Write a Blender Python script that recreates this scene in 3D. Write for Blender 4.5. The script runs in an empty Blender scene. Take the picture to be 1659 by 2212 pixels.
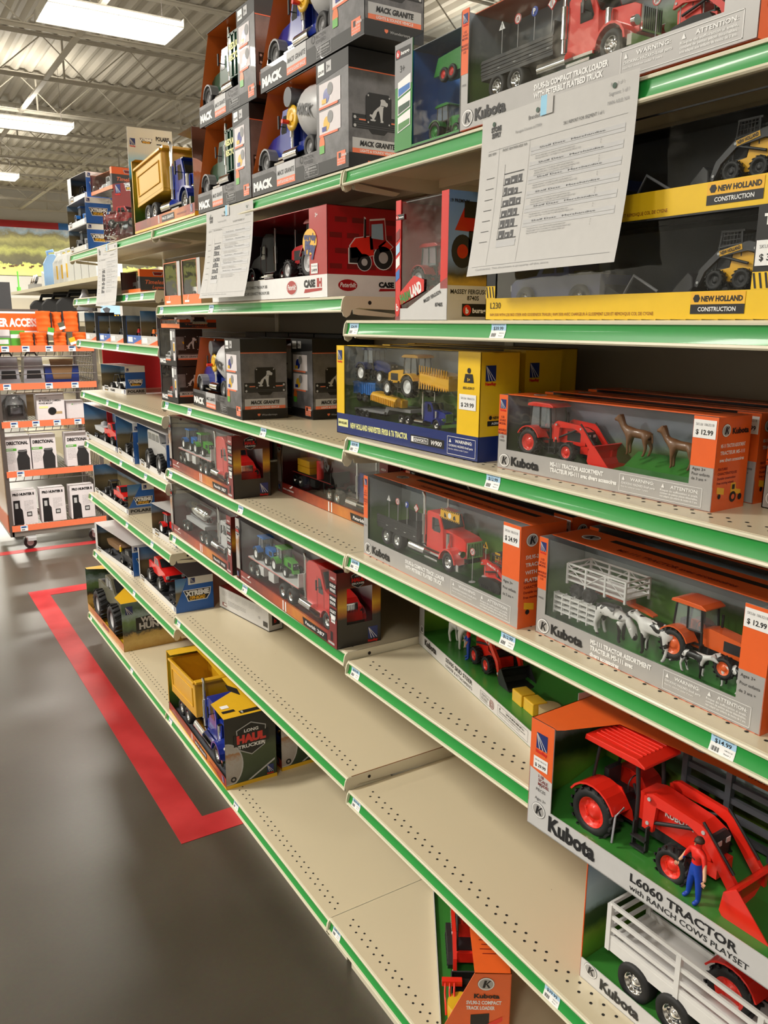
import bpy, math, random
from mathutils import Matrix, Vector
for _c in (bpy.data.objects, bpy.data.meshes, bpy.data.lights, bpy.data.cameras):
    for _o in list(_c): _c.remove(_o)
SC = bpy.context.scene; COL = SC.collection
random.seed(7)
PI = math.pi
# ------------------------------------------------------------ camera
cam_d = bpy.data.cameras.new('camera'); cam = bpy.data.objects.new('camera', cam_d); COL.objects.link(cam); SC.camera = cam
cam_d.sensor_fit = 'HORIZONTAL'; cam_d.sensor_width = 36.0; cam_d.lens = 36.0 * 1762.46 / 1659.0; cam_d.clip_start = .05; cam_d.clip_end = 200
_r = (0.84881847, -0.52866018, 0.00506133); _u = (0.11511056, 0.19414871, 0.97419497); _f = (0.51600074, 0.82633207, -0.22565138)
cam.matrix_world = Matrix(((_r[0], _u[0], -_f[0], -0.8055), (_r[1], _u[1], -_f[1], 0.0), (_r[2], _u[2], -_f[2], 1.48), (0, 0, 0, 1)))
# ------------------------------------------------------------ world, lights, exposure
w = bpy.data.worlds.new('world'); SC.world = w; w.use_nodes = True
w.node_tree.nodes['Background'].inputs[0].default_value = (1.0, .97, .92, 1); w.node_tree.nodes['Background'].inputs[1].default_value = .16
SC.view_settings.view_transform = 'Standard'; SC.view_settings.look = 'None'; SC.view_settings.gamma = 1; SC.view_settings.use_curve_mapping = False
SC.view_settings.exposure = 0.30
LAMP_W = 120.0
FIX_X = (-7.6, -3.05, 1.5, 6.05); FIX_Y = (-1.3, 3.45, 8.6, 13.45, 18.4, 23.3); FIX_Z = 4.2  # farthest row is unseen, added to brighten the dark mural and back wall
for ix, fx in enumerate(FIX_X):
    for iy, fy in enumerate(FIX_Y):
        ld = bpy.data.lights.new('lamp_light', 'AREA'); ld.shape = 'RECTANGLE'; ld.size = 1.2; ld.size_y = .55; ld.energy = LAMP_W * (.5, 1.62, 1, 1.1, 1.3, 1.6)[iy]; ld.color = (1.0, .95, .85)
        lo = bpy.data.objects.new('lamp_light', ld); lo.location = (fx, fy, FIX_Z - .03); COL.objects.link(lo)
        ld = bpy.data.lights.new('lamp_uplight', 'AREA'); ld.shape = 'RECTANGLE'; ld.size = 1.1; ld.size_y = .3; ld.energy = LAMP_W * .15; ld.color = (1.0, .95, .85)
        lo = bpy.data.objects.new('lamp_uplight', ld); lo.location = (fx, fy, FIX_Z + .12); lo.rotation_euler = (PI, 0, 0); COL.objects.link(lo)
# ------------------------------------------------------------ materials
MT = {}
def _new(name):
    m = bpy.data.materials.new(name); m.use_nodes = True; MT[name] = m
    return m, m.node_tree.nodes, m.node_tree.links, m.node_tree.nodes['Principled BSDF']
def mat(name, c=None, r=.45, metal=0, coat=0, var=0, vs=40, bump=0, bs=300, emit=0, trans=0, alpha=1):
    if name in MT: return MT[name]
    m, N, L, b = _new(name)
    b.inputs['Base Color'].default_value = (*c, 1); b.inputs['Roughness'].default_value = r; b.inputs['Metallic'].default_value = metal
    b.inputs['Coat Weight'].default_value = coat; b.inputs['Coat Roughness'].default_value = .08
    if trans: b.inputs['Transmission Weight'].default_value = trans
    if alpha < 1: b.inputs['Alpha'].default_value = alpha
    if emit:
        b.inputs['Emission Color'].default_value = (*c, 1); b.inputs['Emission Strength'].default_value = emit
    if var:
        tc = N.new('ShaderNodeTexCoord'); nz = N.new('ShaderNodeTexNoise'); nz.inputs['Scale'].default_value = vs; nz.inputs['Detail'].default_value = 4
        mx = N.new('ShaderNodeMix'); mx.data_type = 'RGBA'; L.new(tc.outputs['Object'], nz.inputs['Vector']); L.new(nz.outputs['Fac'], mx.inputs['Factor'])
        mx.inputs['A'].default_value = (*[max(0, v * (1 - var)) for v in c], 1); mx.inputs['B'].default_value = (*[min(1, v * (1 + var)) for v in c], 1)
        L.new(mx.outputs['Result'], b.inputs['Base Color'])
    if bump:
        tc = N.new('ShaderNodeTexCoord'); nz = N.new('ShaderNodeTexNoise'); nz.inputs['Scale'].default_value = bs; bp = N.new('ShaderNodeBump'); bp.inputs['Strength'].default_value = bump; bp.inputs['Distance'].default_value = .002
        L.new(tc.outputs['Object'], nz.inputs['Vector']); L.new(nz.outputs['Fac'], bp.inputs['Height']); L.new(bp.outputs['Normal'], b.inputs['Normal'])
    return m
def ramp_mat(name, axis, lo, hi, stops, ns=12, nd=.15, r=.4, extra=None, coat=.2):
    """printed picture: colour bands along one axis, broken up with noise"""
    if name in MT: return MT[name]
    m, N, L, b = _new(name)
    tc = N.new('ShaderNodeTexCoord'); sp = N.new('ShaderNodeSeparateXYZ'); L.new(tc.outputs['Object'], sp.inputs[0])
    mr = N.new('ShaderNodeMapRange'); mr.inputs['From Min'].default_value = lo; mr.inputs['From Max'].default_value = hi; L.new(sp.outputs[axis], mr.inputs['Value'])
    nz = N.new('ShaderNodeTexNoise'); nz.inputs['Scale'].default_value = ns; nz.inputs['Detail'].default_value = 6; nz.inputs['Roughness'].default_value = .65; L.new(tc.outputs['Object'], nz.inputs['Vector'])
    ma = N.new('ShaderNodeMath'); ma.operation = 'MULTIPLY_ADD'; L.new(nz.outputs['Fac'], ma.inputs[0]); ma.inputs[1].default_value = nd; L.new(mr.outputs['Result'], ma.inputs[2])
    sb = N.new('ShaderNodeMath'); sb.operation = 'SUBTRACT'; L.new(ma.outputs[0], sb.inputs[0]); sb.inputs[1].default_value = nd * .5
    cr = N.new('ShaderNodeValToRGB'); L.new(sb.outputs[0], cr.inputs[0])
    el = cr.color_ramp.elements
    el[0].position = stops[0][0]; el[0].color = (*stops[0][1], 1); el[1].position = stops[-1][0]; el[1].color = (*stops[-1][1], 1)
    for p, c in stops[1:-1]:
        e = el.new(p); e.color = (*c, 1)
    L.new(cr.outputs[0], b.inputs['Base Color']); b.inputs['Roughness'].default_value = r; b.inputs['Coat Weight'].default_value = coat
    return m
def film_mat(name, rough=.05, amt=.17, bump=.14, bs=18, tint=(.97, .98, .98)):
    if name in MT: return MT[name]
    m = bpy.data.materials.new(name); m.use_nodes = True; MT[name] = m
    N, L = m.node_tree.nodes, m.node_tree.links; N.clear()
    out = N.new('ShaderNodeOutputMaterial'); mx = N.new('ShaderNodeMixShader'); tr = N.new('ShaderNodeBsdfTransparent'); gl = N.new('ShaderNodeBsdfGlossy')
    lw = N.new('ShaderNodeFresnel'); lw.inputs['IOR'].default_value = 1.45; mu = N.new('ShaderNodeMath'); mu.operation = 'MULTIPLY'; mu.inputs[1].default_value = amt
    tr.inputs[0].default_value = (*tint, 1); gl.inputs['Roughness'].default_value = rough
    tc = N.new('ShaderNodeTexCoord'); nz = N.new('ShaderNodeTexNoise'); nz.inputs['Scale'].default_value = bs; bp = N.new('ShaderNodeBump'); bp.inputs['Strength'].default_value = bump; bp.inputs['Distance'].default_value = .01
    L.new(tc.outputs['Object'], nz.inputs['Vector']); L.new(nz.outputs['Fac'], bp.inputs['Height']); L.new(bp.outputs['Normal'], gl.inputs['Normal']); L.new(bp.outputs['Normal'], lw.inputs['Normal'])
    L.new(lw.outputs[0], mu.inputs[0]); L.new(mu.outputs[0], mx.inputs[0]); L.new(tr.outputs[0], mx.inputs[1]); L.new(gl.outputs[0], mx.inputs[2]); L.new(mx.outputs[0], out.inputs[0])
    return m
C = {  # plain colours: name -> (rgb, roughness, metallic, coat)
 'cream': ((.68, .62, .46), .42, 0, .1), 'green_strip': ((.010, .28, .040), .42, 0, .12), 'white': ((.88, .88, .88), .45, 0, 0), 'paper': ((.57, .56, .55), .6, 0, 0),
 'black': ((.010, .010, .011), .45, 0, 0), 'soft_black': ((.022, .022, .024), .5, 0, 0), 'tire': ((.014, .014, .015), .62, 0, 0), 'ink': ((.012, .012, .014), .4, 0, 0),
 'dark_grey': ((.06, .06, .065), .5, 0, 0), 'grey': ((.26, .26, .27), .45, 0, 0), 'light_grey': ((.50, .50, .51), .4, 0, 0), 'silver': ((.42, .41, .405), .36, .1, .2), 'silver_light': ((.66, .655, .66), .34, .15, .3),
 'orange': ((.80, .17, .022), .36, 0, .3), 'kub_orange': ((.85, .13, .02), .33, 0, .5), 'red': ((.70, .012, .010), .3, 0, .5), 'kub_red': ((.82, .025, .012), .3, 0, .5), 'dark_red': ((.20, .008, .008), .38, 0, .3),
 'case_red': ((.42, .006, .010), .35, 0, .4), 'tag_red': ((.55, .01, .012), .6, 0, 0), 'yellow': ((.88, .56, .012), .35, 0, .3), 'toy_yellow': ((.88, .47, .02), .35, 0, .4), 'bed_yellow': ((.66, .36, .012), .38, 0, .3), 'gold': ((.78, .46, .02), .35, 0, .3),
 'navy': ((.008, .025, .16), .33, 0, .4), 'blue': ((.012, .055, .38), .3, 0, .5), 'sky_blue': ((.02, .16, .52), .4, 0, .2), 'bright_blue': ((.02, .13, .50), .35, 0, .3), 'truck_blue': ((.010, .030, .28), .25, 0, .7),
 'green': ((.02, .24, .03), .35, 0, .4), 'lime': ((.10, .42, .05), .35, 0, .4), 'dark_green': ((.006, .055, .026), .38, 0, .3), 'tray_green': ((.045, .22, .035), .35, 0, .3),
 'tag_blue': ((.42, .66, .90), .5, 0, 0), 'tape_blue': ((.30, .62, .85), .5, 0, 0), 'chrome': ((.85, .85, .86), .10, 1, 0), 'steel': ((.42, .40, .37), .38, .7, 0), 'brown': ((.20, .11, .05), .5, 0, 0), 'foal': ((.17, .075, .028), .45, 0, .3),
 'skin': ((.72, .40, .25), .5, 0, 0), 'jean_blue': ((.01, .05, .40), .45, 0, .1), 'hair': ((.05, .02, .012), .6, 0, 0), 'glass': ((.02, .025, .03), .08, 0, .6), 'hunter_orange': ((1.0, .14, .01), .7, 0, 0),
 'strip_orange': ((.85, .20, .09), .45, 0, 0), 'wire': ((.17, .15, .14), .4, .6, 0), 'tan': ((.45, .32, .16), .6, 0, 0), 'cow_white': ((.78, .77, .76), .4, 0, .3), 'plastic_clear_grey': ((.30, .30, .33), .3, 0, .4), 'slate': ((.09, .095, .11), .45, 0, .2),
 'camo': ((.10, .095, .06), .5, 0, .2), 'pale_yellow': ((.8, .8, .35), .5, 0, 0), 'jug_white': ((.72, .73, .71), .4, 0, 0), 'jug_blue': ((.30, .50, .80), .25, 0, .3), 'lime_card': ((.12, .60, .06), .5, 0, 0), 'pink_white': ((.75, .70, .72), .5, 0, 0)}
VAR = {'cream': 0, 'camo': .6, 'tire': .15}
def M_(n):
    if n in MT: return MT[n]
    c, r, me, co = C[n]
    return mat(n, c, r, me, co, var=VAR.get(n, .05), vs=60 if n != 'camo' else 90)
# ------------------------------------------------------------ mesh builder
GLY = {}
def glyphs(s, bold=.0):
    k = (s, bold)
    if k in GLY: return GLY[k]
    cu = bpy.data.curves.new('txt', 'FONT'); cu.body = s; cu.size = 1; cu.resolution_u = 2; cu.offset = bold
    o = bpy.data.objects.new('txt', cu); COL.objects.link(o)
    dg = bpy.context.evaluated_depsgraph_get(); dg.update()
    me = o.evaluated_get(dg).to_mesh()
    V = [(v.co.x, v.co.y) for v in me.vertices]; F = [tuple(p.vertices) for p in me.polygons]
    o.evaluated_get(dg).to_mesh_clear(); bpy.data.objects.remove(o); bpy.data.curves.remove(cu)
    xs = [v[0] for v in V] or [0, 1]
    GLY[k] = (V, F, min(xs), max(xs)); return GLY[k]
class MB:
    def __init__(s): s.v = []; s.f = []; s.m = []; s.mats = []; s.T = Matrix.Identity(4); s.sm = []
    def mi(s, n):
        if n not in s.mats: s.mats.append(n)
        return s.mats.index(n)
    def add(s, V, F, n, smooth=False):
        b = len(s.v); k = s.mi(n); T = s.T
        for p in V: s.v.append(tuple(T @ Vector(p)))
        for f in F: s.f.append(tuple(b + i for i in f)); s.m.append(k); s.sm.append(smooth)
        return s
    def box(s, x0, y0, z0, x1, y1, z1, n):
        return s.add([(x0, y0, z0), (x1, y0, z0), (x1, y1, z0), (x0, y1, z0), (x0, y0, z1), (x1, y0, z1), (x1, y1, z1), (x0, y1, z1)],
                     [(0, 3, 2, 1), (4, 5, 6, 7), (0, 1, 5, 4), (1, 2, 6, 5), (2, 3, 7, 6), (3, 0, 4, 7)], n)
    def cb(s, c, d, n): return s.box(c[0] - d[0] / 2, c[1] - d[1] / 2, c[2] - d[2] / 2, c[0] + d[0] / 2, c[1] + d[1] / 2, c[2] + d[2] / 2, n)
    def quad(s, a, b, c, d, n): return s.add([a, b, c, d], [(0, 1, 2, 3)], n)
    def poly(s, P, n): return s.add(P, [tuple(range(len(P)))], n)
    def prism(s, P, y0, y1, n, ax='y'):
        k = len(P)
        g = {'y': lambda a, b, t: (a, t, b), 'z': lambda a, b, t: (a, b, t), 'x': lambda a, b, t: (t, a, b)}[ax]
        V = [g(a, b, y0) for a, b in P] + [g(a, b, y1) for a, b in P]
        F = [tuple(range(k)), tuple(range(2 * k - 1, k - 1, -1))] + [(i, i + k, (i + 1) % k + k, (i + 1) % k) for i in range(k)]
        return s.add(V, F, n)
    def cyl(s, a, b, r0, n, r1=None, seg=14, caps=True):
        r1 = r0 if r1 is None else r1; a = Vector(a); b = Vector(b); d = (b - a).normalized()
        t = Vector((0, 0, 1)) if abs(d.z) < .9 else Vector((1, 0, 0)); p = d.cross(t).normalized(); q = d.cross(p)
        V = []
        for c, r in ((a, r0), (b, r1)):
            for i in range(seg):
                an = 2 * PI * i / seg; V.append(tuple(c + p * (r * math.cos(an)) + q * (r * math.sin(an))))
        s.add(V, [(i, (i + 1) % seg, (i + 1) % seg + seg, i + seg) for i in range(seg)], n, True)
        if caps: s.add(V, [tuple(range(seg - 1, -1, -1)), tuple(range(seg, 2 * seg))], n)
        return s
    def tube(s, P, r, n, seg=8):
        P = [Vector(p) for p in P]; V = []; k = len(P)
        ref = Vector((0.123, .31, .94)).normalized()
        for i, p in enumerate(P):
            d = ((P[min(i + 1, k - 1)] - P[max(i - 1, 0)])).normalized(); a = d.cross(ref)
            if a.length < .05: a = d.cross(Vector((1, 0, 0)))
            a.normalize(); b = d.cross(a); rr = r[i] if isinstance(r, (list, tuple)) else r
            for j in range(seg):
                t = 2 * PI * j / seg; V.append(tuple(p + a * (rr * math.cos(t)) + b * (rr * math.sin(t))))
        F = [(i * seg + j, i * seg + (j + 1) % seg, (i + 1) * seg + (j + 1) % seg, (i + 1) * seg + j) for i in range(k - 1) for j in range(seg)]
        s.add(V, F, n, True); return s.add(V, [tuple(range(seg - 1, -1, -1)), tuple(range((k - 1) * seg, k * seg))], n)
    def lathe(s, P, n, c=(0, 0, 0), ax='z', seg=20, smooth=True):
        V = []; k = len(P)
        for r, h in P:
            for j in range(seg):
                t = 2 * PI * j / seg; x, y = r * math.cos(t), r * math.sin(t)
                V.append({'z': (c[0] + x, c[1] + y, c[2] + h), 'y': (c[0] + x, c[1] + h, c[2] + y), 'x': (c[0] + h, c[1] + x, c[2] + y)}[ax])
        F = [(i * seg + j, i * seg + (j + 1) % seg, (i + 1) * seg + (j + 1) % seg, (i + 1) * seg + j) for i in range(k - 1) for j in range(seg)]
        return s.add(V, F, n, smooth)
    def build(s, name, parent=None, loc=(0, 0, 0), rz=0, bev=0, fix=True):
        me = bpy.data.meshes.new(name); me.from_pydata(s.v, [], s.f)
        for n in s.mats: me.materials.append(M_(n))
        me.polygons.foreach_set('material_index', s.m); me.polygons.foreach_set('use_smooth', s.sm); me.update()
        o = bpy.data.objects.new(name, me); COL.objects.link(o); o.location = loc; o.rotation_euler = (0, 0, rz)
        if parent is not None: o.parent = parent
        if bev:
            b = o.modifiers.new('bevel', 'BEVEL'); b.width = bev; b.segments = 2; b.limit_method = 'ANGLE'; b.angle_limit = .6
        return o
class Face:
    """a flat or curved printed surface; P = origin, U right, V up, N out"""
    def __init__(s, m, P, U, V, N, fn=None): s.m = m; s.P = Vector(P); s.U = Vector(U); s.V = Vector(V); s.N = Vector(N); s.fn = fn; s.step = .0003
    def at(s, x, y, k=1):
        if s.fn: return s.fn(x, y, k * s.step)
        return tuple(s.P + s.U * x + s.V * y + s.N * (k * s.step))
    def poly(s, P, n, k=1): s.m.add([s.at(x, y, k) for x, y in P], [tuple(range(len(P)))], n); return s
    def rect(s, x0, y0, x1, y1, n, k=1):
        ns = 1 if not s.fn else max(1, int(abs(y1 - y0) / .006))
        for i in range(ns):
            a = y0 + (y1 - y0) * i / ns; b = y0 + (y1 - y0) * (i + 1) / ns; s.poly([(x0, a), (x1, a), (x1, b), (x0, b)], n, k)
        return s
    def disc(s, x, y, rx, n, k=1, ry=None, seg=20): return s.poly([(x + rx * math.cos(2 * PI * i / seg), y + (ry or rx) * math.sin(2 * PI * i / seg)) for i in range(seg)], n, k)
    def ring(s, x, y, rx, w, n, k=1, ry=None, seg=24):
        ry = ry or rx
        for i in range(seg):
            a, b = 2 * PI * i / seg, 2 * PI * (i + 1) / seg
            s.poly([(x + rx * math.cos(a), y + ry * math.sin(a)), (x + rx * math.cos(b), y + ry * math.sin(b)), (x + (rx - w) * math.cos(b), y + (ry - w) * math.sin(b)), (x + (rx - w) * math.cos(a), y + (ry - w) * math.sin(a))], n, k)
        return s
    def frame(s, x0, y0, x1, y1, t, n, k=1):
        s.rect(x0, y0, x1, y0 + t, n, k); s.rect(x0, y1 - t, x1, y1, n, k); s.rect(x0, y0, x0 + t, y1, n, k); s.rect(x1 - t, y0, x1, y1, n, k); return s
    def txt(s, t, x, y, h, n, w=None, k=3, bold=.02, sk=0, al='l', rot=0, cond=1):
        V, F, a, b = glyphs(t, bold); sc = h / .7; sx = sc * cond
        if w: sx = w / max(b - a, .01)
        wd = (b - a) * sx; ox = x - (wd / 2 if al == 'c' else wd if al == 'r' else 0); cr, sr = math.cos(rot), math.sin(rot)
        def q(vx, vy):
            dx = (vx - a) * sx + vy * sc * sk + ox - x; dy = vy * sc
            return s.at(x + dx * cr - dy * sr, y + dx * sr + dy * cr, k)
        s.m.add([q(*v) for v in V], F, n); return s
def lines(f, x, y, w, n, cnt, lh, col='ink', k=3, seed=0):
    """fine print: rows of tiny words"""
    R = random.Random(seed); W = ['do not', 'for', 'small', 'parts', 'ages', 'of', 'the', 'item', 'models', 'detail', 'years', 'with', 'real', 'toy', 'and']
    for i in range(cnt):
        f.txt(' '.join(R.choice(W) for _ in range(n)), x, y - i * lh, lh * .55, col, w=w * (1 if i < cnt - 1 else .6), k=k, bold=0)
def inst(o, name, parent, T):
    c = o.copy(); COL.objects.link(c); c.name = name; c.parent = parent; c.matrix_local = T
    return c
def thing(name, label, cat, loc=(0, 0, 0), rz=0, group=None):
    o = bpy.data.objects.new(name, None); o.empty_display_size = .02; COL.objects.link(o); o.location = loc; o.rotation_euler = (0, 0, rz)
    o['label'] = label; o['category'] = cat
    if group: o['group'] = group
    return o
def tag(o, label, cat, group=None):
    o['label'] = label; o['category'] = cat
    if group: o['group'] = group
    return o
def struct(o): o['kind'] = 'structure'; return o
def kids(o): return [c for c in bpy.data.objects if c.parent == o]
def dup(root, loc, rz, label, group=None):
    def rec(o, par):
        c = o.copy(); COL.objects.link(c); c.parent = par
        for ch in kids(o): rec(ch, c)
        return c
    c = rec(root, None); c.location = loc; c.rotation_euler = (0, 0, rz); c['label'] = label
    if group: c['group'] = group
    return c
R90 = -PI / 2
def rzd(d): return R90 + math.radians(d)
TR = Matrix.Translation
def RX(a): return Matrix.Rotation(a, 4, 'X')
def RY(a): return Matrix.Rotation(a, 4, 'Y')
def RZ(a): return Matrix.Rotation(a, 4, 'Z')
def SCL(s): return Matrix.Diagonal((s, s, s, 1))
# ------------------------------------------------------------ structure: floor, walls, ceiling
def floor_mat():
    m, N, L, b = _new('floor_concrete'); tc = N.new('ShaderNodeTexCoord')
    n1 = N.new('ShaderNodeTexNoise'); n1.inputs['Scale'].default_value = 1.3; n1.inputs['Detail'].default_value = 8; n1.inputs['Roughness'].default_value = .6
    n2 = N.new('ShaderNodeTexNoise'); n2.inputs['Scale'].default_value = 90; n2.inputs['Detail'].default_value = 3
    L.new(tc.outputs['Object'], n1.inputs['Vector']); L.new(tc.outputs['Object'], n2.inputs['Vector'])
    cr = N.new('ShaderNodeValToRGB'); cr.color_ramp.elements[0].position = .3; cr.color_ramp.elements[0].color = (.050, .041, .029, 1); cr.color_ramp.elements[1].position = .72; cr.color_ramp.elements[1].color = (.085, .072, .053, 1)
    mx = N.new('ShaderNodeMix'); mx.data_type = 'RGBA'; mx.blend_type = 'MULTIPLY'; mx.inputs['Factor'].default_value = .35
    L.new(n1.outputs['Fac'], cr.inputs[0]); L.new(cr.outputs[0], mx.inputs['A']); L.new(n2.outputs['Color'], mx.inputs['B']); L.new(mx.outputs['Result'], b.inputs['Base Color'])
    rr = N.new('ShaderNodeMapRange'); rr.inputs['To Min'].default_value = .26; rr.inputs['To Max'].default_value = .40; b.inputs['Specular IOR Level'].default_value = .9; L.new(n1.outputs['Fac'], rr.inputs['Value']); L.new(rr.outputs[0], b.inputs['Roughness'])
    bp = N.new('ShaderNodeBump'); bp.inputs['Strength'].default_value = .08; L.new(n2.outputs['Fac'], bp.inputs['Height']); L.new(bp.outputs['Normal'], b.inputs['Normal'])
floor_mat()
mat('wall_paint', (.62, .60, .55), .7, var=.05, vs=2); mat('ceiling_deck', (.50, .46, .385), .6, var=.08, vs=3); mat('joist_paint', (.55, .51, .43), .55)
struct(MB().box(-10, -5, -.05, 12, 27, 0, 'floor_concrete').build('floor'))
struct(MB().box(-10, 26, 0, 12, 26.2, 5.4, 'wall_paint').build('wall_back'))
struct(MB().box(-10.2, -5, 0, -10, 26, 5.4, 'wall_paint').build('wall_left'))
struct(MB().box(12, -5, 0, 12.2, 26, 5.4, 'wall_paint').build('wall_right'))
struct(MB().box(-10, -5.2, 0, 12, -5, 5.4, 'wall_paint').build('wall_front'))
m = MB(); k = 0; x = -10.0   # corrugated roof deck, ribs run along the aisle
P = []
while x < 12:
    P += [(x, 5.12), (x + .06, 5.12), (x + .11, 5.075), (x + .15, 5.075)]; x += .20
V = [(a, -5, b) for a, b in P] + [(a, 26, b) for a, b in P]; n = len(P)
m.add(V, [(i, i + 1, i + 1 + n, i + n) for i in range(n - 1)], 'ceiling_deck'); m.box(-10, -5, 5.13, 12, 26, 5.2, 'ceiling_deck')
struct(m.build('ceiling'))
def joist(y):
    m = MB(); zt, zb = 5.06, 4.55
    for z in (zt, zb):
        m.box(-10, y - .05, z - .012, 12, y + .05, z, 'joist_paint'); m.box(-10, y - .006, z - .045, 12, y + .006, z, 'joist_paint')
    x = -10.0; i = 0
    while x < 11.5:
        a, b = ((x, y, zb), (x + .55, y, zt - .02)) if i % 2 == 0 else ((x, y, zt - .02), (x + .55, y, zb))
        m.cyl(a, b, .008, 'joist_paint', seg=6); x += .55; i += 1
    x = -9.2
    while x < 12: m.cyl((x, y, zb), (x, y, zt), .014, 'joist_paint', seg=6); x += 2.2
    struct(m.build('beam'))
y = -3.5
while y < 26: joist(y); y += 1.95
def bridging(x, z):
    struct(MB().box(x - .03, -5, z - .03, x + .03, 26, z, 'joist_paint').build('beam'))
for x in (-5.5, -2.6, .4, 1.56, 3.3, 6.2): bridging(x, 4.54)
# wall mural: a hedge of trees over a meadow, with a red band above it
ramp_mat('mural_print', 2, -1.3, .02, [(0, (.90, .92, .30)), (.17, (.85, .88, .25)), (.235, (.75, .80, .22)), (.26, (.15, .14, .09)), (.40, (.22, .21, .11)), (.52, (.62, .64, .20)), (.62, (.32, .31, .14)), (.76, (.66, .64, .26)), (.86, (.36, .33, .19)), (.94, (.50, .66, .80)), (1, (.80, .85, .90))], ns=2.2, nd=.46, r=.6, coat=0)
t = thing('wall_mural', 'wide printed mural of trees and meadow on far back wall', 'mural', (0, 25.98, 4.05))
m = MB(); m.box(-9.5, -.02, -1.3, 11.8, .0, 0, 'mural_print')
f = Face(m, (-9.5, -.021, -1.3), (1, 0, 0), (0, 0, 1), (0, -1, 0)); f.step = .004
R = random.Random(3)
for i in range(26):
    x = 11.2 + R.random() * 3.4; y = .16 + R.random() * .10; f.poly([(x, y), (x + .06, y), (x + .08, y + .035), (x + .07, y + .05), (x - .01, y + .045)], 'brown', 2)
m.build('mural_panel', t)
MB().box(-9.5, -.04, 0, 4.3, .0, .18, 'case_red').build('red_band', t); MB().box(4.3, -.04, 0, 11.8, .0, .18, 'sky_blue').build('blue_band', t)
# light fixtures
mat('tube_glow', (1.0, .97, .90), emit=9.0); mat('fixture_white', (.8, .78, .72), .4)
def fixture(x, y, label):
    t = thing('ceiling_light', label, 'ceiling light', (x, y, FIX_Z), group='suspended fluorescent ceiling lights')
    m = MB(); m.prism([(-.30, 0), (-.22, .09), (.22, .09), (.30, 0), (.29, 0), (.21, .08), (-.21, .08), (-.29, 0)], -.62, .62, 'fixture_white', 'x')
    m.box(-.62, -.3, 0, -.61, .3, .08, 'fixture_white'); m.box(.61, -.3, 0, .62, .3, .08, 'fixture_white'); m.build('housing', t)
    for q in (-.2, -.067, .067, .2): MB().cyl((-.6, q, .03), (.6, q, .03), .014, 'tube_glow', seg=8).build('fluorescent_tube', t)
    MB().box(-.6, -.28, .05, .6, .28, .055, 'tube_glow').build('glowing_reflector', t)  # reflector sheet shares the tube emission, its lit look put in as glow
    m = MB()
    for a in (-.5, .5): m.cyl((a, 0, .09), (a, 0, .85), .003, 'wire', seg=5)
    m.build('hanger_wire', t)
where = {(1.5, 8.6): 'nearest lit fluorescent fixture, at top left of the photo above the aisle', (1.5, 13.45): 'lit fluorescent fixture behind the nearest one, cut by left edge', (1.5, 18.4): 'farthest small lit fluorescent fixture, over the mural at left'}
for fx in FIX_X:
    for fy in FIX_Y:
        if (fx, fy) in where: fixture(fx, fy, where[(fx, fy)])
# coiled cable hung on the joist
t = tag(MB().tube([(5.25 + .26 * math.cos(a * .3), 10.0 + .02 * math.sin(a), 4.62 + .26 * math.sin(a * .3)) for a in range(64)], .012, 'wire', 6)
  .tube([(5.75 + .2 * math.cos(a * .3), 10.0 + .02 * math.sin(a), 4.62 + .2 * math.sin(a * .3)) for a in range(64)], .012, 'wire', 6).cyl((5.25, 10, 4.86), (5.25, 10, 5.04), .008, 'wire').cyl((5.75, 10, 4.8), (5.75, 10, 5.04), .008, 'wire').build('cable_coil'), 'grey cable coiled and hung from ceiling joist above truck boxes', 'cable')
# red tape on the floor
def tape_mat():
    m, N, L, b = _new('floor_tape_red'); tc = N.new('ShaderNodeTexCoord'); nz = N.new('ShaderNodeTexNoise'); nz.inputs['Scale'].default_value = 6; nz.inputs['Detail'].default_value = 8
    cr = N.new('ShaderNodeValToRGB'); cr.color_ramp.elements[0].position = .35; cr.color_ramp.elements[0].color = (.36, .008, .012, 1); cr.color_ramp.elements[1].position = .75; cr.color_ramp.elements[1].color = (.52, .03, .035, 1)
    L.new(tc.outputs['Object'], nz.inputs['Vector']); L.new(nz.outputs['Fac'], cr.inputs[0]); L.new(cr.outputs[0], b.inputs['Base Color']); b.inputs['Roughness'].default_value = .45
tape_mat()
o = MB().box(-.192, 2.085, 0, -.094, 4.74, .0012, 'floor_tape_red').box(-.094, 2.085, 0, .25, 2.185, .0012, 'floor_tape_red').box(-.094, 4.63, 0, .3, 4.74, .0012, 'floor_tape_red').build('floor_tape')
tag(o, 'red tape outline stuck on concrete floor along the toy shelves', 'floor tape')
o = MB().box(-.36, 5.62, 0, .9, 5.70, .0012, 'floor_tape_red').box(-.42, 5.62, 0, -.34, 6.6, .0012, 'floor_tape_red').build('floor_tape')
tag(o, 'red tape on concrete floor around the wire display cart', 'floor tape')
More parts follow.
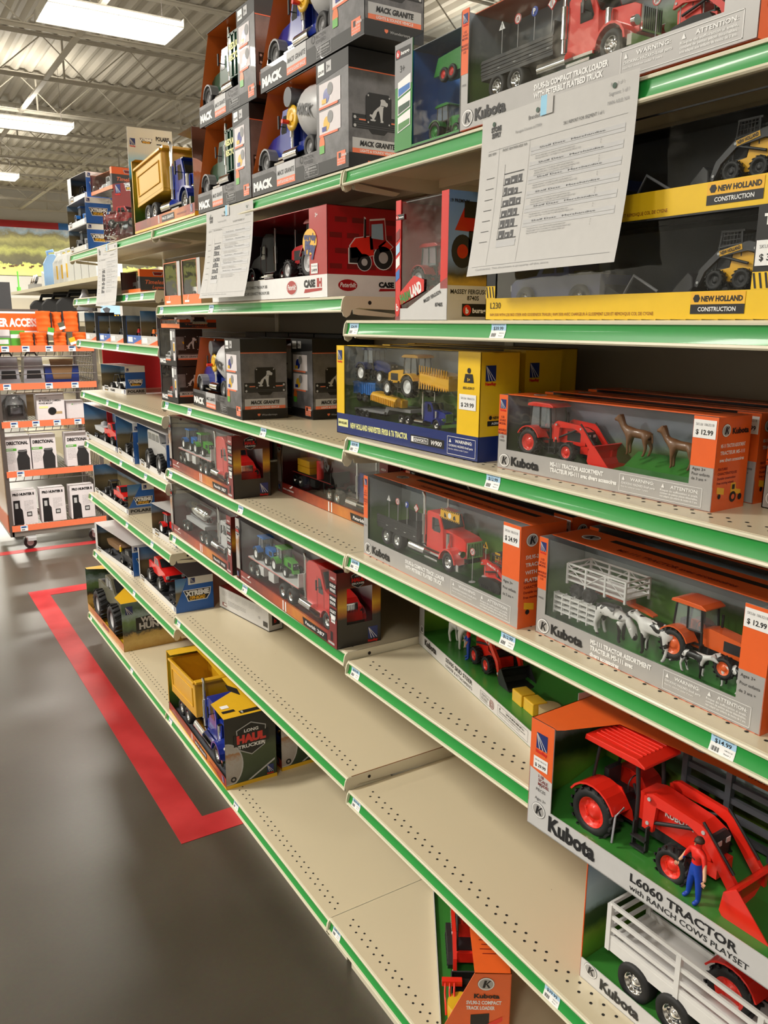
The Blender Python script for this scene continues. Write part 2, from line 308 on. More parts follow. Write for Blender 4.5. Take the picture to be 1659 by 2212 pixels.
# ------------------------------------------------------------ gondola
BAY = 1.22; Y0 = 1.4333
def deck_mat():
    m, N, L, b = _new('shelf_cream'); tc = N.new('ShaderNodeTexCoord')
    nz = N.new('ShaderNodeTexNoise'); nz.inputs['Scale'].default_value = 9; nz.inputs['Detail'].default_value = 7; nz.inputs['Roughness'].default_value = .7
    cr = N.new('ShaderNodeValToRGB'); cr.color_ramp.elements[0].position = .285; cr.color_ramp.elements[0].color = (.22, .10, .03, 1); cr.color_ramp.elements[1].position = .31; cr.color_ramp.elements[1].color = (1, 1, 1, 1)
    n2 = N.new('ShaderNodeTexNoise'); n2.inputs['Scale'].default_value = 2.5; n2.inputs['Detail'].default_value = 3
    c2 = N.new('ShaderNodeMix'); c2.data_type = 'RGBA'; c2.inputs['A'].default_value = (.70, .605, .425, 1); c2.inputs['B'].default_value = (.65, .57, .40, 1); L.new(n2.outputs['Fac'], c2.inputs['Factor'])
    mx = N.new('ShaderNodeMix'); mx.data_type = 'RGBA'; mx.blend_type = 'MULTIPLY'; mx.inputs['Factor'].default_value = .8
    L.new(tc.outputs['Object'], nz.inputs['Vector']); L.new(tc.outputs['Object'], n2.inputs['Vector']); L.new(nz.outputs['Fac'], cr.inputs[0]); L.new(c2.outputs['Result'], mx.inputs['A']); L.new(cr.outputs[0], mx.inputs['B'])
    L.new(mx.outputs['Result'], b.inputs['Base Color']); b.inputs['Roughness'].default_value = .30; b.inputs['Coat Weight'].default_value = .15; b.inputs['Coat Roughness'].default_value = .15
deck_mat(); mat('lip_cream', (.72, .67, .51), .4, coat=.1); mat('shelf_hole', (.012, .010, .008), .8); mat('back_panel', (.34, .31, .25), .6, var=.06, vs=3); mat('rust', (.20, .08, .02), .8)
DEPTH = .400
def lip_pts(x0):   # outward profile of the price channel, x then z
    return [(x0 - .0005, -.0050), (x0 - .0002, -.010), (x0 - .0008, -.015), (x0 - .0022, -.020), (x0 - .0048, -.0262)]
def shelf(bay, z, label, x0=0.0, end_l=True, end_r=True, rust=False):
    ya, yb = Y0 + BAY * (bay - 1) + .003, Y0 + BAY * bay - .003      # near end, far end (far end is at left in view)
    L = yb - ya; t = thing('gondola_shelf', label, 'shelf', (x0, ya, z), group=None)
    m = MB(); m.box(.002, 0, -.0035, DEPTH - x0, L, 0, 'shelf_cream'); m.box(.002, 0, -.028, .004, L, -.0035, 'shelf_cream')
    m.box(.03, 0, -.022, .035, L, -.0035, 'shelf_cream'); m.box(.2, .02, -.02, .22, L - .02, -.0035, 'shelf_cream')
    for k in range(int(L / .0254) - 1):
        for j, xx in enumerate((.027, .0415)):
            yy = .025 + k * .0254 + (.0127 if j else 0)
            if yy < L - .015: m.add([(xx + .0027 * math.cos(a * PI / 4), yy + .0027 * math.sin(a * PI / 4), .0003) for a in range(8)], [tuple(range(8))], 'shelf_hole')
    if rust: m.box(.01, .0, 0, .3, .0025, .0006, 'rust')
    m.build('shelf_deck', t)
    # side flanges with bracket hook
    for s, on in ((0, end_r), (L, end_l)):
        y0, y1 = (s - .0012, s + .0008) if s else (-.0008, .0012)
        m = MB(); m.prism([(.0, 0), (DEPTH - x0, 0), (DEPTH - x0, -.035), (.07, -.024), (.03, -.022), (.014, -.026), (.010, -.036), (.002, -.041), (-.005, -.038), (-.0075, -.030), (-.003, -.004)], y0, y1, 'lip_cream')
        m.prism([(.016, -.024), (.03, -.0245), (.12, -.034), (.11, -.040), (.03, -.036), (.018, -.034)], y0 - .001, y1 + .001, 'lip_cream')
        m.cyl((.055, y0 - .0005, -.012), (.055, y1 + .0005, -.012), .004, 'shelf_hole', seg=10); m.build('end_bracket', t)
    # price channel: cream beads, green insert
    m = MB(); P = lip_pts(0); k = len(P)
    m.add([(a, .003, b) for a, b in P] + [(a, L - .003, b) for a, b in P], [(i, i + 1, i + 1 + k, i + k) for i in range(k - 1)], 'green_strip', True)
    m.prism([(.004, 0), (-.0015, -.0008), (-.003, -.0025), (-.0028, -.0052), (.0006, -.0056), (.004, -.004)], 0, L, 'lip_cream')
    m.prism([(-.0040, -.0258), (-.0082, -.0262), (-.0096, -.0290), (-.0080, -.0312), (-.002, -.0312), (.004, -.0295)], 0, L, 'lip_cream')
    m.add([(a + .0014, y, b) for y in (0, L) for a, b in P], [(i, i + 1, i + 1 + k, i + k) for i in range(k - 1)], 'lip_cream', True)
    for yy in (0, L - .003): m.prism([(.001, -.001), (-.0035, -.003), (-.0065, -.008), (-.0085, -.018), (-.0095, -.029), (.001, -.030)], yy, yy + .003, 'lip_cream')
    m.build('price_channel', t)
    if z < .2: MB().box(.05, .01, -z, .06, L - .01, -.03, 'lip_cream').build('kick_plate', t)
    return t
ZA = {1: 1.762, 2: 1.485, 3: 1.256, 4: 1.011, 5: .771, 6: .460}; ZB = {1: 1.762, 2: 1.531, 3: 1.234, 4: 1.007, 5: .787, 6: .487}; ZC = {1: 1.762, 2: 1.578, 3: 1.402, 4: 1.177, 5: .952, 6: .707, 7: .433}
NA = {1: 'top shelf of nearest bay, cream with green edge, holding boxed flatbed truck set', 2: 'second shelf down in nearest bay, at eye level under yellow construction boxes', 3: 'cream shelf in nearest bay holding tractor-and-foals box and yellow harvester boxes', 4: 'cream shelf in nearest bay holding red flatbed truck box and cows playset box', 5: 'nearly empty perforated shelf in nearest bay under the skid steer box', 6: 'large empty perforated cream shelf in nearest bay beside the ranch cows playset boxes'}
NB = {1: 'top shelf of middle bay holding stacked garbage and mixer truck boxes', 2: 'second shelf of middle bay under the red and white tractor hauler box', 3: 'third shelf of middle bay holding grey bulldog-emblem truck boxes', 4: 'fourth shelf of middle bay holding two dark red truck boxes', 5: 'fifth shelf of middle bay holding red cab truck box with tractors', 6: 'empty scuffed cream shelf of middle bay with flat white box at back'}
NC = {1: 'top shelf of farthest bay, under blister-packed toys', 2: 'short second shelf of farthest bay under orange and black box', 3: 'third shelf of farthest bay packed with small motorcycle boxes', 4: 'fourth shelf of farthest bay with a single blue and white box', 5: 'fifth shelf of farthest bay holding three off-road vehicle boxes', 6: 'sixth shelf of farthest bay holding red pickup box with slanted blue end', 7: 'seventh shelf of farthest bay holding lifted red truck box'}
for d_, n_, b_ in ((ZA, NA, 0), (ZB, NB, 1), (ZC, NC, 2)):
    for k_, z_ in d_.items(): shelf(b_, z_, n_[k_], rust=(b_ == 1 and k_ == 6))
shelf(0, .151, 'lowest deck of nearest bay, cream perforated metal just above floor', x0=-.052)
shelf(1, .141, 'lowest deck of middle bay, rust-marked cream metal under yellow dump truck box', x0=-.050, rust=True)
shelf(2, .132, 'lowest deck of farthest bay under the forest printed box', x0=-.045)
for b_, nm in ((0, 'nearest'), (1, 'middle'), (2, 'farthest')):
    ya = Y0 + BAY * (b_ - 1)
    t = thing('shelving_bay', f'beige metal back panel and uprights of {nm} shelving bay', 'shelving bay', (.405, ya, 0))
    m = MB(); m.box(.002, .001, .0, .02, BAY - .031, 1.80, 'back_panel')
    for q in range(1, 5): m.box(.0008, .0, .36 * q, .002, BAY, .36 * q + .004, 'soft_black')
    m.build('panel', t)
    MB().box(-.002, BAY - .03, 0, .02, BAY - .001, 1.80, 'lip_cream').build('upright', t)
MB_r = MB(); MB_r.box(.11, 3.902, .16, .40, 3.908, 1.36, 'tag_red')
tag(MB_r.build('pegboard_panel'), 'red panel closing the far end of the farthest bay', 'panel')
tag(MB().box(.4012, 2.70, .17, .4030, 3.87, 1.40, 'case_red').build('pegboard_panel'), 'dark red back panel low in the farthest bay behind the small boxes', 'panel')
# ------------------------------------------------------------ price tags, in the channels
def price_tag(bay_z, x0, y, price, label, w=.034, name='NEW TRACTOR SET', wht=False):
    P = lip_pts(x0); hh = .0212
    def fn(x, yy, k):
        t = 1 - min(max(yy / hh, 0), 1); i = min(int(t * (len(P) - 1)), len(P) - 2); f = t * (len(P) - 1) - i
        px = P[i][0] * (1 - f) + P[i + 1][0] * f; pz = P[i][1] * (1 - f) + P[i + 1][1] * f
        return (px - .0006 - k, -x, pz)
    m = MB(); f = Face(m, (0, 0, 0), (0, -1, 0), (0, 0, 1), (-1, 0, 0), fn); f.step = .00018
    n_ = 6
    for i in range(n_):
        a, b = hh * i / n_, hh * (i + 1) / n_
        f.poly([(0, a), (w, a), (w, b), (0, b)], 'tag_blue' if (a > hh * .44 and not wht) else 'white', 0)
    f.txt(name, w * .08, hh * .87, hh * .075, 'ink', w=w * .84, k=2, bold=0)
    f.txt('$' + price, w * .16, hh * .52, hh * .26, 'ink', w=w * .66, k=2, bold=.01)
    for i in range(9): f.rect(w * (.08 + i * .035), hh * .08, w * (.08 + i * .035 + .012 * (1 + i % 3) * .7), hh * .30, 'ink', 2)
    f.txt('1863218', w * .6, hh * .28, hh * .07, 'ink', w=w * .3, k=2, bold=0); f.txt('Retail 1', w * .6, hh * .12, hh * .06, 'ink', w=w * .26, k=2, bold=0)
    o = m.build('price_tag', None, (0, y, bay_z)); tag(o, label, 'price tag', 'shelf price tags'); return o
YN, YM, YF = Y0, Y0 + BAY, Y0 + 2 * BAY
price_tag(ZA[2], 0, YN - .016, '24.99', 'price tag reading $24.99 at left end of eye-level green shelf edge')
price_tag(ZA[2], 0, .985, '39.99', 'price tag reading $39.99 below the yellow construction box', name='RAM NEW HOLLAND CONST')
price_tag(ZA[3], 0, YN - .017, '29.99', 'price tag reading $29.99 below left corner of blue and yellow harvester box')
price_tag(ZA[3], 0, .985, '12.99', 'price tag reading $12.99 below left end of tractor-and-foals box', name='KUBOTA FARM TRACTOR ASST')
price_tag(ZA[4], 0, YN - .017, '24.99', 'price tag reading $24.99 below left corner of flatbed truck box')
price_tag(ZA[4], 0, .935, '12.99', 'price tag reading $12.99 on green edge above the skid steer box', name='KUBOTA FARM ASST')
price_tag(ZA[4], 0, .547, '14.99', 'large-looking price tag reading $14.99 at right edge of photo', name='1:50 DC KUBOTA VEHICLES W/CHEV')
price_tag(ZA[5], 0, YN - .018, '29.99', 'price tag reading $29.99 at left end of the shelf with skid steer box')
price_tag(ZA[6], 0, YN - .02, '39.99', 'price tag reading $39.99 at left end of the large empty shelf')
price_tag(ZA[6], 0, .795, '39.99', 'price tag reading $39.99 below the lowest playset box, at bottom of photo')
price_tag(.151, -.052, YN - .02, '49.99', 'price tag at left end of the lowest nearest deck')
for i_, (z_, x_, y_, p_, l_) in enumerate([
  (ZB[2], 0, YM - .022, '29.99', 'price tag at left end of middle bay shelf under orange-edged truck boxes'),
  (ZB[2], 0, 2.19, '49.99', 'price tag below the paper sheet on middle bay second shelf'),
  (ZB[3], 0, YM - .022, '19.99', 'price tag below the two stacked small emblem boxes in middle bay'),
  (ZB[3], 0, 2.41, '24.99', 'price tag below left corner of the blue mixer truck box, middle bay'),
  (ZB[3], 0, 1.865, '29.99', 'price tag reading $29.99 on middle bay edge below second bulldog box'),
  (ZB[4], 0, YM - .022, '24.99', 'price tag below left end of red cab hauler box, middle bay fourth shelf'),
  (ZB[4], 0, 2.03, '24.99', 'price tag right of the red cab hauler box, middle bay fourth shelf'),
  (ZB[5], 0, YM - .022, '24.99', 'price tag at left end of shelf with chrome tanker box'),
  (ZB[5], 0, 2.02, '24.99', 'price tag below left end of red cab box with blue and green tractors'),
  (ZB[6], 0, YM - .022, '19.99', 'price tag at left end of the empty scuffed middle shelf'),
  (.141, -.05, YM - .03, '39.99', 'price tag on lowest middle deck at left of yellow dump truck box'),
  (.141, -.05, 2.02, '39.99', 'price tag on lowest middle deck at right of yellow dump truck box'),
  (.132, -.045, YF - .03, '34.99', 'price tag at far end of lowest deck below forest printed box'),
  (.132, -.045, 3.14, '34.99', 'price tag on lowest far deck at right of forest printed box'),
  (ZC[2], 0, YF - .03, '9.99', 'leftmost price tag on farthest bay second shelf'), (ZC[2], 0, 3.62, '9.99', 'price tag left of the hanging paper, farthest bay second shelf'), (ZC[2], 0, 3.03, '14.99', 'price tag below left side of orange and black box'), (ZC[2], 0, 2.84, '14.99', 'price tag below right side of orange and black box'),
  (ZC[3], 0, YF - .03, '4.99', 'leftmost price tag on shelf of small motorcycle boxes'), (ZC[3], 0, 3.43, '4.99', 'middle price tag on shelf of small motorcycle boxes'), (ZC[3], 0, 3.2, '7.99', 'rightmost price tag on shelf of small motorcycle boxes'),
  (ZC[4], 0, YF - .03, '12.99', 'leftmost price tag on shelf with single blue and white box'), (ZC[4], 0, 3.42, '12.99', 'middle price tag on shelf with single blue and white box'), (ZC[4], 0, 3.23, '12.99', 'right price tag on shelf with single blue and white box'),
  (ZC[5], 0, YF - .03, '14.99', 'leftmost price tag on shelf with three off-road boxes'), (ZC[5], 0, 3.27, '14.99', 'price tag below the red pickup and boat box'), (ZC[5], 0, 2.93, '14.99', 'price tag below the silver off-road vehicle box'),
  (ZC[6], 0, YF - .03, '14.99', 'leftmost price tag on shelf with slanted blue end box'), (ZC[6], 0, 3.24, '14.99', 'middle price tag on shelf with slanted blue end box'), (ZC[6], 0, 2.90, '14.99', 'right price tag on shelf with slanted blue end box'),
  (ZC[7], 0, YF - .03, '19.99', 'leftmost price tag on shelf with boat trailer box'), (ZC[7], 0, 3.2, '19.99', 'price tag below left end of lifted red truck box')]):
    price_tag(z_, x_, y_, p_, l_)
# ------------------------------------------------------------ toys (built along +x, ground at z=0; millimetre numbers times s)
WH = {}
def wheel_mesh(r, w, rim, lug, tire='tire', rr=.6):
    k = (round(r, 4), round(w, 4), rim, lug, rr)
    if k in WH: return WH[k]
    m = MB(); h = w / 2; q = r * rr; r2 = r * (.94 if lug else 1)
    m.lathe([(q, -h * .75), (q * 1.05, -h * .95), (r2 * .9, -h), (r2, -h * .7), (r2, h * .7), (r2 * .9, h), (q * 1.05, h * .95), (q, h * .75)], tire, ax='y', seg=28)
    for sg in (-1, 1):
        m.lathe([(q, sg * h * .8), (q * .9, sg * h * .74), (q * .82, sg * h * .45), (q * .5, sg * h * .38), (q * .42, sg * h * .62), (q * .18, sg * h * .66), (0.0001, sg * h * .66)], rim, ax='y', seg=24)
        if rim == 'chrome' or r > .012:
            for i in range(8):
                a = i * PI / 4; m.cyl((q * .66 * math.cos(a), sg * h * .40, q * .66 * math.sin(a)), (q * .66 * math.cos(a), sg * h * .48, q * .66 * math.sin(a)), q * .10, 'soft_black' if rim == 'chrome' else rim, seg=6)
    if lug:
        n = lug
        for i in range(n):
            for sg in (-1, 1):
                a = 2 * PI * (i + (.25 if sg > 0 else -.25)) / n; m.T = Matrix.Rotation(-a, 4, 'Y')
                t = r * .16 * 14 / n
                m.add([(r2 * .97, 0, -t * .2), (r2 * .97, 0, t), (r2 * .97, sg * h, -t * 1.6), (r2 * .97, sg * h, -t * .5), (r, 0, 0), (r, 0, t * .8), (r, sg * h * .97, -t * 1.4), (r, sg * h * .97, -t * .7)],
                      [(4, 5, 7, 6), (0, 4, 6, 2), (1, 3, 7, 5), (2, 6, 7, 3), (0, 1, 5, 4)], tire)
        m.T = Matrix.Identity(4)
    me = m.build('wheel'); d = me.data; bpy.data.objects.remove(me); WH[k] = d; return d
def wheels(par, L, r, w, rim, lug=0, rr=.6):
    for p in L:
        o = bpy.data.objects.new('wheel', wheel_mesh(r, w, rim, lug, rr=rr)); COL.objects.link(o); o.parent = par; o.location = p
def part(m, name, parent, T=None, bev=0):
    o = m.build(name, parent, bev=bev)
    if T is not None: o.matrix_local = T
    return o
def sx(P, s): return [tuple(v * s * .001 for v in p) for p in P]
def bucket(m, x, s, y, col, z=0, sc=1.0, dark=None):
    q = s * .001; P = [(x, 2), (x + 34 * sc, 2), (x + 36 * sc, 0), (x - 2, -1), (x - 9 * sc, 8 * sc), (x - 7 * sc, 24 * sc), (x + 2 * sc, 32 * sc), (x + 4 * sc, 31 * sc), (x - 4 * sc, 22 * sc), (x - 5 * sc, 10 * sc)]
    m.prism([(a * q, (b + z) * q) for a, b in P], -y * q, y * q, col)
    for sg in (-1, 1): m.prism([(a * q, (b + z) * q) for a, b in [(x - 8 * sc, 8 * sc), (x, 0), (x + 34 * sc, 1), (x + 3 * sc, 32 * sc), (x - 6 * sc, 24 * sc)]], sg * y * q - .0006, sg * y * q + .0006, col)
def tractor(par, T, s=1, col='kub_orange', rim='kub_orange', cab='cab', loader=True, small=False, name='toy_tractor', text=None):
    q = s * .001; m = MB(); p = m.prism; S = lambda P: [(a * q, b * q) for a, b in P]
    # hood, chassis, engine
    p(S([(30, 27), (30, 50), (40, 53), (84, 49), (96, 44), (98, 26), (88, 24), (60, 26)]), -11 * q, 11 * q, col)
    p(S([(92, 27), (99, 27), (100, 42), (96, 45), (92, 45)]), -9.5 * q, 9.5 * q, 'soft_black')
    m.box(97 * q, -8 * q, 38 * q, 100.6 * q, -3 * q, 42 * q, 'silver_light'); m.box(97 * q, 3 * q, 38 * q, 100.6 * q, 8 * q, 42 * q, 'silver_light')
    m.box(-12 * q, -8 * q, 15 * q, 96 * q, 8 * q, 27 * q, 'soft_black'); m.box(62 * q, -11.2 * q, 30 * q, 88 * q, 11.2 * q, 44 * q, col if small else 'soft_black') if not small and cab == 'cab' else None
    m.box(88 * q, -10 * q, 13 * q, 103 * q, 10 * q, 25 * q, col); m.box(70 * q, -22 * q, 11 * q, 82 * q, 22 * q, 17 * q, 'soft_black'); m.box(-6 * q, -24 * q, 18 * q, 6 * q, 24 * q, 26 * q, 'soft_black')
    # fenders
    for sg in (-1, 1):
        pts = [(26 * math.cos(a), 22 + 26 * math.sin(a)) for a in [PI * (.12 + .09 * i) for i in range(9)]]
        inn = [(24.3 * math.cos(a), 22 + 24.3 * math.sin(a)) for a in [PI * (.12 + .09 * i) for i in range(8, -1, -1)]]
        p(S(pts + inn), sg * 13 * q, sg * 34 * q, col); p(S([(-22, 24), (-10, 46), (14, 46), (26, 30), (28, 22), (10, 22)]), sg * 12.5 * q, sg * 13.5 * q, col)
        # steps
        m.box(34 * q, sg * 19 * q, 8 * q, 48 * q, sg * 24 * q, 9.5 * q, 'soft_black'); m.box(34 * q, sg * 19 * q, 17 * q, 48 * q, sg * 24 * q, 18.5 * q, 'soft_black')
        m.box(34 * q, sg * 18 * q, 8 * q, 35.5 * q, sg * 22 * q, 30 * q, 'soft_black'); m.box(46.5 * q, sg * 18 * q, 8 * q, 48 * q, sg * 22 * q, 30 * q, 'soft_black')
    m.box(-6 * q, -8 * q, 27 * q, 12 * q, 8 * q, 36 * q, 'soft_black'); m.box(-9 * q, -8 * q, 34 * q, -4 * q, 8 * q, 52 * q, 'soft_black'); m.cyl((22 * q, 0, 32 * q), (16 * q, 0, 46 * q), 1.2 * q, 'soft_black'); m.lathe([(7.5 * q, 0), (8 * q, 1 * q), (7 * q, 1 * q)], 'soft_black', (15.5 * q, 0, 46 * q), 'x')
    o = part(m, name, par, T)
    if text:
        f = Face(MB(), (56 * q, -11.3 * q, 42 * q), (1, 0, 0), (0, 0, 1), (0, -1, 0)); f.txt(text, 0, 0, 5 * q, 'white', w=26 * q, k=2, bold=.03); part(f.m, 'hood_lettering', o)
    m = MB()
    if cab == 'cab':
        for sg in (-1, 1):
            y = sg * 17 * q
            for a, b in (((-12, 44), (-9, 77)), ((34, 28), (30, 77)), ((10, 44), (9, 77)), ((-12, 44), (34, 46))): m.cyl((a[0] * q, y, a[1] * q), (b[0] * q, y, b[1] * q), 1.6 * q, 'soft_black', seg=6)
            m.box(-11 * q, y - .4 * q, 45 * q, 32 * q, y + .4 * q, 77 * q, 'cab_glass')
        m.box(29 * q, -17 * q, 48 * q, 30 * q, 17 * q, 77 * q, 'cab_glass'); m.box(-12 * q, -17 * q, 27 * q, 33 * q, 17 * q, 29 * q, 'soft_black')
        part(m, 'cab_frame', o); m = MB(); m.prism(S([(-17, 77), (-16, 81), (-6, 83.5), (30, 83), (38, 79), (38, 77)]), -20 * q, 20 * q, col); part(m, 'roof', o, bev=.8 * q)
        m = MB(); m.cyl((44 * q, 8 * q, 50 * q), (44 * q, 8 * q, 70 * q), 1.8 * q, 'soft_black', seg=8); part(m, 'exhaust', o)
    else:
        for sg in (-1, 1):
            y = sg * 16 * q
            m = MB(); m.tube([(-14 * q, y, 40 * q), (-11 * q, y, 60 * q), (-8 * q, y, 79 * q)], 1.5 * q, 'soft_black', 6); part(m, 'roll_bar_post', o); m = MB(); m.tube([(33 * q, y, 16 * q), (33 * q, y, 50 * q), (30 * q, y, 79 * q)], 1.8 * q, 'soft_black', 6); part(m, 'roll_bar_post', o)
        m = MB(); m.prism(S([(-20, 78), (-19, 83), (34, 84), (42, 80), (42, 78)]), -23 * q, 23 * q, col)
        for i in range(7): m.box(-14 * q, (-16 + i * 5) * q, 83.5 * q, 34 * q, (-14 + i * 5) * q, 84.8 * q, col)
        part(m, 'canopy', o, bev=.8 * q)
    if loader:
        m = MB()
        for sg in (-1, 1):
            y0, y1 = sg * 14.5 * q, sg * 18 * q
            m.prism(S([(40, 26), (40, 54), (47, 56), (52, 52), (50, 26)]), y0, y1, col)
            m.prism(S([(42, 56), (48, 59), (92, 56), (98, 52), (127, 20), (127, 11), (121, 12), (92, 46), (80, 50), (46, 49)]), y0, y1, col)
            m.cyl((50 * q, sg * 16 * q, 34 * q), (84 * q, sg * 16 * q, 48 * q), 1.6 * q, 'soft_black', seg=6); m.cyl((92 * q, sg * 16 * q, 58 * q), (120 * q, sg * 16 * q, 30 * q), 1.2 * q, 'soft_black', seg=6)
            for a, b in ((45, 53), (94, 51), (45, 32), (122, 16)): m.cyl((a * q, sg * 18 * q, b * q), (a * q, sg * 18.8 * q, b * q), 1.6 * q, 'light_grey', seg=8)
        part(m, 'loader_arm', o); m = MB(); bucket(m, 129, s, 31, col); part(m, 'bucket', o)
    lug = 16 if s > .8 else 0
    wheels(o, sx([(0, -26, 22), (0, 26, 22)], s), 22 * q, 16 * q, rim, lug); wheels(o, sx([(76, -24, 15), (76, 24, 15)], s), 15 * q, 11 * q, rim, lug and 14)
    return o
mat('cab_glass', (.5, .55, .58), .05, alpha=.25)
def truck(par, T, s=1, col='red', kind='flatbed', nose='long', rim='chrome', bed='soft_black', name='toy_truck', fender=None):
    q = s * .001; m = MB(); S = lambda P: [(a * q, b * q) for a, b in P]; fe = fender or col
    m.box(2 * q, -8 * q, 15 * q, 226 * q, 8 * q, 22 * q, 'soft_black')
    if nose == 'long':
        m.prism(S([(172, 22), (172, 57), (220, 52), (228, 48), (228, 24), (216, 22)]), -15 * q, 15 * q, col)
        m.prism(S([(132, 20), (132, 76), (136, 79), (166, 79), (176, 58), (178, 20)]), -20 * q, 20 * q, col)
        m.prism(S([(150, 50), (149, 71), (163, 71), (170, 54), (168, 50)]), -20.4 * q, 20.4 * q, 'glass'); m.prism(S([(167.5, 74), (176, 57), (177, 57.5), (168.6, 75)]), -18 * q, 18 * q, 'glass')
        m.box(166 * q, -21 * q, 77 * q, 176 * q, 21 * q, 79 * q, 'chrome')
    elif nose == 'granite':
        m.prism(S([(170, 22), (170, 54), (205, 50), (222, 42), (228, 30), (226, 22)]), -18 * q, 18 * q, col)
        m.prism(S([(135, 20), (135, 78), (140, 82), (162, 82), (172, 56), (176, 20)]), -21 * q, 21 * q, col)
        m.prism(S([(150, 50), (149, 74), (160, 74), (168, 54), (166, 50)]), -21.4 * q, 21.4 * q, 'glass'); m.prism(S([(163.5, 78), (172, 57), (173, 57.5), (164.6, 79)]), -19 * q, 19 * q, 'glass')
    else:   # rounded sleeper
        m.prism(S([(112, 18), (112, 90), (120, 97), (150, 99), (166, 92), (182, 60), (214, 52), (230, 40), (233, 18)]), -22 * q, 22 * q, col)
        m.prism(S([(158, 50), (157, 76), (166, 76), (176, 56), (175, 50)]), -22.4 * q, 22.4 * q, 'glass'); m.prism(S([(169, 88), (181, 62), (182, 62.5), (170, 89)]), -19 * q, 19 * q, 'glass')
        m.box(152 * q, -22.5 * q, 22 * q, 153 * q, 22.5 * q, 78 * q, 'dark_red'); m.box(178 * q, -22.5 * q, 22 * q, 179 * q, 22.5 * q, 56 * q, 'dark_red')
    o = part(m, name, par, T, bev=1.2 * q)
    fx = 205
    for sg in (-1, 1):
        m = MB(); a_ = [PI * (.02 + .12 * i) for i in range(9)]
        m.prism(S([(fx + 21 * math.cos(a), 15 + 21 * math.sin(a)) for a in a_] + [(fx + 18.5 * math.cos(a), 15 + 18.5 * math.sin(a)) for a in reversed(a_)]), sg * 15 * q, sg * 33 * q, fe); part(m, 'fender', o)
    m = MB(); m.box(228 * q, -14 * q, 24 * q, 230.5 * q, 14 * q, 48 * q, 'chrome')
    for i in range(9): m.box(230.4 * q, (-12 + i * 3) * q, 26 * q, 231 * q, (-11 + i * 3) * q, 46 * q, 'soft_black')
    m.box(228 * q, -32 * q, 8 * q, 234 * q, 32 * q, 18 * q, 'chrome')
    for sg in (-1, 1): m.cyl((226 * q, sg * 22 * q, 32 * q), (231 * q, sg * 22 * q, 32 * q), 5 * q, 'chrome', seg=12)
    part(m, 'grille', o)
    for sg in (-1, 1):
        st = 128 if nose != 'sleeper' else 108
        m = MB(); m.tube([(st * q, sg * 22 * q, 26 * q), (st * q, sg * 22 * q, 100 * q), ((st - 3) * q, sg * 22 * q, 106 * q)], 2.6 * q, 'chrome', 8); m.cyl((st * q, sg * 22 * q, 40 * q), (st * q, sg * 22 * q, 72 * q), 4 * q, 'chrome', seg=10); part(m, 'exhaust_stack', o)
        m = MB(); m.cyl((98 * q, sg * 24 * q, 16 * q), (142 * q, sg * 24 * q, 16 * q), 9 * q, 'chrome', seg=14); m.box(142 * q, sg * 18 * q, 8 * q, 176 * q, sg * 30 * q, 11 * q, 'chrome'); m.box(142 * q, sg * 18 * q, 15 * q, 176 * q, sg * 26 * q, 18 * q, 'chrome'); part(m, 'fuel_tank', o)
        m = MB(); m.box(160 * q, sg * 27 * q, 56 * q, 163 * q, sg * 29 * q, 74 * q, 'soft_black'); m.cyl((161 * q, sg * 21 * q, 60 * q), (161 * q, sg * 27 * q, 60 * q), .8 * q, 'soft_black', seg=5); part(m, 'mirror', o)
        if nose == 'long': m = MB(); m.cyl((190 * q, sg * 19 * q, 30 * q), (190 * q, sg * 19 * q, 54 * q), 4 * q, 'chrome', seg=10); part(m, 'air_cleaner', o)
    m = MB()
    if kind == 'flatbed':
        m.box(-2 * q, -31 * q, 26 * q, 122 * q, 31 * q, 30 * q, bed)
        for sg in (-1, 1):
            m.box(-2 * q, sg * 31 * q - .5 * q, 30 * q, 122 * q, sg * 31 * q + .5 * q, 48 * q, bed)
            for i in range(4): m.box(-2 * q, sg * 31.8 * q - .5 * q, (32 + 4 * i) * q, 122 * q, sg * 31.8 * q + .5 * q, (34 + 4 * i) * q, bed)
        m.box(119 * q, -31 * q, 30 * q, 122 * q, 31 * q, 60 * q, bed); part(m, 'flatbed', o)
    elif kind == 'mixer':
        m.T = TR((54 * q, 0, 62 * q)) @ RY(-.20)
        m.lathe([(10 * q, -62 * q), (20 * q, -58 * q), (36 * q, -20 * q), (38 * q, 4 * q), (36 * q, 30 * q), (22 * q, 56 * q), (.1 * q, 58 * q)], 'light_grey', ax='x', seg=24)
        f = Face(m, (26 * q, 37.0 * q, -7 * q), (-1, 0, 0), (0, 0, 1), (0, 1, 0)); f.txt('MACK', 0, 0, 13 * q, 'ink', w=44 * q, k=8, bold=.06)
        m.T = Matrix.Identity(4); part(m, 'mixer_drum', o)
        m = MB(); m.box(104 * q, -10 * q, 36 * q, 126 * q, 10 * q, 84 * q, col); m.cyl((118 * q, -26 * q, 90 * q), (118 * q, 34 * q, 90 * q), 13 * q, 'slate', seg=18); part(m, 'water_tank', o)
        m = MB(); m.prism(S([(4, 22), (4, 36), (60, 34), (124, 34), (124, 22)]), -14 * q, 14 * q, col); m.lathe([(3 * q, 0), (17 * q, .5 * q), (17 * q, 3 * q), (10 * q, 4 * q), (8 * q, 2 * q), (3 * q, 4 * q)], 'gold', (112 * q, 28 * q, 62 * q), 'y'); m.cyl((112 * q, 14 * q, 62 * q), (112 * q, 32 * q, 62 * q), 5 * q, 'gold', seg=12)
        m.cyl((121 * q, 32 * q, 58 * q), (121 * q, 42 * q, 58 * q), 3 * q, 'red', seg=10); part(m, 'drum_knob', o)
    elif kind == 'garbage':
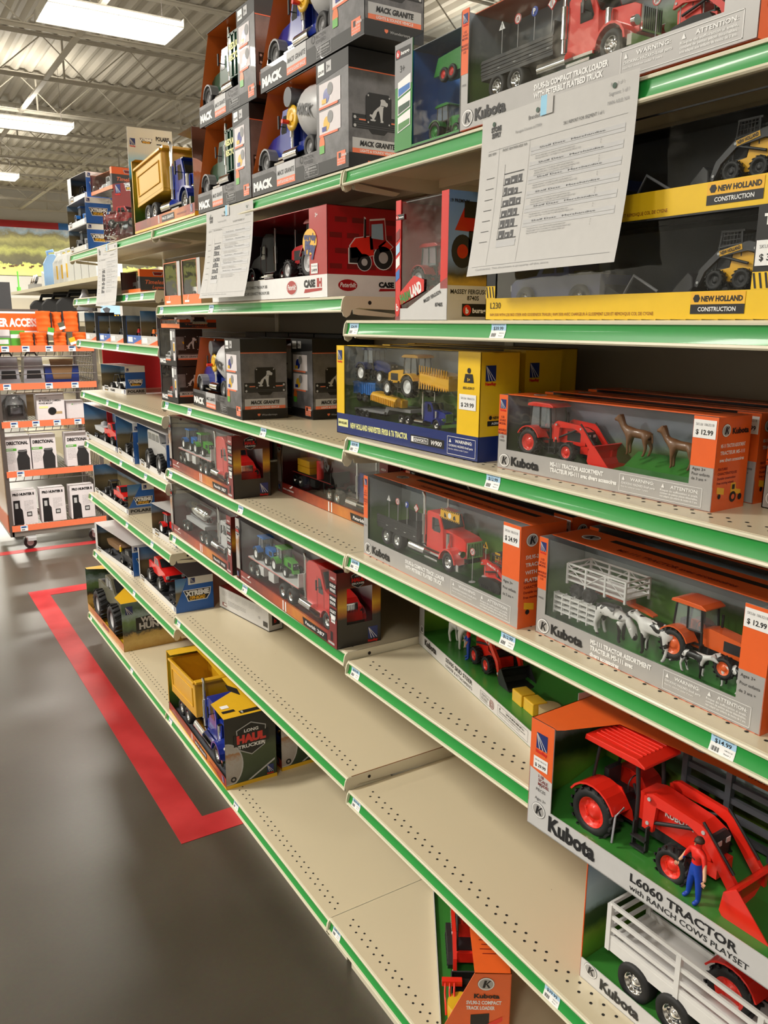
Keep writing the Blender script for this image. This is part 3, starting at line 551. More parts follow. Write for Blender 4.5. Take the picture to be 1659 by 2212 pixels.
        m.box(0, -24 * q, 28 * q, 124 * q, 24 * q, 92 * q, 'dark_green'); m.prism(S([(-3, 30), (-5, 60), (-3, 92), (0, 92), (0, 28)]), -24 * q, 24 * q, 'dark_green')
        for i in range(8): m.box((4 + i * 15) * q, -26 * q, 30 * q, (9 + i * 15) * q, 26 * q, 92 * q, 'dark_green')
        m.box(0, -26 * q, 89 * q, 124 * q, 26 * q, 93 * q, 'dark_green')
        f = Face(m, (0, 26.3 * q, 0), (-1, 0, 0), (0, 0, 1), (0, 1, 0)); f.txt('REDUCE REUSE', -118 * q, 68 * q, 9 * q, 'pale_yellow', w=84 * q, k=2, bold=.05); f.txt('RECYCLE', -118 * q, 52 * q, 9 * q, 'pale_yellow', w=48 * q, k=2, bold=.05)
        part(m, 'garbage_body', o)
    elif kind == 'dump':
        m.prism(S([(-14, 34), (-14, 88), (124, 88), (124, 34)]), -34 * q, -31 * q, 'bed_yellow'); m.prism(S([(-14, 34), (-14, 88), (124, 88), (124, 34)]), 31 * q, 34 * q, 'bed_yellow')
        m.box(-14 * q, -34 * q, 30 * q, 124 * q, 34 * q, 36 * q, 'bed_yellow'); m.box(-14 * q, -34 * q, 34 * q, -11 * q, 34 * q, 90 * q, 'bed_yellow'); m.prism(S([(121, 34), (121, 92), (134, 92), (134, 88), (125, 86), (125, 34)]), -34 * q, 34 * q, 'bed_yellow')
        for sg in (-1, 1):
            m.box(-16 * q, sg * 34 * q, 86 * q, 126 * q, sg * 37 * q, 90 * q, 'bed_yellow'); m.box(-2 * q, sg * 34 * q, 74 * q, 112 * q, sg * 35.4 * q, 76 * q, 'bed_yellow'); m.box(-2 * q, sg * 34 * q, 44 * q, 112 * q, sg * 35.4 * q, 46 * q, 'bed_yellow')
            m.box(-2 * q, sg * 34 * q, 44 * q, 0, sg * 35.4 * q, 76 * q, 'bed_yellow'); m.box(110 * q, sg * 34 * q, 44 * q, 112 * q, sg * 35.4 * q, 76 * q, 'bed_yellow')
        part(m, 'dump_bed', o, TR((0, 0, 0)) @ RY(math.radians(-4)), bev=1.0 * q)
    r = 16 if nose == 'granite' else 15
    wheels(o, sx([(fx, -24, r), (fx, 24, r), (26, -24, r), (26, 24, r), (60, -24, r), (60, 24, r)], s), r * q, 14 * q, rim, 0, .56)
    return o
def pickup(par, T, s=1, col='red', lift=1.0, big=1.0, name='toy_pickup', suv=False):
    q = s * .001; m = MB(); S = lambda P: [(a * q, (b + 22 * lift) * q) for a, b in P]
    if suv: body = [(0, 0), (0, 50), (4, 54), (100, 54), (108, 32), (150, 28), (156, 22), (156, 0)]
    else: body = [(0, 2), (0, 27), (52, 27), (54, 48), (60, 51), (92, 51), (110, 29), (150, 25), (158, 19), (158, 2)]
    m.prism(S(body), -26 * q, 26 * q, col)
    if suv:
        for a in (8, 40, 72): m.prism(S([(a, 33), (a, 49), (a + 26, 49), (a + 28, 33)]), -26.4 * q, 26.4 * q, 'glass')
    else:
        m.prism(S([(61, 31), (63, 47), (74, 47), (74, 31)]), -26.4 * q, 26.4 * q, 'glass'); m.prism(S([(78, 31), (78, 47), (90, 47), (100, 31)]), -26.4 * q, 26.4 * q, 'glass'); m.box(3 * q, -22 * q, (49.2 - 22 + 22 * lift) * q, 50 * q, 22 * q, (49.6 - 22 + 22 * lift) * q, 'soft_black')
    m.prism(S([(93, 50), (109, 30), (110, 30.6), (94, 50.8)]), -22 * q, 22 * q, 'glass')
    m.box(157 * q, -20 * q, (6 + 22 * lift) * q, 159.5 * q, 20 * q, (19 + 22 * lift) * q, 'soft_black')
    for sg in (-1, 1): m.box(156 * q, sg * 17 * q, (11 + 22 * lift) * q, 160.5 * q, sg * 25 * q, (19 + 22 * lift) * q, 'silver_light')
    m.box(6 * q, -12 * q, (12 + 8 * lift) * q, 150 * q, 12 * q, (22 * lift + 3) * q, 'soft_black')
    o = part(m, name, par, T, bev=1.6 * q); m = MB(); m.box(156 * q, -26 * q, (-3 + 22 * lift) * q, 165 * q, 26 * q, (3 + 22 * lift) * q, 'soft_black' if lift > 1 else 'chrome'); m.tube(sx([(162, -16, 22 * lift), (168, -14, 12 + 22 * lift), (168, 14, 12 + 22 * lift), (162, 16, 22 * lift)], s), 1.4 * q, 'soft_black', 6); part(m, 'bumper', o)
    r = 15 * big; wheels(o, sx([(30, -25, r), (30, 25, r), (126, -25, r), (126, 25, r)], s), r * q, 15 * big * q, 'light_grey' if big > 1.2 else 'chrome', 18 if big > 1.2 else 0, .5)
    return o
def utv(par, T, s=1, col='white', name='toy_off_road_buggy'):
    q = s * .001; m = MB(); S = lambda P: [(a * q, b * q) for a, b in P]
    m.prism(S([(0, 18), (4, 30), (36, 30), (38, 22), (66, 22), (70, 34), (96, 32), (108, 22), (106, 16), (4, 14)]), -18 * q, 18 * q, col)
    for sg in (-1, 1): m.tube(sx([(6, sg * 17, 30), (22, sg * 16, 56), (58, sg * 16, 57), (76, sg * 17, 33)], s), 1.5 * q, 'soft_black', 6); m.tube(sx([(40, sg * 16, 24), (40, sg * 16, 57)], s), 1.3 * q, 'soft_black', 6)
    m.box(22 * q, -16 * q, 56 * q, 58 * q, 16 * q, 58 * q, 'soft_black'); m.box(30 * q, -13 * q, 20 * q, 36 * q, 13 * q, 44 * q, 'soft_black'); m.box(30 * q, -13 * q, 20 * q, 50 * q, 13 * q, 27 * q, 'soft_black')
    o = part(m, name, par, T); wheels(o, sx([(18, -24, 15), (18, 24, 15), (90, -24, 15), (90, 24, 15)], s), 15 * q, 13 * q, 'light_grey', 14, .5); return o
def skid(par, T, s=1, col='kub_red', tracks=False, cage='soft_black', name='toy_skid_steer', rim=None, text=None):
    q = s * .001; m = MB(); S = lambda P: [(a * q, b * q) for a, b in P]
    m.prism(S([(-16, 12), (-18, 44), (0, 50), (20, 48), (24, 30), (50, 26), (52, 12)]), -15 * q, 15 * q, col); m.box(8 * q, -14 * q, 22 * q, 46 * q, 14 * q, 30 * q, 'soft_black')
    for sg in (-1, 1):
        y = sg * 14 * q
        for a, b in (((8, 44), (10, 76)), ((46, 26), (40, 76)), ((10, 76), (40, 76)), ((10, 60), (44, 56))): m.cyl((a[0] * q, y, a[1] * q), (b[0] * q, y, b[1] * q), 1.5 * q, cage, seg=6)
        for i in range(6): m.cyl(((13 + 5 * i) * q, y, 46 * q), ((12 + 5 * i) * q, y, 75 * q), .6 * q, cage, seg=5)
        for i in range(5): m.cyl((9 * q, y, (48 + 6 * i) * q), (43 * q, y, (47 + 6 * i) * q), .6 * q, cage, seg=5)
    m.box(6 * q, -15 * q, 75 * q, 42 * q, 15 * q, 78 * q, cage)
    o = part(m, name, par, T, bev=.6 * q); m = MB(); ac = col if cage == 'soft_black' else 'dark_grey'
    for sg in (-1, 1):
        y0, y1 = sg * 16 * q, sg * 21 * q
        m.prism(S([(-22, 46), (-18, 58), (-6, 62), (40, 52), (66, 30), (74, 8), (68, 6), (58, 26), (36, 44), (-4, 50)]), y0, y1, ac)
        m.cyl((-6 * q, sg * 19 * q, 34 * q), (40 * q, sg * 19 * q, 46 * q), 2 * q, 'soft_black', seg=6)
        for a, b in ((-16, 52), (38, 48), (68, 12)): m.cyl((a * q, sg * 21 * q, b * q), (a * q, sg * 22 * q, b * q), 2 * q, 'light_grey', seg=8)
    if text:
      for f in (Face(m, (2 * q, -21 * q, 52.5 * q), Vector((1, 0, -.22)).normalized(), Vector((.22, 0, 1)).normalized(), (0, -1, 0)), Face(m, (34 * q, 21 * q, 46 * q), Vector((-1, 0, .22)).normalized(), Vector((.22, 0, 1)).normalized(), (0, 1, 0))): f.rect(-2 * q, -1 * q, 32 * q, 6 * q, 'toy_yellow' if cage != 'soft_black' else col, 2); f.txt(text, 0, .5 * q, 4.4 * q, 'ink' if cage != 'soft_black' else 'white', w=30 * q, k=4, bold=.04)
    part(m, 'loader_arm', o); m = MB(); bucket(m, 80, s, 24, 'soft_black' if cage == 'soft_black' else 'dark_grey', sc=.8); part(m, 'bucket', o)
    if tracks:
        for sg in (-1, 1):
            m = MB(); m.prism(S([(-14, 0), (-22, 10), (-16, 20), (20, 26), (46, 24), (56, 12), (50, 0)]), sg * 15 * q, sg * 27 * q, 'tire')
            for i in range(9): m.cyl(((-10 + 7 * i) * q, sg * 27 * q, 5 * q), ((-10 + 7 * i) * q, sg * 28 * q, 5 * q), 3 * q, 'soft_black', seg=8)
            part(m, 'track', o)
    else: wheels(o, sx([(-2, -22, 14), (-2, 22, 14), (38, -22, 14), (38, 22, 14)], s), 14 * q, 11 * q, rim or col, 14, .56)
    return o
def skin(par, T, name, V, E, Rr, matn, root=0, sub=1):
    me = bpy.data.meshes.new(name); me.from_pydata(V, E, []); o = bpy.data.objects.new(name, me); COL.objects.link(o); o.parent = par; o.matrix_local = T
    mo = o.modifiers.new('skin', 'SKIN'); mo.use_smooth_shade = True
    for i, r in enumerate(Rr):
        me.skin_vertices[0].data[i].radius = (r, r) if not isinstance(r, tuple) else r
        me.skin_vertices[0].data[i].use_root = (i == root)
    sb = o.modifiers.new('sub', 'SUBSURF'); sb.levels = sb.render_levels = sub
    me.materials.append(M_(matn)); return o
def cow_spots():
    m, N, L, b = _new('cow_hide'); tc = N.new('ShaderNodeTexCoord'); nz = N.new('ShaderNodeTexNoise'); nz.inputs['Scale'].default_value = 46; nz.inputs['Detail'].default_value = 2; nz.inputs['Distortion'].default_value = .6
    cr = N.new('ShaderNodeValToRGB'); cr.color_ramp.interpolation = 'CONSTANT'; cr.color_ramp.elements[0].color = (.78, .77, .76, 1); cr.color_ramp.elements[1].position = .505; cr.color_ramp.elements[1].color = (.012, .012, .012, 1)
    L.new(tc.outputs['Object'], nz.inputs['Vector']); L.new(nz.outputs['Fac'], cr.inputs[0]); L.new(cr.outputs[0], b.inputs['Base Color']); b.inputs['Roughness'].default_value = .35
cow_spots()
def cow(par, T, s=1, mt='cow_hide', graze=False, calf=False, name='toy_cow', horse=False):
    q = s * .001; k = .8 if calf else 1
    # body along x, head at +x
    nk = (50, 0, 44) if horse else (44, 0, 40); hd = ((58, 0, 60), (70, 0, 54)) if horse else ((57, 0, 44), (69, 0, 38))
    if graze: nk, hd = (46, 0, 32), ((56, 0, 20), (60, 0, 8))
    V = [(0, 0, 36), (18, 0, 35), (36, 0, 37), nk, hd[0], hd[1], (-1, 0, 30)]; E = [(0, 1), (1, 2), (2, 3), (3, 4), (4, 5), (0, 6)]
    Rr = [9, 10.5 if not horse else 8.5, 9.5, 6, 5, 3.2, 7]
    def leg(x, y, at, top, back):
        b = len(V); V.extend([(x, y, top), (x + back, y * 1.05, 14), (x, y * 1.05, 2), (x + 3, y * 1.05, 0)]); E.extend([(at, b), (b, b + 1), (b + 1, b + 2), (b + 2, b + 3)]); Rr.extend([4.6, 2.6, 2.2, 2.4])
    leg(2, 6, 0, 24, -4); leg(0, -6, 0, 24, -4); leg(34, 6, 2, 24, 1); leg(38, -6, 2, 24, 1)
    b = len(V); V.extend([(-8, 0, 38), (-10, 0, 22)]); E.extend([(0, b), (b, b + 1)]); Rr.extend([1.4, 1.6])
    b = len(V); V.extend([(hd[0][0] - 1, 6, hd[0][2] + 4), (hd[0][0] - 1, -6, hd[0][2] + 4)]); E.extend([(4, b), (4, b + 1)]); Rr.extend([1.4, 1.4])
    V = [(a * q * k, c * q * k, d * q * k) for a, c, d in V]; Rr = [r * q * k * (.82 if calf else 1) for r in Rr]
    return skin(par, T, name, V, E, Rr, mt, 1)
def sign(par, T, kind, h=.055):
    m = MB(); m.cyl((0, 0, 0), (0, 0, h), .0007, 'light_grey', seg=6); m.cyl((0, 0, 0), (0, 0, .001), .006, 'light_grey', seg=12); f = Face(m, (0, -.0012, h), (1, 0, 0), (0, 0, 1), (0, -1, 0)); r = .0065
    m2 = lambda col: m.cyl((0, -.0010, h), (0, 0, h), r, col, seg=16)
    if kind == 'tri': m.prism([(-r, h - r * .7), (r, h - r * .7), (0, h + r)], -.0011, 0, 'white'); f.frame(-.0012, -.003, .0012, .003, .0005, 'ink', 1)
    elif kind == 'turn': m2('white'); f.ring(0, 0, r, .0012, 'red', 1); f.txt('U', 0, .002, .005, 'ink', al='c', rot=PI, k=2); f.poly([(-.0042, -.0045), (-.0035, -.0050), (.0042, .0042), (.0035, .0048)], 'red', 3)
    elif kind == 'P': m.cyl((0, -.0010, h), (0, 0, h), r, 'blue', seg=8); f.txt('P', 0, -.003, .0065, 'white', al='c', k=2, bold=.05)
    elif kind == 'lane': m.prism([(0, h - r * 1.3), (r * 1.3, h), (0, h + r * 1.3), (-r * 1.3, h)], -.0011, 0, 'red'); f.poly([(0, -r * 1.05), (r * 1.05, 0), (0, r * 1.05), (-r * 1.05, 0)], 'white', 1); f.rect(-.002, -.004, -.001, .004, 'ink', 2); f.rect(.001, -.004, .002, .004, 'red', 2)
    else: m.prism([(-r, h - r * .7), (r, h - r * .7), (0, h + r)] if kind == 'warn' else [(-r, h - r), (r, h - r), (r, h + r), (-r, h + r)], -.0011, 0, 'toy_yellow'); f.frame(-r * .8, -r * .8, r * .8, r * .8, .0005, 'ink', 1) if kind != 'warn' else None; f.poly([(-.003, -.003), (.003, -.003), (.002, 0), (-.001, .004), (-.002, .001)], 'ink', 2)
    return part(m, 'toy_road_sign', par, T)
def man(par, T, s=1):
    q = s * .001; V = [(0, 0, 50), (0, 0, 60), (0, 0, 70), (0, 0, 78), (0, 0, 84)]; E = [(0, 1), (1, 2), (2, 3), (3, 4)]; Rr = [8, 8.5, 9.5, 5.5, 4]
    m = MB()
    o = skin(par, T, 'toy_farmer_figure', [(a * q, b * q, c * q) for a, b, c in [(0, 0, 50), (0, 0, 60), (0, 0, 71), (0, 0, 79), (0, 0, 84), (0, 0, 92), (0, -1, 96), (12, 0, 78), (18, -3, 66), (26, -9, 56), (29, -12, 53), (-12, 0, 78), (-19, -2, 66), (-22, -8, 55), (-24, -10, 51), (5, 0, 46), (8, 0, 26), (9, 0, 6), (9, -9, 2), (-5, 0, 46), (-9, 0, 26), (-11, 0, 6), (-12, -9, 2)]],
      [(0, 1), (1, 2), (2, 3), (3, 4), (4, 5), (5, 6), (3, 7), (7, 8), (8, 9), (9, 10), (3, 11), (11, 12), (12, 13), (13, 14), (0, 15), (15, 16), (16, 17), (17, 18), (0, 19), (19, 20), (20, 21), (21, 22)],
      [v * q for v in (7, 7, 9, 7, 3.6, 6.2, 4.5, 4.6, 3.2, 2.6, 2.4, 4.6, 3.2, 2.6, 2.4, 6.2, 5, 3.6, 3.4, 6.2, 5, 3.6, 3.4)], 'farmer_skin', 0)
    # fingers on both hands
    for sg, cx, cz in ((1, 30, 51), (-1, -25, 49)):
        m = MB()
        for i in range(4): m.tube(sx([(cx + (i - 1.5) * 1.3, -12, cz), (cx + (i - 1.5) * 1.4, -14.5, cz - 2 - i % 2 * .4), (cx + (i - 1.5) * 1.3, -14.5, cz - 4.5)], s), .65 * q, 'skin', 6)
        m.tube(sx([(cx - sg * 2, -11, cz + 1), (cx - sg * 4, -12.5, cz - .5), (cx - sg * 4, -14, cz - 2)], s), .75 * q, 'skin', 6); part(m, 'hand', o)
    m = MB(); m.lathe([(0.1 * q, 5.8 * q), (4.5 * q, 4.8 * q), (6.9 * q, 1 * q), (6.9 * q, -1.5 * q), (5 * q, -2 * q)], 'hair', (0, .9 * q, 95 * q), 'z', 14); part(m, 'hair', o)
    m = MB(); m.cyl((-2.4 * q, -6.1 * q, 94 * q), (-2.4 * q, -6.6 * q, 94 * q), .8 * q, 'ink', seg=8); m.cyl((2.4 * q, -6.1 * q, 94 * q), (2.4 * q, -6.6 * q, 94 * q), .8 * q, 'ink', seg=8); m.prism([(-.8 * q, 90.5 * q), (.8 * q, 90.5 * q), (0, 94 * q)], -7.2 * q, -5.5 * q, 'skin'); m.box(-1.8 * q, -6.2 * q, 88.6 * q, 1.8 * q, -5.6 * q, 89.1 * q, 'red'); part(m, 'face', o)
    f = Face(MB(), (-6 * q, -9.0 * q, 70 * q), (1, 0, 0), (0, 0, 1), (0, -1, 0)); f.txt('Kubota', 0, 0, 3.4 * q, 'ink', w=12 * q, k=1, bold=.05); part(f.m, 'shirt_lettering', o)
    return o
def farmer_mat():
    m, N, L, b = _new('farmer_skin'); tc = N.new('ShaderNodeTexCoord'); sp = N.new('ShaderNodeSeparateXYZ'); L.new(tc.outputs['Object'], sp.inputs[0])
    ab = N.new('ShaderNodeMath'); ab.operation = 'ABSOLUTE'; L.new(sp.outputs[0], ab.inputs[0])
    cr = N.new('ShaderNodeValToRGB'); cr.color_ramp.interpolation = 'CONSTANT'; mr = N.new('ShaderNodeMapRange'); mr.inputs['From Max'].default_value = .1; L.new(sp.outputs[2], mr.inputs['Value']); L.new(mr.outputs[0], cr.inputs[0])
    e = cr.color_ramp.elements; e[0].color = (.01, .06, .45, 1); e[1].position = .52; e[1].color = (.80, .02, .012, 1); x = e.new(.84); x.color = (.72, .40, .25, 1)
    sel = N.new('ShaderNodeMath'); sel.operation = 'GREATER_THAN'; L.new(ab.outputs[0], sel.inputs[0]); sel.inputs[1].default_value = .0165
    mx = N.new('ShaderNodeMix'); mx.data_type = 'RGBA'; L.new(sel.outputs[0], mx.inputs['Factor']); L.new(cr.outputs[0], mx.inputs['A']); mx.inputs['B'].default_value = (.72, .40, .25, 1); L.new(mx.outputs['Result'], b.inputs['Base Color']); b.inputs['Roughness'].default_value = .4
farmer_mat()
def stake_trailer(par, T, s=1, L=110, chassis='kub_orange', rail='cow_white', wr='soft_black', name='toy_livestock_trailer', axx=(20, 44), H=26, W=26, floor='light_grey', ngate=3, diag=True):
    q = s * .001; m = MB(); m.box(0, -W * q, 25 * q, L * q, W * q, 27 * q, rail); m.box(4 * q, -5 * q, 19 * q, (L - 6) * q, 5 * q, 25 * q, chassis); m.box(4 * q, -6 * q, 14 * q, (L - 6) * q, 6 * q, 20 * q, chassis); m.prism([(a * q, b * q) for a, b in [(L - 12, 16), (L + 20, 14), (L + 34, 10), (L + 34, 8), (L + 18, 10), (L - 12, 12)]], -5 * q, 5 * q, chassis)
    o = part(m, name, par, T); m = MB(); z0, z1 = 27, 27 + H
    for sg in (-1, 1):
        y = sg * W
        for zz in range(4): z = z0 + (z1 - z0) * zz / 3; m.box(0, (y - .8) * q, (z - 1.3) * q, L * q, (y + .8) * q, (z + 1.3) * q, rail)
        for i in range(ngate + 1): x = L * i / ngate; m.box((x - 1.6) * q, (y - 1.4) * q, 20 * q, (x + 1.6) * q, (y + 1.4) * q, z1 * q, rail)
        if not diag: m.box(0, (y - .7) * q, 20 * q, L * q, (y + .7) * q, 31 * q, rail)
        for i in range(ngate if diag else 0): m.cyl((L * i / ngate * q, (y + sg * .9) * q, (z0 if i % 2 else z1) * q), (L * (i + 1) / ngate * q, (y + sg * .9) * q, (z1 if i % 2 else z0) * q), .9 * q, rail, seg=4)
    for x in (0, L):
        for zz in range(4): z = z0 + (z1 - z0) * zz / 3; m.box((x - .8) * q, -W * q, (z - 1.2) * q, (x + .8) * q, W * q, (z + 1.2) * q, rail)
        if diag: m.cyl((x * q, -W * q, z0 * q), (x * q, W * q, z1 * q), .8 * q, rail, seg=4)
    part(m, 'stake_rail', o); wheels(o, sx([(x, sg * (W - 2), 12) for x in axx for sg in (-1, 1)], s), 12 * q, 10 * q, wr, 12 if wr == 'soft_black' else 0, .55); return o
def flat_trailer(par, T, s=1, L=210, col='cow_white', name='toy_flatbed_trailer', deck=True):
    q = s * .001; m = MB(); m.box(0, -26 * q, 34 * q, L * q, 26 * q, 37 * q, col); m.box(0, -9 * q, 26 * q, L * q, 9 * q, 34 * q, col); m.box((L - 3) * q, -26 * q, 34 * q, L * q, 26 * q, 62 * q, col)
    for sg in (-1, 1):
        m.box(0, sg * 26 * q, 35 * q, L * q, sg * 26.6 * q, 36 * q, 'red')
        for x in (48, 98): m.box(x * q, sg * 14 * q, 12 * q, (x + 26) * q, sg * 24 * q, 30 * q, col)
        m.box((L - 58) * q, sg * 12 * q, 2 * q, (L - 54) * q, sg * 16 * q, 30 * q, col)
    o = part(m, name, par, T); wheels(o, sx([(x, sg * 20, 14) for x in (14, 44) for sg in (-1, 1)], s), 14 * q, 12 * q, 'chrome', 0, .55); return o
# ------------------------------------------------------------ logos
def newray(f, x, y, w, k=2, txt_=True):
    f.rect(x, y, x + w, y + w * 1.15, 'navy', k)
    for i in range(5): f.poly([(x + w * .04, y + w * (1.10 - i * .02)), (x + w * .06, y + w * 1.12), (x + w * (.96 - i * .15), y + w * .03), (x + w * (.90 - i * .15), y + w * .03)], 'white' if i % 2 == 0 else 'navy', k + 1 + i * .2)
    if txt_: f.txt('NewRay', x + w / 2, y - w * .30, w * .22, 'red', w=w * 1.05, k=k + 1, al='c', bold=.05)
def kub_emblem(f, x, y, r, k=2):
    f.disc(x, y, r, 'dark_grey', k, ry=r * .9); f.disc(x, y, r * .96, 'white', k + .5, ry=r * .86); f.disc(x, y, r * .84, 'silver', k + 1, ry=r * .72)
    f.poly([(x - r * .42, y - r * .5), (x - r * .12, y - r * .5), (x + r * .10, y + r * .52), (x - r * .20, y + r * .52)], 'ink', k + 2); f.poly([(x - r * .06, y - r * .02), (x + r * .36, y + r * .5), (x + r * .60, y + r * .5), (x + r * .12, y)], 'ink', k + 2); f.poly([(x - r * .02, y), (x + r * .22, y), (x + r * .52, y - r * .5), (x + r * .26, y - r * .5)], 'ink', k + 2)
def kubota(f, x, y, h, col='ink', k=3, w=None): f.txt('Kubota', x, y, h, col, w=w or h * 4.1, k=k, bold=.045)
def warn(f, x, y, w, h, k=3, col='white', fr=True, both=True):
    if fr: f.frame(x, y, x + w, y + h, h * .025, col, k)
    hw = w * (.5 if both else 1)
    def tri(a): f.poly([(a, y + h * .66), (a + h * .2, y + h * .66), (a + h * .1, y + h * .88)], col, k)
    tri(x + hw * .06); f.txt('WARNING:', x + hw * .28, y + h * .68, h * .17, col, w=hw * .6, k=k); f.txt('CHOKING HAZARD-Small parts', x + hw * .05, y + h * .44, h * .12, col, w=hw * .86, k=k, bold=.01); f.txt('Not for children under 3 years', x + hw * .05, y + h * .26, h * .09, col, w=hw * .7, k=k, bold=0)
    if both:
        tri(x + w * .53); f.txt('ATTENTION:', x + w * .64, y + h * .68, h * .17, col, w=w * .32, k=k)
        for i, t in enumerate(('Risque de suffocation si avalé,', 'contient de petites pièces détachables,', 'non adapté aux enfants de moins de 3 ans.')): f.txt(t, x + w * .52, y + h * (.48 - .16 * i), h * .11, col, w=w * .44, k=k, bold=.01)
def price_sticker(f, x, y, w, h, p, k=3, sku='SKU# 1863218'):
    f.rect(x, y, x + w, y + h, 'white', k); f.txt(sku, x + w * .1, y + h * .68, h * .14, 'grey', w=w * .8, k=k + 1, bold=0); f.txt('$ ' + p, x + w * .12, y + h * .2, h * .26, 'ink', w=w * .76, k=k + 1)
DOG = [(.06, .02), (.30, .02), (.34, .08), (.24, .10), (.34, .26), (.40, .44), (.50, .48), (.56, .30), (.60, .06), (.58, .0), (.74, .0), (.75, .06), (.70, .10), (.72, .46), (.74, .64), (.80, .72), (.92, .70), (.98, .76), (.98, .86), (.88, .90), (.82, .98), (.68, 1.0), (.58, .96), (.60, .86), (.56, .70), (.42, .60), (.24, .44), (.14, .28), (.02, .30), (.0, .22), (.10, .18), (.16, .10), (.04, .08)]
def bulldog(f, x, y, s, k=2):
    c = s * .12; f.poly([(x + c, y), (x + s - c, y), (x + s, y + c), (x + s, y + s - c), (x + s - c, y + s), (x + c, y + s), (x, y + s - c), (x, y + c)], 'black', k)
    for a in (.09, .91):
        for b in (.09, .91): f.disc(x + s * a, y + s * b, s * .03, 'light_grey', k + 1, seg=8)
    # dog drawn as fans so the outline stays concave
    s2 = s * .72; ox, oy = x + s * .14, y + s * .13; pts = [(ox + a * s2, oy + b * s2) for a, b in DOG]; f.poly(pts, 'light_grey', k + 1.5)
    f.rect(ox + s2 * .62, oy + s2 * .70, ox + s2 * .80, oy + s2 * .725, 'black', k + 2); f.poly([(ox + s2 * .44, oy + s2 * .50), (ox + s2 * .46, oy + s2 * .50), (ox + s2 * .52, oy + s2 * .12), (ox + s2 * .50, oy + s2 * .12)], 'black', k + 2)
def longhaul(f, x, y, s, k=2, small=False):
    P = lambda q: [(x + s * .5 + (a - .5) * s * q, y + s * .5 + (b - .5) * s * q) for a, b in [(.1, .22), (.5, 0), (.9, .22), (.94, .82), (.5, 1.0), (.06, .82)]]
    f.poly(P(1), 'light_grey', k); f.poly(P(.94), 'black', k + .5); f.rect(x - s * .02, y + s * .34, x + s * 1.02, y + s * .68, 'black', k + 1)
    f.txt('LONG', x + s * .5, y + s * .72, s * .09, 'white', w=s * .42, k=k + 2, al='c', bold=.03); f.txt('HAUL', x + s * .5, y + s * .42, s * .22, 'red', w=s * .86, k=k + 2, al='c', bold=.07); f.txt('TRUCKER', x + s * .5, y + s * .25, s * .10, 'white', w=s * .8, k=k + 2, al='c', bold=.03)
def xtreme(f, x, y, w, k=2, sub='OFF-ROAD'):
    h = w * .42; f.poly([(x, y + h), (x + w, y + h), (x + w * .96, y + h * .42), (x + w * .84, y), (x + w * .16, y), (x + w * .12, y + h * .36)], 'white', k); f.poly([(x + w * .03, y + h * .94), (x + w * .97, y + h * .94), (x + w * .93, y + h * .45), (x + w * .82, y + h * .07), (x + w * .19, y + h * .07), (x + w * .14, y + h * .40)], 'black', k + 1)
    f.txt('XTREME', x + w * .5, y + h * .48, h * .38, 'white', w=w * .84, k=k + 2, al='c', bold=.07); f.txt(sub, x + w * .5, y + h * .12, h * .28, 'toy_yellow', w=w * .56, k=k + 2, al='c', bold=.05)
def oval_logo(f, x, y, rx, ry, t, col='case_red', k=2): f.disc(x, y, rx, 'white', k, ry=ry); f.disc(x, y, rx * .94, col, k + .5, ry=ry * .9); f.txt(t, x, y - ry * .3, ry * .7, 'white', w=rx * 1.55, k=k + 1, al='c', sk=.25)
def case_ih(f, x, y, w, k=2): f.txt('CASE', x, y, w * .16, 'ink', w=w * .62, k=k, bold=.07); f.txt('IH', x + w * .7, y, w * .18, 'case_red', w=w * .26, k=k, bold=.07); f.poly([(x, y - w * .14), (x + w * .96, y - w * .10), (x + w * .98, y - w * .04), (x + w * .06, y - w * .05)], 'case_red', k)
def burago(f, x, y, w, k=2): h = w * .34; f.rect(x, y, x + w, y + h, 'black', k); f.disc(x + h * .5, y + h * .5, h * .42, 'red', k + 1); f.txt('b', x + h * .5, y + h * .26, h * .42, 'white', k=k + 2, al='c', bold=.06); f.txt('burago', x + h * 1.05, y + h * .3, h * .36, 'white', w=w - h * 1.25, k=k + 1, bold=.04)
def nh_plate(f, x, y, w, sub='CONSTRUCTION', k=2):
    h = w * .34; f.rect(x, y, x + w, y + h * .44, 'black', k); f.rect(x, y + h * .44, x + w, y + h, 'toy_yellow', k); f.disc(x + w * .11, y + h * .72, h * .2, 'black', k + 1, seg=6); f.txt('NEW HOLLAND', x + w * .2, y + h * .58, h * .24, 'black', w=w * .76, k=k + 1, bold=.04); f.txt(sub, x + w * .5, y + h * .12, h * .2, 'white', w=w * .7, k=k + 1, al='c')
# ------------------------------------------------------------ carton kit: local x along the front, y into the shelf, z up
def carton(L, H, D, wl, wr, hb, ht, front='white', side='white', top=None, lo=None, liner=None, ztop=0, left=None, t=.0012, open_left=False, open_top=False):
    m = MB(); top = top or side; m.box(0, 0, 0, L, D, t, side)
    m.box(0, D - t, 0, L, D, H, side); m.box(L - t, 0, 0, L, D, H, side)
    if not open_left: m.box(0, 0, 0, t, D, H, left or side)
    if not open_top: m.box(0, ztop, H - t, L, D, H, top)
    if hb: m.box(0, 0, 0, L, t, hb, lo or front)
    if wl: m.box(0, 0, hb, wl, t, H, front)
    if wr: m.box(L - wr, 0, hb, L, t, H, front)
    if ht: m.box(wl, 0, H - ht, L - wr, t, H, front)
    F = Face(m, (0, 0, 0), (1, 0, 0), (0, 0, 1), (0, -1, 0)); R_ = Face(m, (L, 0, 0), (0, 1, 0), (0, 0, 1), (1, 0, 0)); T_ = Face(m, (0, 0, H), (1, 0, 0), (0, 1, 0), (0, 0, 1)); return m, F, R_, T_
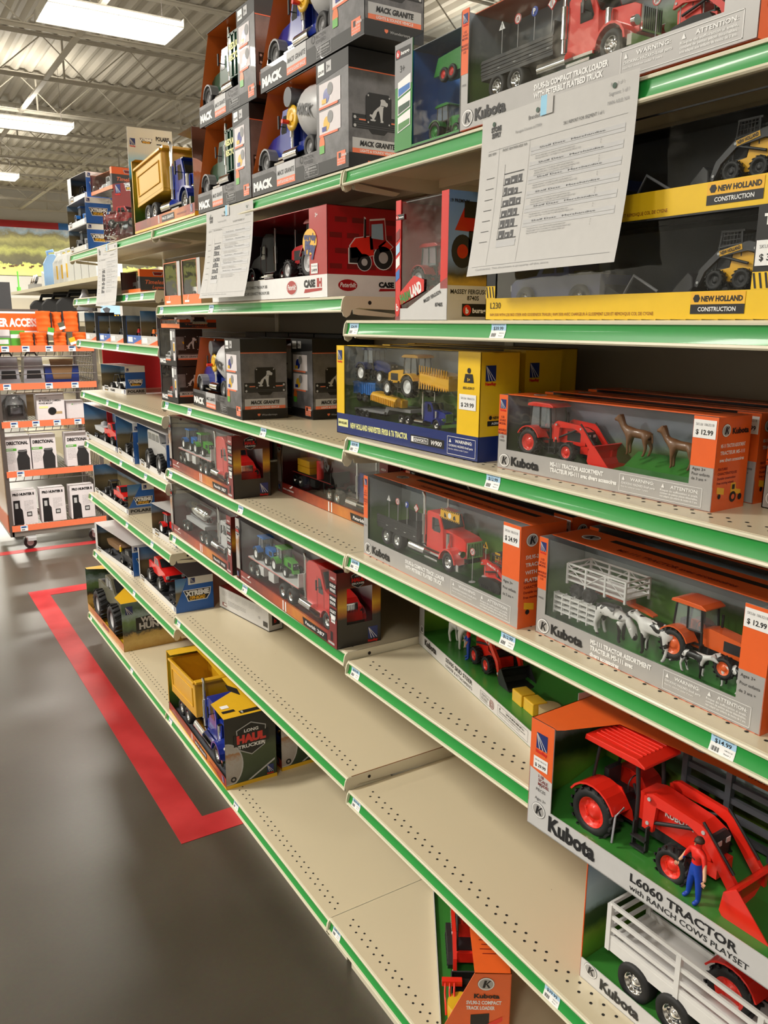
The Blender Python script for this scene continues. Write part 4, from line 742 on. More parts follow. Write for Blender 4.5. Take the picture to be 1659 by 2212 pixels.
def window(root, L, H, D, wl, wr, hb, ht=0, ztop=0, film='film', wrap=False):
    m = MB(); z1 = H - ht
    m.box(wl, .0014, hb, L - wr, .0017, z1 - .0014, film)
    if ztop: m.box(wl * .5, .0014, H - .0010, L - wr * .5, ztop, H - .0007, film)
    m.build('clear_window', root)
def backdrop(root, L, H, D, back, floor, x0=.0016, tray=0, trayh=0, endwall=True):
    m = MB(); e = .0016
    m.quad((x0, D - e, e), (L - e, D - e, e), (L - e, D - e, H - e), (x0, D - e, H - e), back)
    m.quad((x0, e, e + .0002), (L - e, e, e + .0002), (L - e, D - e, e + .0002), (x0, D - e, e + .0002), floor)
    m.quad((e, e, e), (e, D - e, e), (e, D - e, H - e), (e, e, H - e), back)
    if endwall: m.quad((L - e, e, e), (L - e, D - e, e), (L - e, D - e, H - e), (L - e, e, H - e), back)
    if trayh: m.prism([(e, e), (D * .35, e), (D * .5, trayh), (D - e, trayh), (D - e, e)], e, L - e, floor, 'x')
    m.build('backdrop_card', root)
film_mat('film'); film_mat('blister', rough=.04, amt=1.7, bump=1.6, bs=34)
ramp_mat('meadow_print', 2, 0, .2, [(0, (.05, .22, .03)), (.28, (.16, .36, .03)), (.36, (.20, .32, .04)), (.44, (.035, .07, .02)), (.55, (.05, .08, .03)), (.62, (.38, .50, .52)), (.8, (.50, .62, .70)), (1, (.30, .45, .62))], ns=14, nd=.16)
ramp_mat('pasture_print', 2, 0, .155, [(0, (.05, .18, .03)), (.45, (.16, .32, .06)), (.62, (.08, .18, .05)), (.72, (.34, .40, .42)), (1, (.36, .42, .50))], ns=9, nd=.2)
ramp_mat('dusk_print', 2, 0, .12, [(0, (.06, .12, .03)), (.42, (.11, .18, .06)), (.55, (.20, .24, .26)), (.75, (.40, .45, .56)), (1, (.28, .33, .44))], ns=7, nd=.22)
ramp_mat('desert_print', 2, 0, .15, [(0, (.10, .08, .05)), (.35, (.26, .20, .10)), (.50, (.16, .12, .06)), (.56, (.25, .33, .42)), (.72, (.10, .26, .50)), (1, (.01, .07, .28))], ns=10, nd=.15)
ramp_mat('concrete_print', 2, 0, .2, [(0, (.07, .07, .075)), (.5, (.17, .165, .175)), (1, (.10, .10, .105))], ns=30, nd=1.5)
ramp_mat('flame_print', 0, 0, .55, [(0, (.30, .02, .015)), (.25, (.18, .03, .02)), (.5, (.45, .08, .02)), (.72, (.62, .22, .03)), (1, (.30, .03, .015))], ns=22, nd=.35)
ramp_mat('sunset_print', 2, 0, .17, [(0, (.02, .018, .015)), (.38, (.035, .03, .02)), (.44, (.40, .12, .015)), (.55, (.75, .42, .03)), (.66, (.50, .20, .02)), (.8, (.10, .02, .012)), (1, (.14, .01, .008))], ns=16, nd=.12)
ramp_mat('red_tray', 2, 0, .2, [(0, (.16, .008, .018)), (.4, (.13, .008, .015)), (.55, (.48, .47, .47)), (1, (.38, .37, .38))], ns=4, nd=.1)
ramp_mat('rust_print', 2, 0, .22, [(0, (.32, .26, .22)), (.35, (.45, .42, .40)), (.5, (.40, .18, .06)), (.56, (.50, .47, .45)), (1, (.25, .24, .23))], ns=30, nd=.5)
ramp_mat('dark_field_print', 2, 0, .22, [(0, (.02, .035, .02)), (.3, (.03, .055, .02)), (.5, (.05, .075, .03)), (.62, (.012, .014, .012)), (1, (.010, .010, .010))], ns=24, nd=.2)
ramp_mat('yellow_field_print', 2, 0, .22, [(0, (.04, .08, .02)), (.3, (.10, .20, .02)), (.5, (.55, .50, .02)), (.8, (.75, .58, .03)), (1, (.28, .28, .06))], ns=7, nd=.2)
ramp_mat('forest_print', 2, 0, .21, [(0, (.48, .27, .05)), (.20, (.66, .46, .14)), (.32, (.50, .33, .08)), (.38, (.04, .04, .035)), (.44, (.06, .11, .06)), (.6, (.15, .26, .09)), (.72, (.30, .42, .44)), (.85, (.06, .13, .07)), (1, (.12, .20, .18))], ns=30, nd=.28)
ramp_mat('grass_orange_print', 0, 0, .6, [(0, (.50, .30, .05)), (.3, (.36, .10, .04)), (.6, (.58, .28, .05)), (1, (.45, .16, .05))], ns=20, nd=.4)
ramp_mat('sky_card', 2, 0, .345, [(0, (.03, .02, .012)), (.25, (.20, .12, .05)), (.33, (.02, .02, .02)), (.52, (.03, .04, .06)), (.58, (.04, .40, .75)), (.70, (.30, .60, .80)), (.80, (.66, .66, .62)), (1, (.70, .70, .66))], ns=9, nd=.14)
ramp_mat('wheat_print', 2, 0, .2, [(0, (.60, .36, .04)), (.3, (.52, .32, .05)), (.36, (.06, .05, .03)), (.5, (.20, .33, .60)), (1, (.12, .24, .55))], ns=20, nd=.12)
# ------------------------------------------------------------ products
def kub_front(F, R_, L, H, wl, wr, hb, lab, price=None, split=.47, small=1.0, ages=('Ages 3+', 'Pour enfants', 'de 3 ans +'), wbox=True, tl=.30):
    z = H * split
    F.rect(0, z, wl, H, 'kub_orange', 1); newray(F, wl * .18, H - wl * .18 - wl * .95, wl * .66, 2)
    for i, t in enumerate(('1:32', 'SCALE', 'MODEL', '', 'MODÈLE', 'ÉCHELLE', '1:32')):
        if t: F.txt(t, wl * .5, H - wl * 1.9 - i * wl * .27, wl * .17, 'dark_red', k=2, al='c')
    F.txt('19 PIECES', wl * .2, z - H * .1, wl * .16, 'ink', w=wl * .6, k=2, bold=0)
    F.rect(L - wr, z, L, H, 'kub_orange', 1)
    for i, t in enumerate(ages): F.txt(t, L - wr * .90, hb + (z - hb) * (.78 - .26 * i), wr * .11, 'ink', w=wr * (.55, .74, .62)[i], k=2, bold=0)
    kub_emblem(F, hb * .52, hb * .44, hb * .38); kubota(F, hb * 1.02, hb * .26, hb * .42, w=hb * 1.95)
    for i, t in enumerate(lab): F.txt(t, L * tl, hb * (.62 - .28 * i), hb * .19, 'white', k=2, bold=.045, cond=.82)
    if wbox: warn(F, L * .635, hb * .12, L * .33, hb * .78, 2)
    if price: price_sticker(F, L - wr * .98, H - wr * .78, wr * .92, wr * .66, price)
def kub_side(R_, D, H, title, art='tractor'):
    R_.rect(0, 0, D, H, 'kub_orange', 1); kub_emblem(R_, D * .24, H * .86, D * .13); kubota(R_, D * .42, H * .82, D * .10, w=D * .5)
    for i, t in enumerate(title): R_.txt(t, D * .12, H * (.68 - .075 * i), D * .065, 'white', w=D * .74 if len(t) > 10 else D * .4, k=2)
    for i, t in enumerate(('FEATURES', 'CARACTÉRISTIQUES', 'Durable construction', 'Free moving wheels')): R_.txt(t, D * .1, H * (.44 - .05 * i), D * .045, 'dark_red', k=2)
    # little printed tractor with a trailer
    a, b, u = D * .12, H * .10, D
    R_.poly([(a, b + u * .16), (a + u * .22, b + u * .12), (a + u * .22, b + u * .24), (a, b + u * .28)], 'toy_yellow', 2); R_.disc(a + u * .08, b + u * .1, u * .045, 'ink', 3); R_.disc(a + u * .50, b + u * .06, u * .10, 'ink', 3); R_.disc(a + u * .50, b + u * .06, u * .05, 'kub_orange', 4); R_.disc(a + u * .72, b + u * .04, u * .06, 'ink', 3)
    R_.poly([(a + u * .42, b + u * .14), (a + u * .42, b + u * .32), (a + u * .56, b + u * .32), (a + u * .58, b + u * .2), (a + u * .74, b + u * .17), (a + u * .74, b + u * .08)], 'toy_yellow', 2); R_.rect(a + u * .45, b + u * .2, a + u * .53, b + u * .29, 'ink', 4)
def kub_box(name, label, loc, dz, L, H, D, lab, price, title, back='dusk_print', floor='tray_green', wl=.019, wr=.034, hb=.028, trayh=0, tl=.30, top='kub_orange', ztop=.25, group='silver and orange farm toy boxes', fill=None):
    t = thing(name, label, 'toy box', loc, rzd(dz), group); m, F, R_, T_ = carton(L, H, D, wl, wr, hb, 0, 'silver', 'kub_orange', top=top, lo='silver', left='silver', ztop=D * ztop)
    kub_front(F, R_, L, H, wl, wr, hb, lab, price, tl=tl); kub_side(R_, D, H, title)
    T_.txt(title[0] + ' ' + title[-1], L * .3, D * .4, D * .10, 'dark_red', w=L * .5, k=1); T_.rect(L * .2, D * .68, L * .92, D * .82, 'black', 1); kub_emblem(T_, L * .12, D * .62, D * .16, 1)
    m.build('carton', t); backdrop(t, L, H, D, back, floor, trayh=trayh); window(t, L, H, D, wl, wr, hb, 0, D * ztop)
    if fill: fill(t)
    return t
# nearest bay, third shelf: tractor and two foals
def f_foal(t):
    tractor(t, TR((.060, .038, .026)), .98, 'kub_red', 'kub_red')
    cow(t, TR((.262, .030, .050)) @ RZ(PI), .82, 'foal', horse=True, name='toy_foal'); cow(t, TR((.335, .028, .042)) @ RZ(PI), .82, 'foal', horse=True, name='toy_foal')
    m = MB(); m.prism([(.004, .030), (.03, .032), (.06, .05), (.064, .004), (.004, .004)], .225, .349, 'tray_green', 'x'); m.build('blister_tray', t)
M5 = ['M5-111 TRACTOR ASSORTMENT', 'TRACTEUR M5-111 avec divers accessoires']
kub_box('tractor_box', 'silver and orange box of red tractor with two brown foals, nearest bay', (.031, .998, ZA[3]), 2.5, .385, .116, .068, M5, '12.99', ['M5-111 TRACTOR ASSORTMENT', 'TRACTEUR M5-111', 'avec divers accessoires'], fill=f_foal, hb=.031)
kub_box('tractor_box', 'part-hidden silver and orange box at right edge behind tractor-and-foals box', (.13, .60, ZA[3]), 0, .385, .116, .068, M5, '12.99', ['M5-111 TRACTOR ASSORTMENT', 'TRACTEUR M5-111'], hb=.031, fill=lambda t: tractor(t, TR((.062, .040, .003)), .92, 'kub_red', 'kub_red'))
kub_box('tractor_box', 'low silver box standing behind the tractor-and-foals box, only its top edge showing', (.13, 1.002, ZA[3]), 1, .385, .116, .068, M5, '12.99', ['M5-111 TRACTOR ASSORTMENT', 'TRACTEUR M5-111'], hb=.031, fill=lambda t: tractor(t, TR((.062, .040, .003)), .92, 'kub_red', 'kub_red'))
kub_box('tractor_box', 'silver box in the third row behind the tractor-and-foals box', (.216, .99, ZA[3]), 0, .385, .118, .068, M5, '12.99', ['M5-111 TRACTOR ASSORTMENT', 'TRACTEUR M5-111'], hb=.031)
SV = ['SVL95-2s COMPACT TRACK LOADER', 'WITH PETERBILT FLATBED TRUCK']
def f_svl(t):
    truck(t, TR((.034, .052, .033)), 1.22, 'kub_red', 'flatbed', 'long')
    for i, k in enumerate(('tri', 'turn', 'P', 'lane')): sign(t, TR((.072 + .034 * i, .018, .074)), k)
    sign(t, TR((.375, .030, .048)), 'warn'); sign(t, TR((.405, .032, .035)), 'box'); sign(t, TR((.435, .034, .03)), 'box'); sign(t, TR((.345, .025, .03)), 'turn')
    skid(t, TR((.385, .042, .031)), .80, 'kub_red', True, text='KUBOTA')
    m = MB(); m.box(0, -.001, 0, .058, 0, .018, 'toy_yellow'); f = Face(m, (0, -.001, 0), (1, 0, 0), (0, 0, 1), (0, -1, 0))
    for i in range(11): f.poly([(i * .0053, .0155), (i * .0053 + .003, .0155), (i * .0053 + .004, .018), (i * .0053 + .001, .018)], 'ink', 1); f.poly([(i * .0053, 0), (i * .0053 + .003, 0), (i * .0053 + .004, .0025), (i * .0053 + .001, .0025)], 'ink', 1)
    f.disc(.029, .009, .005, 'white', 1); f.poly([(.012, .004), (.020, .004), (.017, .009), (.013, .013)], 'ink', 1); f.poly([(.040, .004), (.048, .004), (.045, .012), (.040, .009)], 'ink', 1)
    part(m, 'toy_barrier', t, TR((.255, .018, .128)))
SVT = ['SVL95-2s COMPACT', 'TRACK LOADER', 'WITH PETERBILT', 'FLATBED TRUCK']
b1 = kub_box('truck_set_box', 'silver and orange box of red flatbed truck and road signs on nearest bay fourth shelf', (.029, 1.415, ZA[4]), -1.7, .500, .166, .092, SV, '24.99', SVT, fill=f_svl, back='pasture_print', wl=.017, wr=.043, hb=.036, tl=.33)
dup(b1, (.135, 1.42, ZA[4]), rzd(-1), 'orange topped box directly behind the flatbed truck box, only its dark top showing')
dup(b1, (.0, 1.078, ZA[1] + .002), rzd(0), 'silver box of red flatbed truck on nearest bay top shelf, behind the paper')
def f_cows(t):
    stake_trailer(t, TR((.035, .052, .064)), 1.02, 112, H=24, W=24); tractor(t, TR((.245, .045, .040)), .98, 'kub_orange', 'kub_orange', loader=False)
    m = MB()
    for k_ in range(3):
        for zz in range(4): m.box(0, .004 * k_, .004 + zz * .008, .088, .004 * k_ + .0015, .007 + zz * .008, 'cow_white')
        for i in range(6): m.box(i * .0172, .004 * k_ - .0004, 0, i * .0172 + .002, .004 * k_ + .002, .033, 'cow_white')
    part(m, 'toy_fence', t, TR((.022, .014, .037)))
    cow(t, TR((.116, .018, .034)), 1.08, graze=True); cow(t, TR((.236, .020, .032)) @ RZ(PI), 1.10); cow(t, TR((.264, .017, .032)), .90, calf=True); cow(t, TR((.345, .020, .030)) @ RZ(PI - .2), .95, calf=True)
b2 = kub_box('ranch_set_box', 'silver and orange box of orange tractor, white trailer and toy cows, nearest bay', (.033, .894, ZA[4]), -.4, .388, .154, .098, ['M5-111 TRACTOR ASSORTMENT', 'TRACTEUR M5-111 avec', 'divers accessoires'], '12.99', ['M5-111 TRACTOR', 'TRACTEUR M5-111', 'avec accessoires'], fill=f_cows, back='pasture_print', trayh=.050, wl=.019, wr=.036, hb=.034, tl=.30)
dup(b2, (.145, .90, ZA[4]), rzd(.5), 'orange topped box right behind the cows playset box, clear window edge showing')
dup(b2, (.035, .492, ZA[4]), rzd(.0), 'sliver of another silver box at right edge beside the cows playset box')
# skid steer set, standing askew
def f_skid(t):
    cow(t, TR((.075, .05, .030)), 1.25, 'cow_white', name='toy_cow'); skid(t, TR((.205, .070, .030)), 1.30, 'kub_red', rim='kub_red', text='KUBOTA')
    m = MB(); m.box(0, 0, 0, .035, .03, .024, 'gold'); part(m, 'toy_hay_bale', t, TR((.372, .03, .028)), bev=.002); m = MB(); m.box(0, 0, 0, .035, .03, .024, 'gold'); part(m, 'toy_hay_bale', t, TR((.410, .032, .028)), bev=.002)
    m = MB(); m.cyl((0, 0, 0), (0, 0, .022), .02, 'tan', seg=20); part(m, 'toy_round_bale', t, TR((.455, .06, .028))); man(t, TR((.178, .035, .03)) @ RZ(-.4), .72)
t = thing('skid_steer_box', 'long silver tray box of red skid steer and white cow standing askew under the shelf', 'toy box', (.183, 1.430, ZA[5]), rzd(-11.6), 'silver and orange farm toy boxes')
L, H, D = .625, .160, .15; m, F, R_, T_ = carton(L, H, D, .026, 0, .030, 0, 'silver', 'meadow_print', lo='silver_light', left='silver', open_top=True)
F.rect(0, H * .62, .026, H, 'kub_orange', 1); kub_emblem(F, .018, .042, .010); kubota(F, .034, .012, .013, w=.062); F.txt('SSV65 SKID STEER', .145, .017, .0085, 'ink', w=.125, k=2); F.txt('LOADER & ATTACHMENTS', .145, .006, .006, 'ink', w=.125, k=2, bold=0)
F.frame(.305, .006, .345, .024, .0006, 'ink', 2); F.txt('LIGHTS &', .309, .016, .005, 'ink', w=.03, k=2, bold=0); F.txt('SOUNDS', .309, .009, .005, 'ink', w=.026, k=2, bold=0)
for i in (.4, .7, 1): F.ring(.352, .014, .009 * i, .001, 'dark_red', 2)
warn(F, .375, .005, .11, .021, 2, 'ink', both=False); m.build('carton', t); backdrop(t, L, H, D, 'meadow_print', 'tray_green'); MB().prism([(.002, .028), (.09, .030), (D - .003, .06), (D - .003, .003), (.002, .003)], .003, L - .003, 'tray_green', 'x').build('blister_tray', t); f_skid(t)
# ranch cows playsets (big, 1:18), one on the other
def ranch(label, loc, dz, L, H, D, lower):
    t = thing('ranch_playset_box', label, 'toy box', loc, rzd(dz), 'large open front ranch playset boxes')
    m = MB(); t_ = .0014; hb = .036; wl = .044
    m.box(0, 0, 0, L, D, t_, 'silver_light'); m.box(0, D - t_, 0, L, D, H, 'kub_orange'); m.box(L - t_, 0, 0, L, D, H, 'kub_orange'); m.box(0, 0, 0, L, t_, hb, 'silver_light')
    if lower: m.box(0, 0, 0, t_, D, H, 'kub_orange'); m.box(0, D * .6, H - t_, L, D, H, 'kub_orange')
    else:
        m.box(0, 0, 0, t_, D, H, 'kub_orange'); m.box(0, 0, hb, wl, t_, H, 'silver_light')
        # top panel with its bevelled cut-out above the window
        m.poly([(0, 0, H), (wl + .004, 0, H), (wl + .010, .010, H), (wl + .040, D * .52, H), (L * .50, D * .60, H), (L, D * .60, H), (L, D, H), (0, D, H)], 'kub_orange')
    F = Face(m, (0, 0, 0), (1, 0, 0), (0, 0, 1), (0, -1, 0)); T_ = Face(m, (0, 0, H), (1, 0, 0), (0, 1, 0), (0, 0, 1))
    if not lower:
        F.poly([(0, H * .55), (wl, H * .50), (wl, H), (0, H)], 'kub_orange', 1); newray(F, wl * .26, H - wl * .95, wl * .48, 2); price_sticker(F, wl * .18, H * .56, wl * .62, wl * .42, '29.99')
        for i, q_ in enumerate(('1:18', 'SCALE', 'MODEL')): F.txt(q_, wl * .42, H * .50 - i * .006 - .002, .0045, 'dark_red', k=2)
        for i, q_ in enumerate(('17', 'PIECES', '', 'Ages 3+')): F.txt(q_, wl * .55, H * .40 - i * .007, .0045, 'ink', k=2, al='c', bold=0)
        kubota(T_, .075, D * .72, .018, w=.085, k=1); kub_emblem(T_, .19, D * .80, .022, 1); T_.txt('L6060', .30, D * .82, .016, 'dark_red', k=1); T_.txt('with RANCH COWS PLAYSET', .26, D * .66, .012, 'dark_red', w=.18, k=1)
    kub_emblem(F, .022, .026 if lower else .030, .013); kubota(F, .042, .010, .017 if lower else .022, w=.075 if lower else .085)
    if not lower: F.txt('L6060 TRACTOR', .185, .018, .011, 'ink', w=.15, k=2, bold=.03); F.txt('with RANCH COWS PLAYSET', .185, .006, .0075, 'ink', w=.165, k=2, bold=.01); F.frame(.395, .010, .43, .026, .0006, 'ink', 2); F.txt('LIGHTS & SOUNDS', .397, .015, .006, 'ink', w=.03, k=2)
    else: F.txt('L6060 TRACTOR', .16, .016, .010, 'ink', w=.14, k=2, bold=.03)
    m.build('carton', t); backdrop(t, L, H, D, 'meadow_print', 'tray_green'); MB().prism([(.002, hb - .006), (D * .5, hb), (D * .75, hb + .012), (D - .003, hb + .02), (D - .003, .002), (.002, .002)], .003, L - .003, 'tray_green', 'x').build('tray', t)
    if lower:
        stake_trailer(t, TR((.040, .062, hb - .012)), 2.5, 150, 'soft_black', wr='chrome', H=25, W=19, axx=(22, 50), floor='cow_white', name='toy_ranch_trailer', ngate=3, diag=False); tractor(t, TR((.215, .118, hb + .03)), 1.75, 'kub_red', 'kub_red', 'rops', loader=False)
    else:
        tractor(t, TR((.098, .074, hb - .012)), 1.63, 'kub_red', 'kub_red', 'rops', text='KUBOTA')
        man(t, TR((.262, .020, hb - .006)) @ RZ(-.25), .86)
        m = MB()
        for i in range(5): m.box(0, 0, .012 + .022 * i, .28, .006, .020 + .022 * i, 'slate')
        for i in range(5): m.box(.065 * i, -.002, .0, .065 * i + .008, .008, .115, 'slate')
        part(m, 'toy_cattle_pen', t, TR((.155, D - .03, hb + .01)))
        m = MB(); m.tube([(.142, .034, hb + .050), (.138, .022, hb + .040), (.138, .018, hb + .002)], .0016, 'plastic_clear_grey', 6); part(m, 'zip_tie', t)
    return t
ranch('big orange and silver box of red canopy tractor, farmer figure and loader bucket', (-.065, .787, ZA[5] + .001), 2.4, .46, .166, .165, False)
ranch('open box with white ranch trailer, lowest in the stack under the canopy tractor box', (.052, .773, ZA[6]), 1.5, .46, .255, .17, True)
# yellow and blue harvester set, with two more behind
def f_harv(t):
    tractor(t, TR((.060, .048, .108)), .82, 'navy', 'white', loader=False, small=True, name='toy_tractor'); h = tractor(t, TR((.232, .045, .088)) @ RZ(PI), .95, 'toy_yellow', 'white', loader=False, name='toy_forage_harvester')
    m = MB(); m.prism([(0, 0), (.086, -.010), (.086, .016), (.0, .020)], 0, .05, 'toy_yellow')
    for i in range(12): m.cyl((.002 + .0072 * i, -.001, .018 - i * .0006), (.006 + .0072 * i, -.004, .032 - i * .0006), .0012, 'toy_yellow', seg=5); m.cyl((.002 + .0072 * i, -.001, .002 - i * .0008), (.008 + .0072 * i, -.006, -.010), .0012, 'toy_yellow', seg=5)
    part(m, 'toy_corn_header', t, TR((.262, .02, .118)))
    m = MB(); m.box(0, 0, .012, .082, .04, .036, 'sky_blue'); m.box(-.002, -.001, .034, .084, .041, .037, 'sky_blue')
    for i in range(10): m.box(.004 + .008 * i, -.0012, .014, .0065 + .008 * i, 0, .034, 'sky_blue')
    m.prism([(.082, .012), (.120, .0), (.122, -.004), (.09, .004)], .015, .025, 'sky_blue'); o = part(m, 'toy_grain_trailer', t, TR((.018, .03, .070))); wheels(o, [(.022, .002, .006), (.042, .002, .006), (.022, .038, .006), (.042, .038, .006)], .009, .006, 'soft_black', 0, .5)
    m = MB(); m.cyl((0, 0, .01), (.085, 0, .003), .008, 'toy_yellow', seg=10); m.prism([(0, 0), (.09, -.008), (.092, .006), (0, .018)], .004, .018, 'toy_yellow')
    for i in range(14): m.box(.003 + .006 * i, -.010, .001 - i * .0006, .005 + .006 * i, -.0005, .012 - i * .0006, 'toy_yellow')
    part(m, 'toy_combine_header', t, TR((.108, .022, .074)))
    m = MB(); m.box(0, 0, .012, .12, .05, .017, 'grey'); m.prism([(.11, .012), (.118, .028), (.20, .028), (.20, .022), (.128, .022), (.120, .012)], 0, .05, 'grey'); o = part(m, 'toy_lowboy_trailer', t, TR((.022, .03, .036))); wheels(o, [(x, y, .007) for x in (.012, .030, .048) for y in (.002, .048)], .008, .006, 'soft_black', 0, .5)
    truck(t, TR((.170, .052, .034)), .62, 'truck_blue', 'none', 'long')
def harv(label, loc, dz, toys=True):
    L, H, D = .456, .179, .085; t = thing('harvester_box', label, 'toy box', loc, rzd(dz), 'yellow and blue farm machine boxes')
    wl, wr, hb = .030, .058, .042; m, F, R_, T_ = carton(L, H, D, wl, wr, hb, 0, 'yellow', 'yellow', lo='navy', ztop=D * .3, left='yellow')
    R_.rect(0, 0, D, H * .235, 'navy', 1); newray(R_, D * .12, H * .74, D * .26, 2); newray(F, wl * .22, H - wl * .95, wl * .56, 2); nh_plate(R_, D * .2, H * .33, D * .66, 'AGRICULTURE', 2)
    F.rect(wl * .2, hb * .35, wl * 1.5, hb * .72, 'pale_yellow', 1); F.txt('NEW HOLLAND', wl * .26, hb * .48, .005, 'ink', w=wl * 1.1, k=2)
    F.txt('NEW HOLLAND HARVESTER FR920 & T6 TRACTOR', L * .12, hb * .36, .0105, 'pale_yellow', w=L * .44, k=2, bold=.04)
    F.rect(L * .58, hb * .25, L * .80, hb * .62, 'black', 1); F.rect(L * .587, hb * .32, L * .70, hb * .56, 'white', 2); F.rect(L * .603, hb * .34, L * .697, hb * .54, 'black', 3); F.txt('KENWORTH', L * .607, hb * .37, .0055, 'white', w=L * .085, k=4); F.txt('W900', L * .715, hb * .34, .008, 'white', w=L * .07, k=3, sk=.2)
    warn(F, L * .82, hb * .12, L * .165, hb * .74, 2, both=False)
    F.disc(L - wr * .5, H * .83, .0045, 'ink', 2); F.poly([(L - wr * .72, H * .72), (L - wr * .28, H * .72), (L - wr * .34, H * .80), (L - wr * .66, H * .80)], 'ink', 2); F.txt('5+', L - wr * .5, H * .735, .005, 'yellow', k=3, al='c'); F.txt('855-03917', L - wr * .5, H * .66, .004, 'ink', w=wr * .5, k=2, al='c')
    price_sticker(F, L - wr * .9, H * .47, wr * .75, wr * .44, '29.99', sku='SKU# 1866331')
    m.build('carton', t); backdrop(t, L, H, D, 'pasture_print', 'slate'); window(t, L, H, D, wl, wr, hb, 0, D * .3)
    if toys: f_harv(t)
    return t
hv = harv('yellow and blue harvester box at left front of nearest bay third shelf', (.015, 1.502, ZA[3]), 1.9)
dup(hv, (.150, 1.54, ZA[3]), rzd(1), 'yellow box just right of and behind the front harvester box')
dup(hv, (.255, 1.60, ZA[3]), rzd(0), 'rearmost yellow box, deepest on shelf beside dark back panel')
# yellow pickup-and-gooseneck boxes on the eye-level shelf
def nhskid(label, loc, dz):
    L, H, D = .50, .118, .11; t = thing('construction_set_box', label, 'toy box', loc, rzd(dz), 'yellow construction truck boxes'); hb, wr, wl = .032, .05, .022
    m, F, R_, T_ = carton(L, H, D, wl, wr, hb, .002, 'black', 'black', lo='yellow', left='yellow', ztop=D * .6)
    for x0, x1 in ((0, wl), (L - wr, L)):
        F.rect(x0, hb, x1, hb + .018, 'yellow', 1); n = int((x1 - x0) / .007)
        for i in range(n): F.poly([(x0 + i * .007 + .004, hb + .001), (x0 + i * .007 + .0065, hb + .001), (x0 + i * .007 + .003, hb + .017), (x0 + i * .007 + .0005, hb + .017)], 'ink', 2)
    F.txt('L230', .012, .017, .009, 'ink', k=2, bold=0); F.txt('RAM 3500 WITH L230 SKID STEER AND GOOSENECK TRAILER | RAM 3500 AVEC CHARGEUR À GLISSEMENT L230 ET REMOVQUE COL DE CYGNE', .012, .006, .004, 'dark_red', w=.31, k=2, bold=0)
    nh_plate(F, .375, .007, .07, 'CONSTRUCTION', 2); F.txt('TOMY', L - wr + .008, H - .020, .010, 'white', k=2, bold=.06); price_sticker(F, L - wr + .002, hb + .024, wr * .8, .026, '39.99', sku='SKU# 1880521')
    m.build('carton', t); backdrop(t, L, H, D, 'slate', 'soft_black'); window(t, L, H, D, wl, wr, hb, .002)
    pickup(t, TR((.218, .044, .012)) @ RZ(PI), 1.12, 'navy', .7, 1.05)
    m = MB(); m.box(.148, .02, .026, .44, .08, .031, 'soft_black'); m.prism([(.150, .03), (.150, .066), (.185, .066), (.20, .056), (.23, .040), (.25, .03)], .025, .075, 'soft_black'); m.prism([(.44, .026), (.455, .020), (.455, .024), (.44, .031)], .02, .08, 'soft_black')
    for i in range(5): m.box(.160 + .006 * i, .0245, .056, .163 + .006 * i, .025, .060, 'red' if i % 2 else 'white')
    o = m.build('toy_gooseneck_trailer', t); wheels(o, [(.345, .026, .020), (.375, .026, .020), (.345, .074, .020), (.375, .074, .020)], .011, .010, 'chrome', 0, .56)
    skid(t, TR((.415, .05, .033)) @ RZ(PI), .86, 'toy_yellow', cage='dark_grey', rim='soft_black', text='NEW HOLLAND'); m = MB(); m.tube([(.245, .03, .03), (.27, .02, .055), (.30, .03, .035)], .002, 'plastic_clear_grey', 6); part(m, 'plastic_strap', t)
    return t
nhskid('lower yellow construction truck box on eye-level shelf, price tag $39.99 beneath', (.008, 1.012, ZA[2]), 0); nhskid('upper yellow construction truck box, stacked on another at right edge of photo', (.014, 1.01, ZA[2] + .1185), .5)
